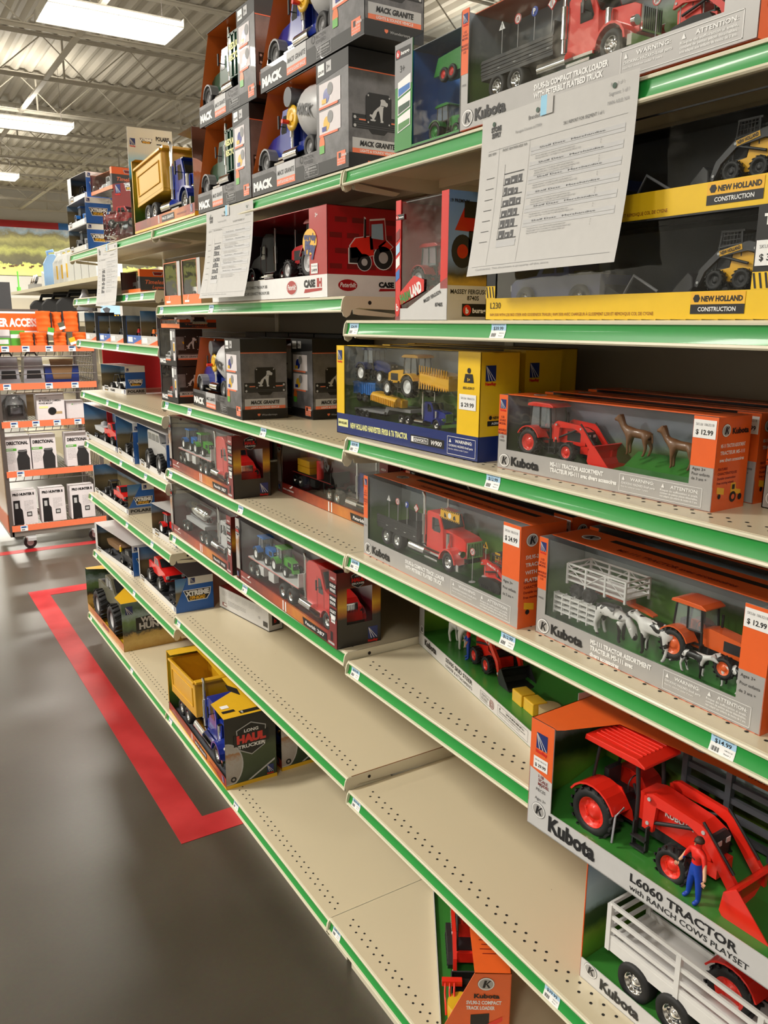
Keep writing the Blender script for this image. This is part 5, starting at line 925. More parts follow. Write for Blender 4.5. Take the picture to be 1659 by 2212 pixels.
# red farmland tractor boxes next to them
def farmland(label, loc, dz):
    L, H, D = .155, .200, .10; t = thing('farm_tractor_box', label, 'toy box', loc, rzd(dz), 'red and white tractor boxes'); m = MB(); e = .0012
    m.box(0, 0, 0, L, D, e, 'white'); m.box(0, D - e, 0, L, D, H, 'case_red'); m.box(L - e, 0, 0, L, D, H, 'paper'); m.box(0, D * .2, H - e, L, D, H, 'grey'); m.prism([(0, 0), (L, 0), (L, H * .34), (L * .25, H * .10), (0, H * .10)], 0, e, 'silver_light'); m.box(0, 0, 0, .016, e, H, 'red'); m.box(L - .020, 0, H * .25, L, e, H, 'red'); m.box(0, 0, 0, e, D, H, 'red')
    F = Face(m, (0, 0, 0), (1, 0, 0), (0, 0, 1), (0, -1, 0)); R_ = Face(m, (L, 0, 0), (0, 1, 0), (0, 0, 1), (1, 0, 0))
    burago(F, .001, H * .84, .026, 2); F.disc(.008, .022, .0075, 'red', 2, ry=.016); F.txt('b', .008, .016, .012, 'white', k=3, al='c'); F.txt('FARM', .020, .028, .014, 'green', w=.032, k=4, bold=.06, rot=.3); F.txt('LAND', .052, .038, .017, 'white', w=.034, k=4, bold=.06, rot=.3); F.poly([(.018, .026), (.052, .036), (.09, .048), (.09, .066), (.060, .074), (.018, .048)], 'red', 3)
    F.txt('MASSEY FERGUSON', .090, .028, .006, 'ink', w=.05, k=2, rot=.3); F.txt('8740S', .122, .022, .006, 'ink', k=2)
    for i in range(4): F.poly([(.002, .065 + .022 * i), (.014, .072 + .022 * i), (.014, .088 + .022 * i), (.002, .081 + .022 * i)], ('sky_blue', 'white', 'tag_blue', 'dark_red')[i], 2)
    R_.rect(0, .055, D, H, 'wheat_print', 1); R_.rect(0, 0, D, .055, 'silver_light', 1); R_.txt('MASSEY FERGUSON', .006, .042, .007, 'ink', w=D * .84, k=2); R_.txt('8740S', .04, .032, .007, 'ink', k=2); burago(R_, .03, .006, .06, 2)
    R_.disc(.028, .108, .022, 'tire', 2, ry=.026); R_.disc(.028, .108, .011, 'case_red', 3); R_.poly([(.012, .14), (.07, .138), (.085, .17), (.03, .175)], 'case_red', 2); R_.rect(.04, .10, .09, .14, 'tire', 2); R_.rect(.03, .16, .08, .185, 'ink', 3); R_.txt('19 PREMIUM', .002, .182, .005, 'ink', k=4); m.build('carton', t)
    backdrop(t, L, H, D, 'case_red', 'silver_light'); window(t, L, H, D, .016, .02, .02, .001, D * .2); tractor(t, TR((.045, .05, .045)), 1.0, 'case_red', 'light_grey', loader=False)
    return t
farmland('red edged clear window farm tractor box at left end of eye-level shelf', (.0, 1.256, ZA[2]), 0)
# green baler and tractor box on the top shelf
def fendt(label, loc, dz):
    L, H, D = .183, .165, .09; t = thing('baler_box', label, 'toy box', loc, rzd(dz)); m, F, R_, T_ = carton(L, H, D, .052, .001, .004, 0, 'green', 'grey', left='grey', ztop=D * .4)
    F.rect(0, H * .60, .052, H, 'grey', 1); F.rect(0, 0, .052, H * .15, 'green', 1); burago(F, .003, H * .86, .044, 2); F.txt('3+', .016, H * .73, .010, 'ink', k=2)
    for i in range(3): F.poly([(.010, .028 + .027 * i), (.048, .036 + .027 * i), (.048, .060 + .027 * i), (.010, .052 + .027 * i)], 'white', 2); F.poly([(.012, .030 + .027 * i), (.046, .0375 + .027 * i), (.046, .046 + .027 * i), (.012, .042 + .027 * i)], ('tray_green', 'dark_green', 'sky_blue')[i], 3)
    m.build('carton', t); backdrop(t, L, H, D, 'sky_blue', 'slate'); window(t, L, H, D, .052, .001, .004, 0, D * .4)
    m = MB(); m.prism([(0, .01), (.012, .036), (.075, .040), (.08, .02), (.07, .008)], 0, .035, 'green'); m.tube([(.075, 0, .005), (.078, 0, .045)], .001, 'grey'); m.tube([(.085, 0, .005), (.088, 0, .045)], .001, 'grey'); o = part(m, 'toy_baler', t, TR((.07, .03, .095))); wheels(o, [(.03, .0, .008), (.052, .0, .008)], .011, .007, 'red', 0, .55)
    tractor(t, TR((.085, .045, .004)), .70, 'green', 'green', loader=False); return t
fendt('narrow green box of farm baler between bulldog box and flatbed truck box, top shelf', (.0, 1.262, ZA[1] + .002), 0)
# bulldog-emblem granite truck boxes
def mack(label, loc, dz, kind, L=.455, H=.205, D=.125, group='grey bulldog emblem truck boxes', back=None, truckon=True):
    t = thing('work_truck_box', label, 'toy box', loc, rzd(dz), group); m = MB(); e = .0014; hb = H * .24; ws = .72 * L
    m.box(0, 0, 0, L, D, e, 'black'); m.box(0, D - e, 0, L, D, H, 'black'); m.box(L - e, 0, 0, L, D, H, 'concrete_print'); m.box(ws, 0, 0, L, e, H, 'concrete_print'); m.box(0, 0, 0, ws, e, hb, 'concrete_print'); m.box(L * .2, 0, H - e, L, D, H, 'black'); m.box(0, 0, 0, e, D, H * .22, 'orange')
    m.add([(0, 0, H * .2), (0, D, H * .2), (L * .2, D, H), (L * .2, 0.004, H)], [(0, 1, 2, 3)], 'orange')
    F = Face(m, (0, 0, 0), (1, 0, 0), (0, 0, 1), (0, -1, 0)); R_ = Face(m, (L, 0, 0), (0, 1, 0), (0, 0, 1), (1, 0, 0))
    F.poly([(0, 0), (L * .64, 0), (L * .58, hb * .62), (L * .30, hb * .62), (L * .26, hb * .82), (0, hb * .82)], 'black', 1); F.txt('MACK', L * .02, hb * .22, H * .082, 'white', w=L * .23, k=2, bold=.07)
    F.rect(L * .30, hb * .40, L * .50, hb * 1.0, 'light_grey', 2); F.rect(L * .30, hb * .12, L * .50, hb * .40, 'strip_orange', 2); F.txt('MACK GRANITE', L * .31, hb * .55, H * .045, 'ink', w=L * .18, k=3, sk=.15); F.txt('LIGHTS & SOUNDS VEHICLE', L * .31, hb * .2, H * .028, 'white', w=L * .18, k=3)
    F.txt('FRICTION', L * .59, hb * 1.0 - .010, .0065, 'ink', w=.04, k=3, bold=0); F.txt('POWERED', L * .59, hb * .62, .0065, 'ink', w=.04, k=3, bold=0); F.ring(L * .565, hb * .85, .007, .0015, 'ink', 3)
    F.rect(ws - .035, hb * .05, L, hb * .5, 'black', 1); warn(F, ws - .055, hb * .08, .06, hb * .42, 3, 'light_grey', both=False)
    F.poly([(ws, H * .82), (L, H * .86), (L, H), (ws, H)], 'black', 1); F.rect(ws + .008, H * .87, ws + .034, H * .97, 'white', 2); F.txt('$24.99', ws + .010, H * .89, .005, 'ink', w=.022, k=3); F.rect(ws + .042, H * .88, ws + .062, H * .97, 'light_grey', 2); F.txt('3+', ws + .045, H * .90, .008, 'ink', k=3)
    for i, (c1, c2) in enumerate((('truck_blue', 'gold'), ('gold', 'truck_blue'))):
        y = H * (.60 - .24 * i); x = ws + .012; F.rect(x, y, L - .03, y + H * .20, 'pink_white', 2); F.rect(x, y - H * .02, L - .04, y, 'strip_orange', 3); F.disc(x + .03, y + H * .08, .013, c1, 3); F.disc(x + .045, y + H * .13, .011, 'grey', 4); F.rect(x + .012, y + .004, x + .03, y + H * .06, c2, 4)
    F.disc(ws + .022, H * .27, .011, 'orange', 2, ry=.017); F.rect(ws + .012, H * .19, ws + .032, H * .26, 'lime', 3); F.rect(L - .045, H * .04, L - .012, H * .16, 'strip_orange', 2); F.rect(L - .038, H * .10, L - .030, H * .145, 'ink', 3); F.txt('Unlock', L - .028, H * .11, .005, 'white', k=3); lines(F, L - .042, H * .085, .028, 3, 3, .005, 'white', 3)
    R_.rect(0, H * .83, D, H, 'black', 1); R_.rect(0, 0, D, H * .13, 'black', 1); R_.rect(0, H * .825, D, H * .835, 'strip_orange', 2)
    x0 = D * .06; R_.poly([(x0, H * .34), (D * .34, H * .34), (D * .40, H * .305), (D * .62, H * .305), (D * .68, H * .34), (D * .96, H * .34), (D * .96, H * .46), (x0, H * .46)], 'black', 1)
    for i in range(5): R_.rect(x0 + .004, H * (.35 + .018 * i), D * .94, H * (.356 + .018 * i), 'dark_grey', 2)
    R_.rect(x0 + .014, H * .41, D * .30, H * .42, 'strip_orange', 3); R_.rect(D * .74, H * .41, D * .90, H * .42, 'strip_orange', 3); bulldog(R_, D * .29, H * .375, H * .30 * .92, 3)
    R_.rect(x0, H * .17, D * .95, H * .26, 'light_grey', 1); R_.rect(x0, H * .13, D * .95, H * .17, 'strip_orange', 1); R_.txt('MACK GRANITE', D * .5, H * .195, H * .042, 'ink', w=D * .62, k=3, al='c', sk=.15, bold=.04); R_.txt('LIGHTS & SOUNDS VEHICLE', D * .5, H * .14, H * .022, 'white', w=D * .62, k=3, al='c'); R_.poly([(D * .33, H * .055), (D * .36, H * .04), (D * .39, H * .055), (D * .39, H * .072), (D * .33, H * .072)], 'strip_orange', 2); R_.txt('Wondertoys', D * .42, H * .045, H * .022, 'light_grey', w=D * .34, k=2, bold=0)
    for a, b in ((.1, .43), (.92, .43), (.1, .36), (.92, .36)): R_.disc(D * a, H * b, .003, 'light_grey', 4, seg=8)
    m.build('carton', t); m = MB(); m.quad((L * .02, D - .003, .002), (L - .003, D - .003, .002), (L - .003, D - .003, H - .003), (L * .2, D - .003, H - .003), 'orange'); m.quad((e, .002, .003), (L - e, .002, .003), (L - e, D - .003, .003), (e, D - .003, .003), 'slate'); m.quad((L - .003, .002, .003), (L - .003, D, .003), (L - .003, D, H - .003), (L - .003, .002, H - .003), 'orange'); m.quad((L * .2, .0, H - .003), (L, .0, H - .003), (L, D, H - .003), (L * .2, D, H - .003), 'orange'); m.box(.01, .02, .003, L - .01, D - .02, hb * .7, 'slate'); m.build('orange_liner', t)
    if truckon:
        truck(t, TR((L * .80 if kind == 'mixer' else L - .012, D * .43, hb * .86)) @ RZ(PI), 1.48, 'truck_blue' if kind == 'mixer' else 'dark_green', kind, 'granite', 'grey', fender='grey')
    return t
mk = mack('blue mixer truck box, lower of two at right on middle bay top shelf', (.0, 1.875, ZA[1] + .002), 0, 'mixer'); mg = mack('green garbage truck box, lower of two stacked left of the mixer boxes', (.0, 2.243, ZA[1] + .002), 0, 'garbage', L=.362)
dup(mk, (.0, 1.812, ZA[1] + .209), rzd(-.5), 'blue mixer truck box stacked uppermost, cut by the top of the photo'); dup(mg, (.0, 2.205, ZA[1] + .209), rzd(.5), 'green garbage truck box on top of another, beside upper mixer box')
dup(mg, (.175, 2.06, ZA[1] + .209), rzd(0), 'dark emblem box end standing behind the upper garbage truck box')
mk3 = dup(mk, (.025, 2.43, ZB[3]), rzd(-3.5), 'blue mixer truck box with orange liner at centre of middle bay third shelf'); mk4 = dup(mk, (.165, 2.345, ZB[3]), rzd(-1), 'second bulldog box behind the mixer truck box, left of yellow harvester box')
def mack_small(label, loc, dz, col):
    L, H, D = .168, .112, .085; t = thing('work_truck_box', label, 'toy box', loc, rzd(dz), 'small stacked bulldog emblem boxes'); m, F, R_, T_ = carton(L, H, D, .004, .05, .026, 0, 'concrete_print', 'black', lo='black', left='grey', ztop=D * .2)
    F.txt('MACK', L * .05, .008, .012, 'white', w=.06, k=2, bold=.07); F.rect(L * .40, .020, L * .68, .034, 'light_grey', 2); F.rect(L * .40, .016, L * .68, .021, 'strip_orange', 3); F.txt('MACK GRANITE', L * .42, .025, .006, 'ink', w=.07, k=3); F.rect(L - .048, H * .70, L - .030, H * .95, 'white', 2); F.rect(L - .026, H * .78, L - .006, H * .94, 'light_grey', 2); F.rect(L - .026, H * .16, L - .008, H * .66, 'pink_white', 2); F.rect(L - .023, H * .42, L - .012, H * .62, 'gold', 3); F.rect(L - .023, H * .36, L - .012, H * .42, 'black', 3)
    R_.rect(0, .03, D, H * .80, 'concrete_print', 1); bulldog(R_, D * .30, H * .42, H * .42, 3); R_.rect(D * .08, H * .34, D * .92, H * .44, 'black', 2); R_.rect(D * .06, H * .22, D * .94, H * .31, 'light_grey', 2); R_.rect(D * .06, H * .18, D * .94, H * .22, 'strip_orange', 2); R_.txt('MACK GRANITE', D * .5, H * .24, H * .05, 'ink', w=D * .7, k=3, al='c', sk=.15)
    m.build('carton', t); backdrop(t, L, H, D, 'slate', 'slate'); window(t, L, H, D, .004, .05, .026, 0, D * .2); truck(t, TR((L * .93, D * .5, .020)) @ RZ(PI), .62, col, 'dump' if col == 'white' else 'flatbed', 'granite', 'grey'); return t
mack_small('small clear window bulldog box, bottom of the stack at left of middle bay third shelf', (-.006, 2.648, ZB[3]), 0, 'red'); mack_small('small clear window bulldog box resting on its twin, under an orange box', (-.006, 2.650, ZB[3] + .1125), .5, 'white')
def timeless(label, loc, dz, L=.24, H=.09, D=.12, left=False):
    t = thing('classic_truck_box', label, 'toy box', loc, rzd(dz), 'orange and charcoal truck boxes'); m, F, R_, T_ = carton(L, H, D, .003, .02, .014, 0, 'dark_grey', 'dark_grey', lo='orange', ztop=D * .2, top='orange', left='orange')
    F.rect(L - .02, 0, L, H * .12, 'orange', 1); F.rect(L - .02, H * .7, L, H, 'orange', 1); R_.rect(0, H * .68, D, H, 'kub_orange', 1); R_.rect(0, 0, D, H * .10, 'kub_orange', 1); R_.poly([(D * .36, H * .90), (D * .68, H * .90), (D * .64, H * .74), (D * .40, H * .74)], 'light_grey', 2); R_.poly([(D * .38, H * .88), (D * .66, H * .88), (D * .62, H * .76), (D * .42, H * .76)], 'dark_red', 3); R_.txt('Timeless', D * .12, H * .38, H * .17, 'strip_orange', w=D * .62, k=2, sk=.3, bold=.02); R_.txt('Legends', D * .34, H * .18, H * .13, 'strip_orange', w=D * .42, k=2, sk=.3, bold=.02)
    m.build('carton', t); backdrop(t, L, H, D, 'dark_red', 'slate'); window(t, L, H, D, .003, .02, .014, 0, D * .2); pickup(t, TR((.03, D * .5, .004)), .95, 'light_grey', .6, .9); return t
tl = timeless('orange and charcoal classic truck box alone on farthest bay second shelf', (.02, 3.16, ZC[2]), 0, .25, .078)
timeless('orange topped box lying uppermost on the two small bulldog boxes', (.02, 2.70, ZB[3] + .2265), 2, .17, .027, .12); dup(tl, (.03, 3.56, ZC[1] + .206), rzd(5), 'orange topped charcoal box high up among the blister packs, farthest bay top shelf')
for i in range(4):
    t = thing('work_truck_box', 'black topped box end in the dim row behind the stacked bulldog boxes', 'toy box', (.297, 2.66 - .17 * i, ZB[3]), rzd(0), 'dim dark boxes behind the bulldog boxes'); m, F, R_, T_ = carton(.165, .215, .10, .165, 0, 0, 0, 'black', 'black'); bulldog(F, .05, .12, .07, 2); m.build('carton', t)
# long haul trucker boxes
def lh_box(name, label, loc, dz, L, H, D, fill, col='red', model='387', side_win=True):
    t = thing(name, label, 'toy box', loc, rzd(dz), 'dark hauler truck boxes'); wl, wr, hb = .030, .036, .030; m = MB(); e = .0012
    m.box(0, 0, 0, L, D, e, 'black'); m.box(0, D - e, 0, L, D, H, 'black'); m.box(0, 0, 0, L, e, hb, 'flame_print'); m.box(0, 0, 0, wl, e, H, 'rust_print'); m.box(L - wr, 0, 0, L, e, H, 'dark_red'); m.box(0, D * .25, H - e, L, D, H, 'dark_red'); m.box(0, 0, 0, e, D, H, 'dark_red')
    # near end with a window cut into it
    wy0, wy1, wz0, wz1 = D * .22, D * .80, H * .30, H * .78
    for a in ((0, wy0, 0, H), (wy1, D, 0, H), (wy0, wy1, 0, wz0), (wy0, wy1, wz1, H)): m.box(L - e, a[0], a[2], L, a[1], a[3], 'sunset_print')
    F = Face(m, (0, 0, 0), (1, 0, 0), (0, 0, 1), (0, -1, 0)); R_ = Face(m, (L, 0, 0), (0, 1, 0), (0, 0, 1), (1, 0, 0))
    F.poly([(wl * .9, hb), (wl * 1.1, hb), (wl * 1.0, H * .62), (wl * 1.3, H * .84), (wl * 1.1, H), (wl * .95, H), (wl * 1.1, H * .84), (wl * .8, H * .62)], 'black', 1); longhaul(F, wl * .12, H * .72, wl * .95, 3); newray(F, wl * .15, hb * .25, wl * .4, 2)
    F.rect(wl, hb * .94, L - wr, hb, 'dark_red', 1); F.txt('WARNING: CHOKING HAZARD', wl * 1.2, hb * .40, .004, 'white', w=.07, k=2); F.poly([(L * .13, hb * .72), (L * .15, hb * .72), (L * .17, hb), (L * .16, hb)], 'white', 2)
    for a in (.52, .545): F.poly([(L * a, hb * .08), (L * a + .006, hb * .08), (L * a + .006, hb * .92), (L * a, hb * .92)], 'white', 2)
    F.poly([(L * .72, hb * .1), (L * .92, hb * .1), (L * .92, hb * .72), (L * .71, hb * .72)], 'black', 2); F.txt('Peterbilt', L * .735, hb * .28, .008, 'white', w=L * .09, k=3, sk=.2); F.txt(model, L * .84, hb * .28, .008, 'white', w=L * .06, k=3)
    F.txt('AGES 8+', L - wr * .5, H * .90, .005, 'white', w=wr * .6, k=2, al='c')
    for i, (a, b) in enumerate((('1:32 DIE-CAST', 'WITH PLASTIC'), ('OPENABLE', 'DOOR'), ('COLLECT', 'THEM ALL!'))): F.rect(L - wr * .96, H * (.72 - .17 * i), L - wr * .06, H * (.86 - .17 * i), 'black', 2); F.txt(a, L - wr * .5, H * (.80 - .17 * i), .006, 'white', w=wr * .76, k=3, al='c', bold=.04); F.txt(b, L - wr * .5, H * (.74 - .17 * i), .006, 'white', w=wr * .7, k=3, al='c', bold=.04)
    F.poly([(L - wr * 1.3, 0), (L, 0), (L, H * .34), (L - wr * .5, H * .32), (L - wr * 1.2, H * .16)], 'dark_red', 3); F.rect(L - wr * 1.1, H * .03, L - wr * .3, H * .06, 'light_grey', 4); F.rect(L - wr * .8, H * .08, L - wr * .5, H * .20, 'black', 4); F.rect(L - wr * .72, H * .33, L - wr * .2, H * .43, 'white', 4); F.txt('$ 29.99', L - wr * .68, H * .35, .004, 'ink', w=wr * .42, k=5)
    longhaul(R_, D * .30, H * .77, D * .34, 2); newray(R_, D * .70, H * .06, D * .22, 2); m.build('carton', t); backdrop(t, L, H, D, 'red_tray', 'dark_red', endwall=False); window(t, L, H, D, wl, wr, hb, 0, D * .25); MB().box(L - .0022, wy0, wz0, L - .0018, wy1, wz1, 'film').build('end_window', t); fill(t); return t
def f_387(t, dx=0):
    truck(t, TR((.246 + dx, .055, .018)), 1.36, 'red', 'none', 'sleeper'); flat_trailer(t, TR((.040 + dx, .055, .020)), 1.35, 240)
    tractor(t, TR((.090 + dx, .048, .070)), .80, 'sky_blue', 'white', loader=False); tractor(t, TR((.210 + dx, .048, .070)), .80, 'lime', 'white', loader=False)
lh = lh_box('hauler_box', 'dark box of red cab truck carrying blue and green tractors, middle bay fifth shelf', (.0, 2.062, ZB[5]), -1, .60, .172, .11, f_387)
dup(lh, (.016, 2.672, ZB[4]), rzd(-1.2), 'dark box of red cab truck carrying tractors at left of middle bay fourth shelf')
def f_tank(t):
    truck(t, TR((.250, .052, .020)), 1.32, 'silver_light', 'none', 'long'); m = MB(); m.lathe([(0.001, 0), (.02, .002), (.024, .012), (.024, .19), (.02, .20), (.001, .202)], 'chrome', (.05, .055, .092), 'x', 20); m.box(.06, .035, .05, .25, .075, .062, 'light_grey'); o = m.build('toy_tanker_trailer', t); wheels(o, [(x, y, .034) for x in (.07, .105) for y in (.03, .08)], .016, .014, 'chrome', 0, .55)
lh_box('tanker_box', 'dark box of silver tanker truck at left of middle bay fifth shelf', (.008, 2.668, ZB[5]), -1.2, .585, .168, .105, f_tank, model='W900')
def f_cargo(t):
    truck(t, TR((.262, .050, .020)), 1.25, 'truck_blue', 'none', 'long', bed='soft_black'); flat_trailer(t, TR((.045, .055, .024)), 1.1, 210, 'soft_black')
    for i in range(2): m = MB(); m.box(0, 0, 0, .075, .045, .018, 'toy_yellow'); part(m, 'toy_cargo_block', t, TR((.07, .03, .066 + .019 * i)), bev=.001)
    m = MB(); m.cyl((0, 0, 0), (0, 0, .05), .01, 'red', seg=10); m.tube([(0, 0, .02), (.012, 0, .06), (.03, 0, .05)], .002, 'soft_black'); part(m, 'toy_forklift_mast', t, TR((.21, .03, .066)))
lh_box('cargo_truck_box', 'shadowed dark truck box with yellow cargo, set back on middle bay fourth shelf', (.157, 2.119, ZB[4]), -.4, .60, .165, .10, f_cargo, model='MODEL')
# big dump truck boxes, yellow card
def dump_box(label, loc, dz, L=.59, H=.225, D=.160, toys=True, top_cut=True):
    t = thing('dump_truck_box', label, 'toy box', loc, rzd(dz), 'yellow dump truck boxes'); m = MB(); e = .0014; hb = .034
    m.box(0, 0, 0, L, D, e, 'gold'); m.box(0, D - e, 0, L, D, H, 'gold'); m.box(0, 0, 0, L, e, hb, 'flame_print'); m.box(0, 0, 0, e, D, H, 'yellow_field_print'); m.box(L - e, 0, 0, L, D, H, 'dark_field_print'); m.box(0, .0, 0, .006, e, H, 'gold')
    z = H - .0007; m.poly([(0, 0, z), (.05, 0, z), (.055, D * .58, z), (.16, D * .60, z), (.42, D * .55, z), (.475, 0, z), (L, 0, z), (L, D, z), (0, D, z)], 'gold')
    F = Face(m, (0, 0, 0), (1, 0, 0), (0, 0, 1), (0, -1, 0)); R_ = Face(m, (L, 0, 0), (0, 1, 0), (0, 0, 1), (1, 0, 0)); T_ = Face(m, (0, 0, H), (1, 0, 0), (0, 1, 0), (0, 0, 1))
    F.rect(0, 0, L, .007, 'gold', 2); F.rect(L * .50, .010, L * .70, .028, 'black', 2); F.txt('MACK GRANITE', L * .51, .015, .008, 'white', w=L * .18, k=3)
    for a in (.44, .455): F.poly([(L * a, .009), (L * a + .004, .009), (L * a + .002, .033), (L * a - .002, .033)], 'white', 2)
    F.txt('WARNING: CHOKING HAZARD', L * .74, .016, .005, 'dark_red', w=L * .14, k=2); newray(F, L * .94, .012, .018, 2)
    R_.rect(0, 0, D, .012, 'gold', 1); R_.disc(-.0, H * .30, 0.001, 'black', 1); P = [(0, .013)] + [(D * .34 * math.cos(a), .075 + .072 * math.sin(a)) for a in [-PI / 2 + PI * i / 16 for i in range(17)]] + [(0, .147)]
    R_.poly([(a, max(b, .013)) for a, b in P], 'light_grey', 2); R_.poly([(a * .92, .075 + (max(b, .013) - .075) * .95) for a, b in P], 'rust_print', 3); R_.ring(D * .14, .028, .009, .005, 'black', 4); R_.poly([(D * .42, .014), (D * .48, .014), (D * .96, .058), (D * .96, .064)], 'light_grey', 2)
    longhaul(R_, D * .18, H * .42, D * .66, 4); newray(R_, D * .80, .022, D * .13, 5); T_.rect(L - .05, D * .06, L - .036, D * .3, 'black', 1); T_.rect(L - .032, D * .35, L - .014, D * .72, 'black', 1); T_.txt('TRUCK IN', L - .03, D * .38, .006, 'white', w=.014, k=2); T_.poly([(L * .62, D * .52), (L * .70, D * .48), (L * .78, D * .62), (L * .70, D * .66)], 'black', 1); T_.rect(L - .085, D * .10, L - .065, D * .25, 'white', 1)
    m.build('carton', t); m = MB(); m.quad((.003, D - .003, .002), (L - .003, D - .003, .002), (L - .003, D - .003, H - .003), (.003, D - .003, H - .003), 'yellow_field_print'); m.quad((.003, .003, .004), (L - .003, .003, .004), (L - .003, D - .003, .004), (.003, D - .003, .004), 'slate'); m.box(.02, .03, .004, L - .02, D - .03, .024, 'slate'); m.quad((.003, .003, .004), (.003, D - .003, .004), (.003, D - .003, H - .003), (.003, .003, H - .003), 'yellow_field_print'); m.build('backdrop_card', t)
    if toys: truck(t, TR((.055, .076, .022)), 2.02, 'truck_blue', 'dump', 'long', name='toy_dump_truck')
    return t
db = dump_box('yellow dump truck box with rust wheel picture on lowest middle deck', (-.040, 2.655, .141), -1.5)
dup(db, (.13, 2.665, .141), rzd(-.3), 'second dump truck box, behind the yellow one on lowest middle deck')
dup(db, (.0, 2.862, ZC[1] + .002), rzd(0), 'yellow dump truck box high on the top shelf left of the garbage truck boxes')
# wildlife hunter
L, H, D = .615, .212, .255; t = thing('hunter_truck_box', 'forest and grass printed box with camo truck on lowest farthest deck', 'toy box', (-.043, 3.895, .132), rzd(.8)); m = MB(); e = .0014
m.box(0, 0, 0, L, D, e, 'gold'); m.box(0, D - e, 0, L, D, H, 'forest_print'); m.box(0, 0, 0, L, e, .034, 'grass_orange_print'); m.box(L - e, 0, 0, L, D, H, 'forest_print'); m.box(0, 0, 0, e, D, H, 'forest_print'); z = H - .0007; m.poly([(0, 0, z), (.03, 0, z), (.10, D * .5, z), (L * .52, D * .5, z), (L - .10, .0, z), (L, 0, z), (L, D, z), (0, D, z)], 'gold')
R_ = Face(m, (L, 0, 0), (0, 1, 0), (0, 0, 1), (1, 0, 0)); F = Face(m, (0, 0, 0), (1, 0, 0), (0, 0, 1), (0, -1, 0)); newray(R_, D * .06, H * .76, D * .12, 2, False); R_.poly([(D * .22, H * .38), (D * .90, H * .42), (D * .90, H * .72), (D * .22, H * .66)], 'black', 2); R_.txt('WILDLIFE', D * .30, H * .56, H * .10, 'paper', w=D * .54, k=3, bold=.05); R_.txt('HUNTER', D * .27, H * .42, H * .12, 'paper', w=D * .60, k=3, bold=.05); F.rect(L * .44, .008, L * .62, .024, 'dark_red', 2); m.build('carton', t)
m = MB(); m.quad((.003, .003, .004), (L - .003, .003, .004), (L - .003, D - .003, .004), (.003, D - .003, .004), 'gold'); m.build('tray', t); pickup(t, TR((.10, .10, .010)), 2.55, 'camo', 1.75, 1.85, name='toy_lifted_truck')
# blue, white and grey off-road boxes
def xbox(name, label, loc, dz, L, H, D, toys, brand=None, slant=0, side='sky_blue', grp='blue and grey off-road vehicle boxes', sub='OFF-ROAD', wl=0):
    t = thing(name, label, 'toy box', loc, rzd(dz), grp); m = MB(); e = .0012; hb = .022
    m.box(0, 0, 0, L, D, e, 'silver_light'); m.box(0, D - e, 0, L, D, H, 'sky_blue'); m.box(0, 0, 0, L, e, hb, 'silver_light'); m.box(0, 0, 0, e, D, H, 'desert_print')
    if wl: m.box(0, 0, 0, wl, e, H, 'silver_light')
    m.prism([(0, 0), (D, 0), (D, H), (slant, H), (0, hb)] if slant else [(0, 0), (D, 0), (D, H), (0, H)], L - e, L, 'bright_blue', 'x'); m.box(0, slant or 0, H - e, L, D, H, 'silver_light' if not slant else 'slate')
    F = Face(m, (0, 0, 0), (1, 0, 0), (0, 0, 1), (0, -1, 0)); R_ = Face(m, (L, 0, 0), (0, 1, 0), (0, 0, 1), (1, 0, 0)); x0 = slant if slant else 0
    R_.rect(x0, H * .78, D, H, 'white', 1); newray(R_, x0 + D * .06, H * .82, D * .12, 2, False)
    if brand: R_.rect(0, 0, D, H * .22, 'silver', 1); R_.txt(brand, D * .5, H * .07, H * .09, 'ink', w=D * .84, k=2, al='c', bold=.05)
    xtreme(R_, D * .20 if slant else D * .12, H * .30, D * .74, 3, sub); F.rect(.03, .003, .075, hb * 1.25, 'white', 2); F.rect(.032, .005, .073, hb * 1.15, 'black', 3); F.txt('XTREME', .034, .012, .007, 'white', w=.037, k=4); F.txt(sub, .036, .006, .004, 'toy_yellow', w=.03, k=4)
    if brand: F.txt(brand, .10, .007, .009, 'ink', w=.05, k=2, bold=.05)
    F.rect(L - .05, .004, L - .03, .018, 'white', 2); newray(F, L - .022, .004, .014, 2, False); m.build('carton', t); backdrop(t, L, H, D, 'desert_print', 'slate', trayh=0)
    toys(t); return t
def lf(c='red'):
    return lambda t: (pickup(t, TR((.08, .06, .012)), 1.45, c, 1.5, 1.5), pickup(t, TR((.36, .03, .010)), .5, 'soft_black', .8, 1))
xbox('off_road_truck_box', 'blue slanted end box of lifted red truck on farthest bay seventh shelf', (.058, 3.313, ZC[7]), -.7, .50, .132, .145, lf(), slant=.05, wl=.014)
def f_boat(t):
    m = MB(); m.prism([(0, .020), (.02, .006), (.14, .004), (.20, .018), (.21, .03), (0, .03)], 0, .05, 'brown'); o = part(m, 'toy_boat', t, TR((.06, .035, .035))); wheels(o, [(.05, -.006, -.018), (.08, -.006, -.018)], .011, .009, 'grey', 0, .5); pickup(t, TR((.29, .05, .004)), 1.1, 'soft_black', .9, 1.2); m = MB(); m.cyl((0, 0, 0), (0, 0, .02), .006, 'yellow', seg=10); m.lathe([(.001, .03), (.005, .028), (.005, .022), (.001, .02)], 'skin'); part(m, 'toy_angler', t, TR((.27, .03, .05)))
xbox('boat_trailer_box', 'box of black pickup towing brown boat at left of farthest bay seventh shelf', (.006, 3.852, ZC[7]), 4, .51, .134, .12, f_boat, wl=.03)
def f_polred(t): utv(t, TR((.12, .05, .01)), 1.15, 'soft_black'); pickup(t, TR((.27, .045, .008)), 1.0, 'red', 1.0, 1.0)
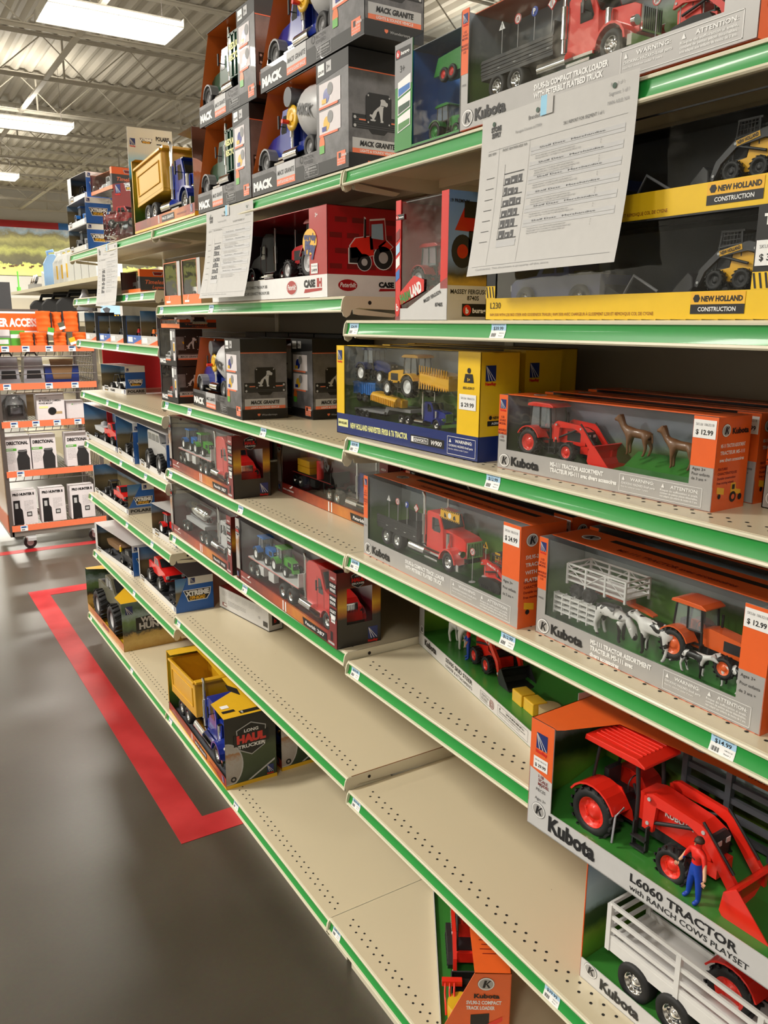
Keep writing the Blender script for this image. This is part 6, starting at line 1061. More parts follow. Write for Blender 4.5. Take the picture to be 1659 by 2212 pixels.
xbox('off_road_truck_box', 'box with slanted blue end, red pickup and black buggy, farthest bay sixth shelf', (.024, 3.876, ZC[6]), .7, .56, .126, .11, f_polred, 'POLARIS', slant=.06, wl=.008)
xbox('mini_tractor_box', 'small box of red vehicle with white wheels behind middle bay edge, farthest bay sixth shelf', (.028, 2.973, ZC[6]), 2.6, .24, .118, .10, lambda t: tractor(t, TR((.06, .045, .010)), .95, 'red', 'white', loader=False), wl=.0)
def f_pick(t): pickup(t, TR((.30, .05, .006)), 1.25, 'red', 1.2, 1.25); m = MB(); m.prism([(0, .03), (.02, .012), (.15, .008), (.19, .02), (.20, .032), (.12, .036)], 0, .05, 'light_grey'); m.lathe([(.001, .022), (.014, .016), (.018, 0)], 'grey', (.09, .025, .034)); o = part(m, 'toy_boat', t, TR((.06, .03, .03))); wheels(o, [(.04, -.004, -.012), (.07, -.004, -.012)], .012, .010, 'chrome', 0, .5)
xbox('boat_trailer_box', 'box of red pickup and white boat, leftmost on farthest bay fifth shelf', (.026, 3.987, ZC[5]), .1, .57, .160, .11, f_pick)
xbox('off_road_truck_box', 'blue box of big-wheeled buggy between red pickup box and silver vehicle box', (.028, 3.410, ZC[5]), -3, .31, .156, .11, lambda t: utv(t, TR((.10, .06, .006)), 1.7, 'soft_black'))
xbox('off_road_truck_box', 'box of silver boxy off-road vehicle on big wheels, farthest bay fifth shelf', (.026, 3.085, ZC[5]), -2, .395, .160, .12, lambda t: pickup(t, TR((.09, .055, .008)), 1.55, 'silver', 1.55, 1.55, suv=True), 'Jeep')
xbox('side_by_side_box', 'single blue and white box with small off-roader on farthest bay fourth shelf', (.076, 3.807, ZC[4]), 7, .276, .120, .088, lambda t: utv(t, TR((.07, .045, .006)), 1.25, 'white'), 'POLARIS', sub='Adventure')
# row of small motorcycle boxes on the farthest bay third shelf
def bike_box(label, loc, L, H, D, art, colr):
    t = thing('motorcycle_box', label, 'toy box', loc, rzd(0), 'small motorcycle boxes'); m, F, R_, T_ = carton(L, H, D, .002, .004, .030, 0, 'silver_light' if art else 'bright_blue', 'slate', ztop=D * .5, left='desert_print'); F.rect(L * .08, .006, L * .4, .024, 'white', 2); F.poly([(L * .45, 0), (L, 0), (L, .018)], 'kub_orange', 2); F.txt('Maisto', L * .5, .016, .007, 'white', k=3)
    m.build('carton', t); backdrop(t, L, H, D, 'desert_print', 'slate'); o = MB(); q = .001
    for x in (.02, .062): o.lathe([(.013, -.003), (.016, -.004), (.017, 0), (.016, .004), (.013, .003)], 'tire', (x, 0, .018), 'y', 16)
    o.tube([(.02, 0, .018), (.030, 0, .036), (.050, 0, .036), (.062, 0, .018)], .002, colr, 6); o.prism([(.026, .030), (.056, .030), (.052, .044), (.034, .042)], -.005, .005, colr); o.tube([(.060, -.012, .048), (.058, 0, .046), (.060, .012, .048)], .0012, 'soft_black', 6); part(o, 'toy_motorcycle', t, TR((.015, D * .4, .005)) @ SCL(1.1)); return t
for i, (nm, cl, H_) in enumerate((('leftmost of row', 'soft_black', .115), ('second from left', 'soft_black', .10), ('third from left, dark window', 'soft_black', .10), ('fourth from left, with reddish bike', 'case_red', .10), ('rightmost, with brown card', 'orange', .115))):
    bike_box(f'small motorcycle box, farthest bay third shelf, {nm}', (.02 + .008 * (i % 2), 3.80 - .215 * i + (.0 if i < 1 else 0), ZC[3]), .195, H_, .08, i % 2 == 0, cl)
# red and white tractor hauler box, middle bay second shelf
L, H, D = .655, .178, .195; t = thing('tractor_hauler_box', 'red and white box of black semi and red tractor, middle bay second shelf', 'toy box', (.0, 2.165, ZB[2]), rzd(0)); m, F, R_, T_ = carton(L, H, D, 0, .078, .045, 0, 'case_red', 'case_red', lo='white', ztop=0, left='white')
R_.rect(0, 0, D, .045, 'white', 1); F.rect(L - .078, 0, L, .045, 'white', 1); F.txt('1:32 PETERBILT MODEL 579 WITH AFS CONNECT MAGNUM 380', .09, .026, .007, 'ink', w=.27, k=2, bold=0); F.txt('1:32 PETERBILT MODÈLE 579 AVEC AFS CONNECT MAGNUM 380', .09, .012, .007, 'ink', w=.28, k=2, bold=0); F.txt('TOMY', .02, .014, .012, 'navy', k=2, bold=.06)
oval_logo(F, L - .165, .023, .026, .016, 'Peterbilt'); case_ih(F, L - .105, .022, .085, 2); oval_logo(R_, D * .24, .024, .024, .013, 'Peterbilt'); case_ih(R_, D * .62, .022, .062, 2)
for i in range(4):
    for j in range(5): R_.rect(D * .03 + j * .04 + (i % 2) * .012, .056 + .030 * i, D * .03 + j * .04 + .028 + (i % 2) * .012, .066 + .030 * i, 'dark_red', 1)
def art_tractor(R_, x, y, s):
    for k_, g, c in ((3, 1.06, 'white'), (4, 1.0, None)):
        def d(a, b, r, col): R_.disc(x + a * s, y + b * s, r * s * (1 if k_ == 4 else 1.08), col if k_ == 4 else 'white', k_)
        P = lambda pts, col: R_.poly([(x + (a if k_ == 4 else .5 + (a - .5) * 1.05) * s, y + (b if k_ == 4 else .45 + (b - .45) * 1.07) * s) for a, b in pts], col if k_ == 4 else 'white', k_)
        d(.78, .26, .22, 'tire'); d(.34, .16, .16, 'tire'); P([(.04, .22), (.02, .46), (.14, .60), (.52, .66), (.56, .30)], 'kub_red'); P([(.46, .58), (.46, .94), (.80, .98), (.84, .56), (.66, .42), (.48, .40)], 'case_red'); P([(.0, .14), (.0, .42), (.16, .44), (.3, .30), (.18, .14)], 'ink'); P([(.66, .48), (.84, .60), (1.0, .48), (.90, .40), (.7, .36)], 'kub_red'); P([(.33, .62), (.34, .98), (.38, .96), (.38, .62)], 'ink')
    R_.disc(x + .78 * s, y + .26 * s, .11 * s, 'light_grey', 5); R_.disc(x + .34 * s, y + .16 * s, .07 * s, 'light_grey', 5); R_.poly([(x + .50 * s, y + .62 * s), (x + .50 * s, y + .88 * s), (x + .76 * s, y + .91 * s), (x + .78 * s, y + .60 * s)], 'tag_blue', 5)
art_tractor(R_, D * .26, .054, .104); F.txt('everyday', L - .10, .118, .014, 'navy', w=.055, k=5, bold=.04, rot=-.1); F.disc(L - .075, .112, .032, 'toy_yellow', 3, ry=.026); F.txt('Play', L - .098, .090, .024, 'navy', w=.05, k=5, bold=.08, rot=-.1); price_sticker(F, L - .07, .048, .03, .020, '49.99'); F.txt('3+', L - .05, .158, .008, 'white', k=2)
m.build('carton', t); backdrop(t, L, H, D, 'slate', 'case_red'); MB().box(.004, .02, .002, L - .08, D - .004, .042, 'case_red').build('tray', t); truck(t, TR((.385, .10, .040)) @ RZ(PI), 1.25, 'black', 'none', 'sleeper'); tractor(t, TR((.525, .072, .042)) @ RZ(PI), 1.52, 'case_red', 'light_grey', loader=False)
def wbox(label, loc, truckcol):
    L, H, D = .16, .125, .10; t = thing('model_truck_box', label, 'toy box', loc, rzd(0), 'orange-edged clear window boxes'); m, F, R_, T_ = carton(L, H, D, .006, .028, .026, 0, 'light_grey', 'tan', lo='orange', ztop=D * .4); F.rect(.02, .006, .06, .012, 'white', 2); F.poly([(.045, .014), (.048, .014), (.056, .026), (.053, .026)], 'white', 2); F.frame(.006, .026, L - .028, H, .002, 'strip_orange', 2); m.build('carton', t); backdrop(t, L, H, D, 'slate', 'slate'); window(t, L, H, D, .006, .028, .026, 0, D * .4); pickup(t, TR((.004, .05, .015)), .80, truckcol, .8, 1.0); return t
wbox('clear window box with green truck at left end of middle bay second shelf', (.01, 2.615, ZB[2]), 'dark_green'); wbox('clear window box with white truck just left of the middle hanging paper', (.01, 2.44, ZB[2]), 'white')
# flat white box on the empty middle shelf
t = thing('white_box', 'flat plain white box with fine print lying at back of empty scuffed shelf', 'box', (.166, 2.663, ZB[6]), rzd(8.4)); m, F, R_, T_ = carton(.325, .078, .055, .325, 0, 0, 0, 'paper', 'paper', top='dark_red'); F.rect(0, 0, .325, .003, 'ink', 1); R_.rect(0, 0, .055, .003, 'ink', 1); R_.rect(.052, 0, .055, .078, 'ink', 1); F.rect(.02, .012, .05, .024, 'dark_red', 2); F.rect(.03, .015, .05, .022, 'white', 3)
for i in range(6): lines(F, .02 + .045 * i, .066, .038, 4, 4, .005, 'grey', 2, i)
lines(F, .06, .036, .12, 9, 4, .005, 'ink', 2, 9); F.txt('CE', .26, .03, .008, 'grey', k=2)
for i in range(14): F.rect(.29 + i * .002, .012, .291 + i * .002 + .0006 * (i % 2), .03, 'ink', 2)
R_.rect(.012, .02, .042, .06, 'black', 2); R_.txt('b', .02, .028, .014, 'red', k=3); m.build('carton', t)
# compact track loader box lying end-on on the lowest nearest deck
t = thing('track_loader_box', 'orange and white open box of red track loader, askew on lowest nearest deck', 'toy box', (.201, 1.381, .1515), rzd(-33.2), 'silver and orange farm toy boxes')
L, H, D = .417, .150, .129; sl = .060; m = MB(); e = .0014
m.box(0, 0, 0, L, D, e, 'silver_light'); m.box(0, D - e, 0, L, D, H, 'kub_orange'); m.box(0, 0, 0, L, e, .014, 'silver_light'); m.box(0, 0, 0, e, D, H, 'dark_green'); m.box(0, sl, H - e, L, D, H, 'kub_orange'); m.prism([(0, 0), (D, 0), (D, H), (sl, H), (0, .02)], L - e, L, 'kub_orange', 'x')
R_ = Face(m, (L, 0, 0), (0, 1, 0), (0, 0, 1), (1, 0, 0)); T_ = Face(m, (0, 0, H), (1, 0, 0), (0, 1, 0), (0, 0, 1)); kub_emblem(R_, .082, .127, .016); kubota(R_, .060, .096, .009, w=.048); R_.txt('SVL90-2 COMPACT', .046, .082, .0075, 'white', w=.066, k=2, bold=.04); R_.txt('TRACK LOADER', .046, .070, .0075, 'white', w=.054, k=2, bold=.04); R_.poly([(.055, .03), (.09, .03), (.09, .062), (.055, .058)], 'ink', 2); R_.poly([(.075, .022), (.115, .045), (.115, .055), (.08, .034)], 'kub_red', 3)
for i in range(6): T_.rect(L - .11 + .012 * i, .075 + .004 * (i % 2), L - .108 + .012 * i, .115, 'dark_red', 1)
m.build('carton', t); MB().quad((.003, .003, .004), (L - .003, .003, .004), (L - .003, D - .003, .004), (.003, D - .003, .004), 'tray_green').quad((.003, D - .003, .004), (L - .003, D - .003, .004), (L - .003, D - .003, H - .004), (.003, D - .003, H - .004), 'tray_green').build('tray', t)
skid(t, TR((.180, .062, .012)), 1.50, 'kub_red', True, text='KUBOTA'); m = MB(); m.cyl((0, 0, 0), (0, 0, .03), .026, 'gold', seg=24); part(m, 'toy_round_bale', t, TR((.372, .040, .012)))
m = MB()
for i in range(3): m.tube([(.335, .012 + .009 * i, .052), (.355, .010 + .009 * i, .046), (.375, .012 + .009 * i, .014)], .0022, 'kub_red', 6)
m.box(.325, .005, .045, .337, .045, .056, 'kub_red'); part(m, 'toy_grapple', t)
# blister packs at the far end of the top shelf
def blister(name, label, loc, dz, W, H, card, toyf, group='blister packs on the top shelf'):
    t = thing(name, label, 'toy pack', loc, rzd(dz), group); m = MB(); m.box(0, 0, 0, W, .0012, H, card); F = Face(m, (0, 0, 0), (1, 0, 0), (0, 0, 1), (0, -1, 0)); newray(F, W * .05, H * .84, W * .12, 2); xtreme(F, W * .26, H * .86, W * .30, 2, 'OFF-ROAD'); F.txt('POLARIS', W * .63, H * .90, H * .035, 'ink', w=W * .30, k=2, bold=.05); F.rect(W * .64, H * .86, W * .80, H * .87, 'ink', 2); m.build('backing_card', t)
    m = MB(); e = .0006
    def shell(x0, y0, z0, x1, y1, z1, d): 
        P = [(x0, y0, z0), (x1, y0, z0), (x1, y0, z1), (x0, y0, z1)]; c = .008; Q = [(x0 + c, y1, z0 + c), (x1 - c, y1, z0 + c), (x1 - c, y1, z1 - c), (x0 + c, y1, z1 - c)]; m.add(P + Q, [(4, 5, 6, 7), (0, 1, 5, 4), (1, 2, 6, 5), (2, 3, 7, 6), (3, 0, 4, 7)], 'blister', False)
    shell(.006, -.0005, .006, W - .006, -.07, H * .52, 0); m.build('clear_blister', t); toyf(t); return t
blister('buggy_pack', 'tall white and blue carded pack showing a dune buggy above the yellow dump truck box', (.016, 2.948, ZC[1] + .002), 88, .152, .350, 'sky_card', lambda t: utv(t, TR((.028, -.037, .188)), .88, 'white'))
def helmets(t):
    m = MB()
    for i in range(2): m.lathe([(.001, .05), (.02, .045), (.032, .03), (.034, .012), (.03, .0)], 'dark_red', (.06 + .02 * i, -.034, .008 + .055 * i), 'z', 18)
    m.box(.03, -.06, .05, .15, -.058, .056, 'kub_orange'); part(m, 'toy_classic_car', t)
red_pack = blister('classic_car_pack', 'glossy red blister pack below the orange topped charcoal box, left side', (.06, 3.36, ZC[1] + .002), 32, .21, .20, 'dark_red', lambda t: pickup(t, TR((.02, -.035, .04)), 1.0, 'case_red', .9, 1))
dup(red_pack, (.02, 3.18, ZC[1] + .002), rzd(28), 'second glossy red blister pack, just left of the yellow dump truck box')
blister('buggy_pack', 'blue sky carded pack half hidden behind the white dune buggy card', (.155, 3.45, ZC[1] + .002), 85, .19, .40, 'sky_card', lambda t: utv(t, TR((.04, -.035, .010)), 1.0, 'soft_black'))
xbox('mini_tractor_box', 'small blue and silver tractor box at far left end of top shelf, bottom one', (.0, 3.885, ZC[1] + .002), 0, .34, .098, .10, lambda t: tractor(t, TR((.10, .045, .006)), 1.0, 'grey', 'light_grey', loader=False), grp='stacked small tractor boxes on the top shelf')
xbox('mini_tractor_box', 'small blue and silver tractor box at far left end of top shelf, second from bottom', (.0, 3.885, ZC[1] + .101), 0, .34, .10, .10, lambda t: tractor(t, TR((.10, .045, .006)), 1.0, 'sky_blue', 'light_grey', loader=False), grp='stacked small tractor boxes on the top shelf')
xbox('off_road_truck_box', 'topmost blue end box with dark blue off-roader, far left of top shelf', (.0, 3.84, ZC[1] + .202), 4, .26, .10, .10, lambda t: utv(t, TR((.06, .045, .006)), 1.0, 'blue'), grp='stacked small tractor boxes on the top shelf', wl=.05)
# ------------------------------------------------------------ planogram sheets taped to the top shelf edge
def sheet(label, y0, ztop, bend, seed, tilt=0.0, w=.279, h=.216, x0=-.0125):
    def fn(a, b, k):   # a along the width (towards the viewer's right = -y), b up
        s = 1 - b / h; off = bend * s * s + .006 * math.sin(a / w * 2.6 + seed)
        return (-off - k, -a, b - h + tilt * (a - w / 2))
    m = MB(); f = Face(m, (0, 0, 0), (0, -1, 0), (0, 0, 1), (-1, 0, 0), fn); f.step = .0004
    n1, n2 = 14, 12
    for i in range(n1):
        for j in range(n2): f.poly([(w * i / n1, h * j / n2), (w * (i + 1) / n1, h * j / n2), (w * (i + 1) / n1, h * (j + 1) / n2), (w * i / n1, h * (j + 1) / n2)], 'paper', 0)
    def bar(x0, y0, x1, y1, c, k=1):
        n_ = max(1, int((x1 - x0) / .03))
        for i in range(n_):
            a, b = x0 + (x1 - x0) * i / n_, x0 + (x1 - x0) * (i + 1) / n_; f.rect(a, y0, b, y1, c, k)
    bar(.01, .012, w - .01, .0125, 'grey'); bar(.018, .170, w - .012, .1704, 'grey'); f.rect(.042, .014, .0424, .172, 'grey'); f.rect(.105, .014, .1054, .172, 'grey')
    f.txt('Branded Farm', .10, .196, .005, 'ink', w=.035, k=2, bold=0); f.txt('Page 1 of 1', .238, .205, .004, 'grey', w=.02, k=2, bold=0); f.txt('Segment: 1 of 1', .236, .195, .004, 'grey', w=.03, k=2, bold=0); f.txt('MAIN AISLE: N/A', .235, .185, .004, 'grey', w=.032, k=2, bold=0); f.txt('Planogram Schematic: # 373959', .075, .184, .0035, 'grey', w=.05, k=2, bold=0); f.txt('SKU REPORT FOR SEGMENT 1 of 1', .165, .177, .004, 'ink', w=.065, k=2, bold=0); f.txt('FRONT VIEW MAIN AISLE: N/A', .05, .165, .0035, 'ink', w=.05, k=2, bold=0); f.txt('SIDE VIEW', .018, .164, .0035, 'ink', w=.018, k=2, bold=0); f.txt('Confidential. This document is property of this store', .02, .007, .0025, 'grey', w=.15, k=2, bold=0)
    f.txt('STORE', .022, .195, .006, 'ink', w=.022, k=2, bold=.06); f.txt('SUPPLY', .024, .187, .006, 'ink', w=.02, k=2, bold=.06)
    R = random.Random(seed + 5)
    for i in range(7):
        zz = .046 + .0145 * i; bar(.018, zz, .036, zz + .0008, 'ink'); bar(.058, zz + .0005, .098, zz + .0018, 'ink'); f.rect(.0575, zz, .058, zz + .014, 'ink')
        if i < 6:
            x = .060
            while x < .090:
                ww = R.uniform(.006, .014); hh = R.uniform(.006, .011); f.rect(x, zz + .002, min(x + ww, .097), zz + .002 + hh, 'dark_grey', 1); f.rect(x + ww * .3, zz + .003, min(x + ww * .6, .097), zz + .006, 'light_grey', 2); x += ww + .0015
    bar(.058, .036, .098, .045, 'light_grey')
    y = .160
    for g in range(6):
        bar(.108, y - .005, w - .014, y, 'light_grey', 1); f.txt('Shelf Desc   Merchandise', .125, y - .0035, .002, 'ink', w=.11, k=2, bold=0); bar(.108, y - .0095, w - .014, y - .0055, 'light_grey', 1)
        for j in range(2 + g % 2): f.txt('1863220 NEW RAY 1:32 KUBOTA FARM ASSORTMENT SET', .118, y - .013 - .003 * j, .0018, 'grey', w=.07 + .01 * (j % 2), k=2, bold=0); f.txt('2', w - .05, y - .013 - .003 * j, .0018, 'ink', k=2, bold=0)
        y -= .0185
    t = thing('planogram_sheet', label, 'paper sheet', (x0, y0, ztop)); o = m.build('paper', t)
    m = MB(); f2 = Face(m, (0, 0, 0), (0, -1, 0), (0, 0, 1), (-1, 0, 0), fn); f2.step = .0004
    for j in range(4): f2.poly([(w * .44, h - .020 + .006 * j), (w * .48, h - .020 + .006 * j), (w * .48, h - .014 + .006 * j), (w * .44, h - .014 + .006 * j)], 'tape_blue', 4); f2.poly([(w * .48, h - .020 + .006 * j), (w * .52, h - .020 + .006 * j), (w * .52, h - .014 + .006 * j), (w * .48, h - .014 + .006 * j)], 'paper', 4)
    m.build('blue_tape', t)
    m = MB(); f3 = Face(m, (0, 0, 0), (0, -1, 0), (0, 0, 1), (-1, 0, 0), fn); f3.step = .0004
    for a in (.028, w * .44 - .006, w - .035): f3.disc(a, h - .011, .0032, 'dark_green', 3)
    m.build('punch_hole', t); return t
sheet('large white planogram sheet taped at nearest bay, over the flatbed truck box', 1.0, ZA[1] + .004, .022, 1, .02); sheet('white planogram sheet taped at middle bay, curling beside the black semi box', 2.137, ZA[1] - .006, .030, 2, -.0); sheet('small-looking white planogram sheet taped to the farthest bay top edge', 3.346, ZC[1] - .008, .02, 3)
# ------------------------------------------------------------ wire display cart behind the shelves
CY = 5.68; t = thing('display_cart', 'grey wire display cart on casters with orange shelf strips, behind the toy shelves', 'display cart', (-.13, CY, 0)); W, DP = .60, .60
m = MB()
for x in (0, W):
    for y in (0, DP): m.box(x - .012, y - .012, .10, x + .012, y + .012, 1.55, 'wire')
m.box(0, -.012, .10, W, .012, .15, 'steel'); m.box(0, DP - .012, .10, W, DP + .012, .15, 'steel'); m.box(-.012, 0, .10, .012, DP, .15, 'steel'); m.box(W - .012, 0, .10, W + .012, DP, .15, 'steel'); m.build('frame', t)
TZ = (.17, .53, .85, 1.09, 1.325)
for z in TZ:
    m = MB(); m.cyl((0, 0, z - .03), (W, 0, z - .03), .004, 'wire', seg=6); m.cyl((0, 0, z - .065), (W, 0, z - .065), .004, 'wire', seg=6)
    for i in range(31): m.cyl((i * .02, 0, z - .01), (i * .02, DP, z - .01), .0018, 'wire', seg=4)
    for i in range(13): m.cyl((i * .05, 0, z - .065), (i * .05 + .02, 0, z), .002, 'wire', seg=4)
    m.build('wire_shelf', t); MB().box(.0, -.020, z - .035, W, -.016, z + .005, 'strip_orange').build('orange_strip', t)
m = MB()
for z in [1.10 + .035 * i for i in range(7)]: m.cyl((W, 0, z), (W, DP, z), .003, 'wire', seg=5)
for i in range(12): m.cyl((W, .05 * i, .15), (W, .05 * i, 1.33), .003, 'wire', seg=5)
for i in range(2): m.cyl((0, -.01, 1.15 + .05 * i), (W, -.01, 1.15 + .05 * i), .003, 'wire', seg=5)
m.build('wire_side', t)
ramp_mat('cart_side_print', 2, .0, 1.5, [(0, (.62, .16, .06)), (.16, (.62, .16, .06)), (.17, (.72, .66, .60)), (.25, (.42, .30, .20)), (.5, (.50, .38, .28)), (.8, (.30, .28, .26)), (1, (.5, .45, .4))], ns=6, nd=.03)
MB().box(-.018, .0, .13, -.013, DP, 1.34, 'cart_side_print').build('side_panel', t)
for x, y in ((.11, .05), (W - .07, .05), (.11, DP - .05), (W - .07, DP - .05)):
    m = MB(); m.cyl((x, y - .014, .040), (x, y + .014, .040), .040, 'soft_black', seg=20); m.cyl((x, y - .016, .040), (x, y + .016, .040), .022, 'light_grey', seg=14); m.prism([(x - .03, .098), (x + .03, .098), (x + .016, .035), (x - .016, .035)], y - .022, y - .018, 'light_grey'); m.prism([(x - .03, .098), (x + .03, .098), (x + .016, .035), (x - .016, .035)], y + .018, y + .022, 'light_grey'); m.box(x - .03, y - .06, .085, x + .03, y + .03, .10, 'light_grey'); m.box(x - .02, y - .075, .065, x + .03, y - .05, .085, 'light_grey'); m.build('caster', t)
t = thing('deer_sign', 'orange and white DEER ACCESSORIES sign across top of the wire cart', 'sign', (-.45, CY + .13, 1.40)); m = MB(); m.box(0, 0, 0, .62, .012, .155, 'wire'); m.box(.0, -.002, .008, .615, 0, .140, 'white'); F = Face(m, (0, -.0022, 0), (1, 0, 0), (0, 0, 1), (0, -1, 0)); F.step = .001; F.rect(.0, .020, .61, .128, 'kub_orange', 1); F.txt('DEER ACCESSORIES', .318, .048, .048, 'white', w=.42, k=2, bold=.05); m.build('panel', t)
MB().box(0, .0, -.07, .012, .01, .0, 'wire').box(.59, .0, -.07, .602, .01, .0, 'wire').build('post', t)
strip_n = ('lowest', 'second', 'middle', 'fourth', 'top')
for z, nm, xs in zip(TZ, strip_n, ((.05,), (.06,), (.05, .18, .31, .44), (.03, .28, .44), (.04, .16, .30, .44))):
    for i, x in enumerate(xs):
        o = MB().box(0, -.001, 0, .045, 0, .036, 'white').box(.002, -.0014, .019, .043, -.001, .034, 'tag_blue').box(.006, -.0018, .022, .034, -.0014, .030, 'navy').box(.006, -.0018, .005, .026, -.0014, .014, 'grey').build('price_label', None, (-.13 + x, CY - .0205, z - .034)); tag(o, f"white price label on the {nm} orange strip of the cart, {('leftmost', 'second from left', 'third from left', 'rightmost')[i] if len(xs) > 1 else 'only one'}", 'price label', 'price labels on the cart strips')
def cart_box(name, label, x, y, z, L, H, D, draw, grp=None, rz=0):
    o = MB(); o.box(0, 0, 0, L, D, H, 'pink_white'); F = Face(o, (0, 0, 0), (1, 0, 0), (0, 0, 1), (0, -1, 0)); F.step = .0008; draw(F, L, H, o); o = o.build(name, None, (x, CY + y, z), rz); tag(o, label, 'product box', grp); return o
def d_hunter(F, L, H, o):
    F.txt('PRO HUNTER II', L * .08, H * .86, H * .07, 'ink', w=L * .84, k=1, bold=.06); F.poly([(L * .06, 0), (L * .44, 0), (L * .42, H * .42), (L * .34, H * .50), (L * .34, H * .72), (L * .08, H * .72)], 'ink', 1); F.rect(L * .14, H * .48, L * .26, H * .64, 'light_grey', 2); lines(F, L * .5, H * .68, L * .36, 4, 5, H * .035, 'grey', 1); lines(F, L * .5, H * .5, L * .36, 4, 4, H * .035, 'grey', 1); F.rect(L * .58, H * .22, L * .78, H * .36, 'ink', 1); F.rect(L * .61, H * .25, L * .75, H * .33, 'light_grey', 2)
def d_dir(F, L, H, o):
    F.txt('DIRECTIONAL', L * .06, H * .76, H * .09, 'ink', w=L * .86, k=1, bold=.05); F.rect(0, H * .58, L * .44, H * .65, 'lime', 1); F.rect(L * .04, H * .60, L * .30, H * .63, 'paper', 2); lines(F, L * .04, H * .52, L * .34, 4, 8, H * .045, 'grey', 1)
    F.poly([(L * .44, 0), (L * .42, H * .34), (L * .50, H * .48), (L * .48, H * .54), (L * .52, H * .60), (L * .84, H * .60), (L * .86, H * .54), (L * .84, H * .48), (L * .94, H * .34), (L * .92, 0)], 'soft_black', 2); F.ring(L * .67, H * .57, L * .17, .004, 'grey', 3, ry=H * .03)
for i, (x, w_) in enumerate(((-.115, 'left'), (.065, 'middle'), (.255, 'right'))):
    cart_box('hunting_light_box', f'white box picturing a tall black handheld light, {w_} one on lowest tier of cart', x, .03, TZ[0], .155, .225, .10, d_hunter, 'handheld light boxes on the cart')
for i, (x, w_) in enumerate(((-.118, 'left'), (.040, 'middle'), (.255, 'right'))):
    cart_box('feeder_box', f'white box picturing a dark hanging feeder, {w_} one on second tier of the cart', x, .03, TZ[1] + .002, .150, .222, .11, d_dir, 'feeder boxes on the cart')
def d_cam(F, L, H, o): F.txt('HUNTING CAMERA', L * .08, H * .84, H * .05, 'grey', w=L * .3, k=1); F.txt('4K FLEXIBLE CAMERA', L * .08, H * .72, H * .07, 'ink', w=L * .8, k=1); F.txt('POWER MOUNT', L * .08, H * .62, H * .07, 'ink', w=L * .5, k=1); F.rect(L * .08, H * .46, L * .4, H * .54, 'pale_yellow', 1); F.disc(L * .54, H * .34, L * .15, 'black', 2); F.rect(L * .6, H * .22, L * .9, H * .32, 'tan', 1)
cart_box('camera_box', 'white camera box with round black lens on third tier of the cart', .095, .03, TZ[2], .17, .165, .10, d_cam)
cart_box('small_white_box', 'small plain white box right of camera box on the cart', .280, .05, TZ[2], .11, .115, .10, lambda F, L, H, o: (F.poly([(L * .3, H * .78), (L * .4, H * .78), (L * .35, H * .86)], 'lime', 1), lines(F, L * .4, H * .82, L * .4, 3, 2, H * .06, 'grey', 1)))
o = MB().box(0, 0, 0, .30, .12, .16, 'tan').build('cardboard_box', None, (.02, CY + .32, TZ[2])); tag(o, 'tan cardboard box at back of third tier of the cart', 'box')
t = thing('electronics_pack', 'clear bulging electronics pack with dark screen on third tier of the cart', 'pack', (-.115, CY + .04, TZ[2])); MB().box(0, .06, 0, .16, .064, .17, 'grey').box(.045, .03, .03, .13, .06, .10, 'soft_black').box(.055, .028, .045, .12, .03, .085, 'slate').build('device', t); MB().lathe([(.075, 0), (.08, .05), (.07, .12), (.03, .17), (.001, .175)], 'blister', (.08, .06, 0), 'z', 18).build('clear_shell', t)
for i, x in enumerate((-.115, .035)):
    t = thing('grey_case', f"grey and black plastic case on fourth tier of the cart, {('left', 'right')[i]} one", 'case', (x, CY + .06, TZ[3]), group='grey cases on the fourth tier'); MB().prism([(0, 0), (.13, 0), (.12, .17), (.015, .17)], 0, .12, 'plastic_clear_grey').build('shell', t); MB().prism([(.02, .03), (.11, .03), (.105, .08), (.025, .08)], -.002, 0, 'black').build('front_panel', t); MB().tube([(.03, .06, .17), (.04, .06, .19), (.09, .06, .19), (.1, .06, .17)], .006, 'soft_black').build('handle', t)
o = MB().box(0, 0, 0, .21, .15, .11, 'navy').prism([(.05, .02), (.16, .02), (.18, .15), (.03, .15)], -.002, 0, 'brown').build('blue_box', None, (.168, CY + .06, TZ[3])); tag(o, 'dark blue box with brown panel on fourth tier of the cart', 'box')
def d_green(F, L, H, o): F.rect(0, 0, L, H * .5, 'lime', 1); F.rect(L * .1, H * .12, L * .9, H * .4, 'white', 2); F.rect(0, H * .5, L, H * .62, 'grey', 1)
cart_box('green_white_box', 'green and white small box at left on top tier of the cart', -.13, .04, TZ[4] + .002, .105, .10, .08, d_green); cart_box('lime_box', 'bright lime box beside the green and white box on the cart', -.02, .05, TZ[4] + .002, .085, .095, .07, lambda F, L, H, o: (F.rect(0, 0, L, H, 'lime', 1), F.rect(0, H * .5, L, H * .75, 'white', 2)))
def vest(label, x, y, z, w, h, lean=0):
    t = thing('orange_vest', label, 'safety vest', (x, CY + y, z), lean, 'blaze orange vests on the cart'); m = MB(); V = []; n1, n2 = 9, 10
    for j in range(n2 + 1):
        for i in range(n1 + 1): a = i / n1; b = j / n2; V.append((w * a + .006 * math.sin(b * 5), -.022 * math.sin(PI * a) - .004 * math.sin(b * 22), h * b - .004 * (a - .5) ** 2 * 8 * b))
    F = [(j * (n1 + 1) + i, j * (n1 + 1) + i + 1, (j + 1) * (n1 + 1) + i + 1, (j + 1) * (n1 + 1) + i) for j in range(n2) for i in range(n1)]; m.add(V, F, 'hunter_orange', True); m.box(0, 0, 0, w, .03, h * .99, 'hunter_orange'); m.build('body', t)
    MB().box(w * .98, -.012, .0, w * 1.06, .006, h * .92, 'soft_black').build('strap', t); return t
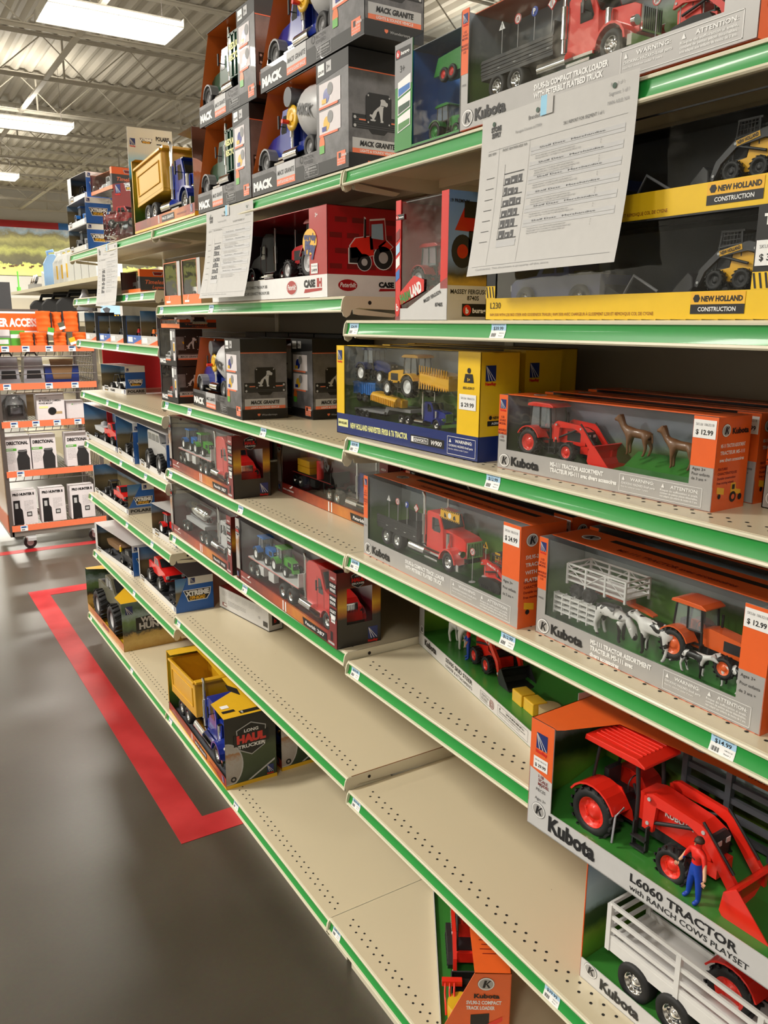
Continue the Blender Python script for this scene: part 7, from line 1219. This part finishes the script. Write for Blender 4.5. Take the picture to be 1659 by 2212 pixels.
v1 = vest('upper left blaze orange vest on the cart, with yellow tag', .145, .06, TZ[4] + .09, .085, .13); vest('upper middle narrow blaze orange vest on the cart', .238, .07, TZ[4] + .09, .062, .125); vest('upper right blaze orange vest on the cart', .315, .06, TZ[4] + .09, .085, .13)
for i, (x, w_) in enumerate(((.035, .075), (.118, .075), (.235, .075), (.355, .080))): vest(f"lower row blaze orange vest on the cart, {('leftmost', 'second from left', 'third from left', 'rightmost')[i]}", x, .02, TZ[4] + .002, w_, .085)
for x, z, c, lb, a in ((.185, TZ[4] + .075, 'lime', 'lime hang tag on upper left orange vest', .2), (.265, TZ[4] + .10, 'camo', 'olive hang tag on upper middle orange vest', -.3), (.325, TZ[4] + .005, 'toy_yellow', 'yellow hang tag low between the orange vests', -.3)):
    o = MB().box(0, 0, 0, .038, .002, .045, c).box(0, -.001, 0, .038, 0, .016, 'white').build('hang_tag', None, (x, CY - .035, z)); o.rotation_euler = (0, a, 0); tag(o, lb, 'hang tag')
# ------------------------------------------------------------ far gondola with jugs and jerry cans
X0, XA, XB, z1, z2 = .60, 5.95, 9.9, 1.785, 1.475
t = thing('far_shelf_unit', 'far cream shelving run with jugs on top, behind the wire cart', 'shelving'); m = MB(); m.box(X0 + .45, XA, 0, X0 + .47, XB, 1.86, 'back_panel')
for z in (z1, z2, 1.1, .7, .3): m.box(X0, XA, z - .03, X0 + .45, XB, z, 'shelf_cream')
for y in (XA, (XA + XB) / 2, XB): m.box(X0 + .42, y - .02, 0, X0 + .45, y + .02, 1.86, 'lip_cream')
m.build('frame', t)
def jug(label, x, y, z, col, s=1.0, cap='white'):
    t = thing('jug', label, 'jug', (x, y, z), -.5, 'jugs on the far shelf'); m = MB(); m.prism([(0, 0), (.15 * s, 0), (.15 * s, .17 * s), (.12 * s, .22 * s), (.09 * s, .24 * s), (.06 * s, .24 * s), (.03 * s, .22 * s), (0, .17 * s)], 0, .15 * s, col); m.build('body', t, bev=.008); m = MB(); m.tube([(.03 * s, .055 * s, .20 * s), (.02 * s, .055 * s, .26 * s), (.07 * s, .055 * s, .27 * s)], .012 * s, col); m.build('handle', t); m = MB(); m.cyl((.1 * s, .055 * s, .22 * s), (.1 * s, .055 * s, .26 * s), .022 * s, cap); m.build('cap', t); return t
JL = (('clear blue water jug on far shelf top', 'jug_blue', 8.05), ('first white jug right of the blue jug on far shelf', 'jug_white', 7.62), ('second white jug right of the blue jug, with yellow label', 'jug_white', 7.42), ('third white jug right of blue jug, beside plain white boxes', 'jug_white', 7.22))
for i, (lb, c, y) in enumerate(JL):
    j = jug(lb, X0 + .02, y, z1 + .002, c, 1.15 if i == 0 else 1.0, 'toy_yellow' if i else 'white')
    if i: MB().box(.03, -.002, .04, .12, 0, .15, 'gold').build('label', j)
for i, y in enumerate((7.02, 6.78, 6.54, 6.30)): o = MB().box(0, 0, 0, .22, .18, .20, 'jug_white').build('white_carton', None, (X0 + .02, y, z1 + .002), R90); tag(o, f"plain white carton on far shelf top, {('first', 'second', 'third', 'fourth')[i]} right of the jugs", 'carton', 'white cartons on the far shelf')
o = MB().prism([(0, 0), (.34, 0), (.34, .10), (.02, .16)], 0, .16, 'jug_white').build('white_bin', None, (X0 + .12, 8.75, z1 + .002), R90); tag(o, 'white slanted bin behind clutter on far shelf', 'bin')
t = thing('sprayer_kit', 'grey tangled sprayer kit at left end of far shelf top', 'kit', (X0 + .05, 9.1, z1 + .002), R90); m = MB(); m.box(0, 0, 0, .30, .12, .05, 'grey')
for i in range(7): m.tube([(.04 * i, .03, .05), (.04 * i + .02, .05, .11 + .01 * (i % 3)), (.04 * i + .06, .03, .07)], .012, ('soft_black', 'tan', 'light_grey')[i % 3], 6)
m.build('body', t)
t = thing('green_funnel', 'thin bright green pump standing at the left end of far shelf', 'pump', (X0 + .03, 9.55, z1 + .002)); MB().cyl((0, 0, 0), (0, 0, .20), .007, 'lime_card').cyl((.0, 0, .0), (.0, 0, .04), .02, 'lime_card').build('body', t)
def can(label, y):
    t = thing('jerry_can', label, 'jerry can', (X0 + .04, y, z2 + .012), -.55, 'black jerry cans on the far shelf'); m = MB(); m.prism([(0, 0), (.42, 0), (.42, .15), (.38, .20), (.05, .20), (0, .15)], 0, .2, 'soft_black'); m.build('body', t, bev=.02)
    m = MB(); m.tube([(.08, .1, .19), (.10, .1, .245), (.34, .1, .250), (.37, .1, .19)], .018, 'soft_black', 10); m.build('handle', t); m = MB(); F = Face(m, (0, -.001, 0), (1, 0, 0), (0, 0, 1), (0, -1, 0)); F.txt('Reservoir', .12, .05, .03, 'light_grey', w=.16, k=2); m.build('lettering', t); m = MB(); m.cyl((.39, .1, .15), (.39, .1, .20), .03, 'soft_black'); m.build('cap', t)
can('left black jerry can under the far shelf, behind the sign', 9.1); can('right black jerry can under the far shelf, above orange vests', 7.75); can('partly hidden black jerry can between the two front ones', 8.45)
t = thing('clear_funnel_bottle', 'clear grey bottle above the farthest green shelf edge, on far lower shelf', 'bottle', (X0 + .1, 6.85, z2 + .09)); MB().lathe([(.07, 0), (.07, .06), (.03, .12), (.02, .16), (.001, .16)], 'plastic_clear_grey', seg=16).build('body', t)
t = thing('white_tub', 'low white tub on far lower shelf above farthest green edge', 'tub', (X0 + .03, 6.95, z2 + .002), R90); MB().prism([(0, 0), (.36, 0), (.34, .08), (.02, .08)], 0, .2, 'jug_white').build('body', t, bev=.01)
o = MB().box(0, 0, 0, .42, .05, .315, 'dark_grey').build('dark_board', None, (-.38, 5.98, 1.412)); tag(o, 'dark grey board standing on top of the cart at left edge of photo', 'board')
MB_s = MB().box(-.40, 5.96, 1.30, -.165, 6.2, 1.41, 'wire'); tag(MB_s.build('board_base'), 'grey metal base under the dark board at left edge', 'base')
# bird feeder bag box seen between the cart and the farthest shelves
o = MB().box(0, 0, 0, .26, .12, .20, 'paper').box(0.01, -.002, .09, .23, 0, .195, 'tag_blue').box(.01, -.002, .03, .23, 0, .09, 'soft_black'); F = Face(o, (0, -.0022, 0), (1, 0, 0), (0, 0, 1), (0, -1, 0)); F.step = .001; F.txt('BIG N', .04, .042, .04, 'toy_yellow', w=.17, k=1, bold=.05); F.poly([(.06, .1), (.10, .1), (.12, .15), (.08, .17), (.03, .15)], 'slate', 1); o = o.build('printed_box', None, (.61, 6.02, 1.4765)); o.scale = (.6, .6, .6); tag(o, 'blue sky printed box with yellow BIG lettering beyond the farthest shelf', 'box')
# other aisles further off
def aisle_unit(label, x0, y0, x1, y1, h, seed):
    t = thing('distant_shelf_unit', label, 'shelving', (x0, y0, 0)); R = random.Random(seed); w_, d_ = x1 - x0, y1 - y0
    MB().box(0, d_ * .5 - .02, 0, w_, d_ * .5 + .02, h, 'back_panel').build('back', t); m = MB()
    for z in [.15 + .4 * i for i in range(int(h / .4))]: m.box(0, 0, z - .03, w_, d_, z, 'shelf_cream')
    m.build('shelves', t)
aisle_unit('distant beige shelving along the far wall under the mural', -8, 24.6, 11, 25.4, 2.1, 1)
aisle_unit('far shelving run on the other side of the aisle, out at left', -9.4, 9, -8.6, 22, 1.8, 2)
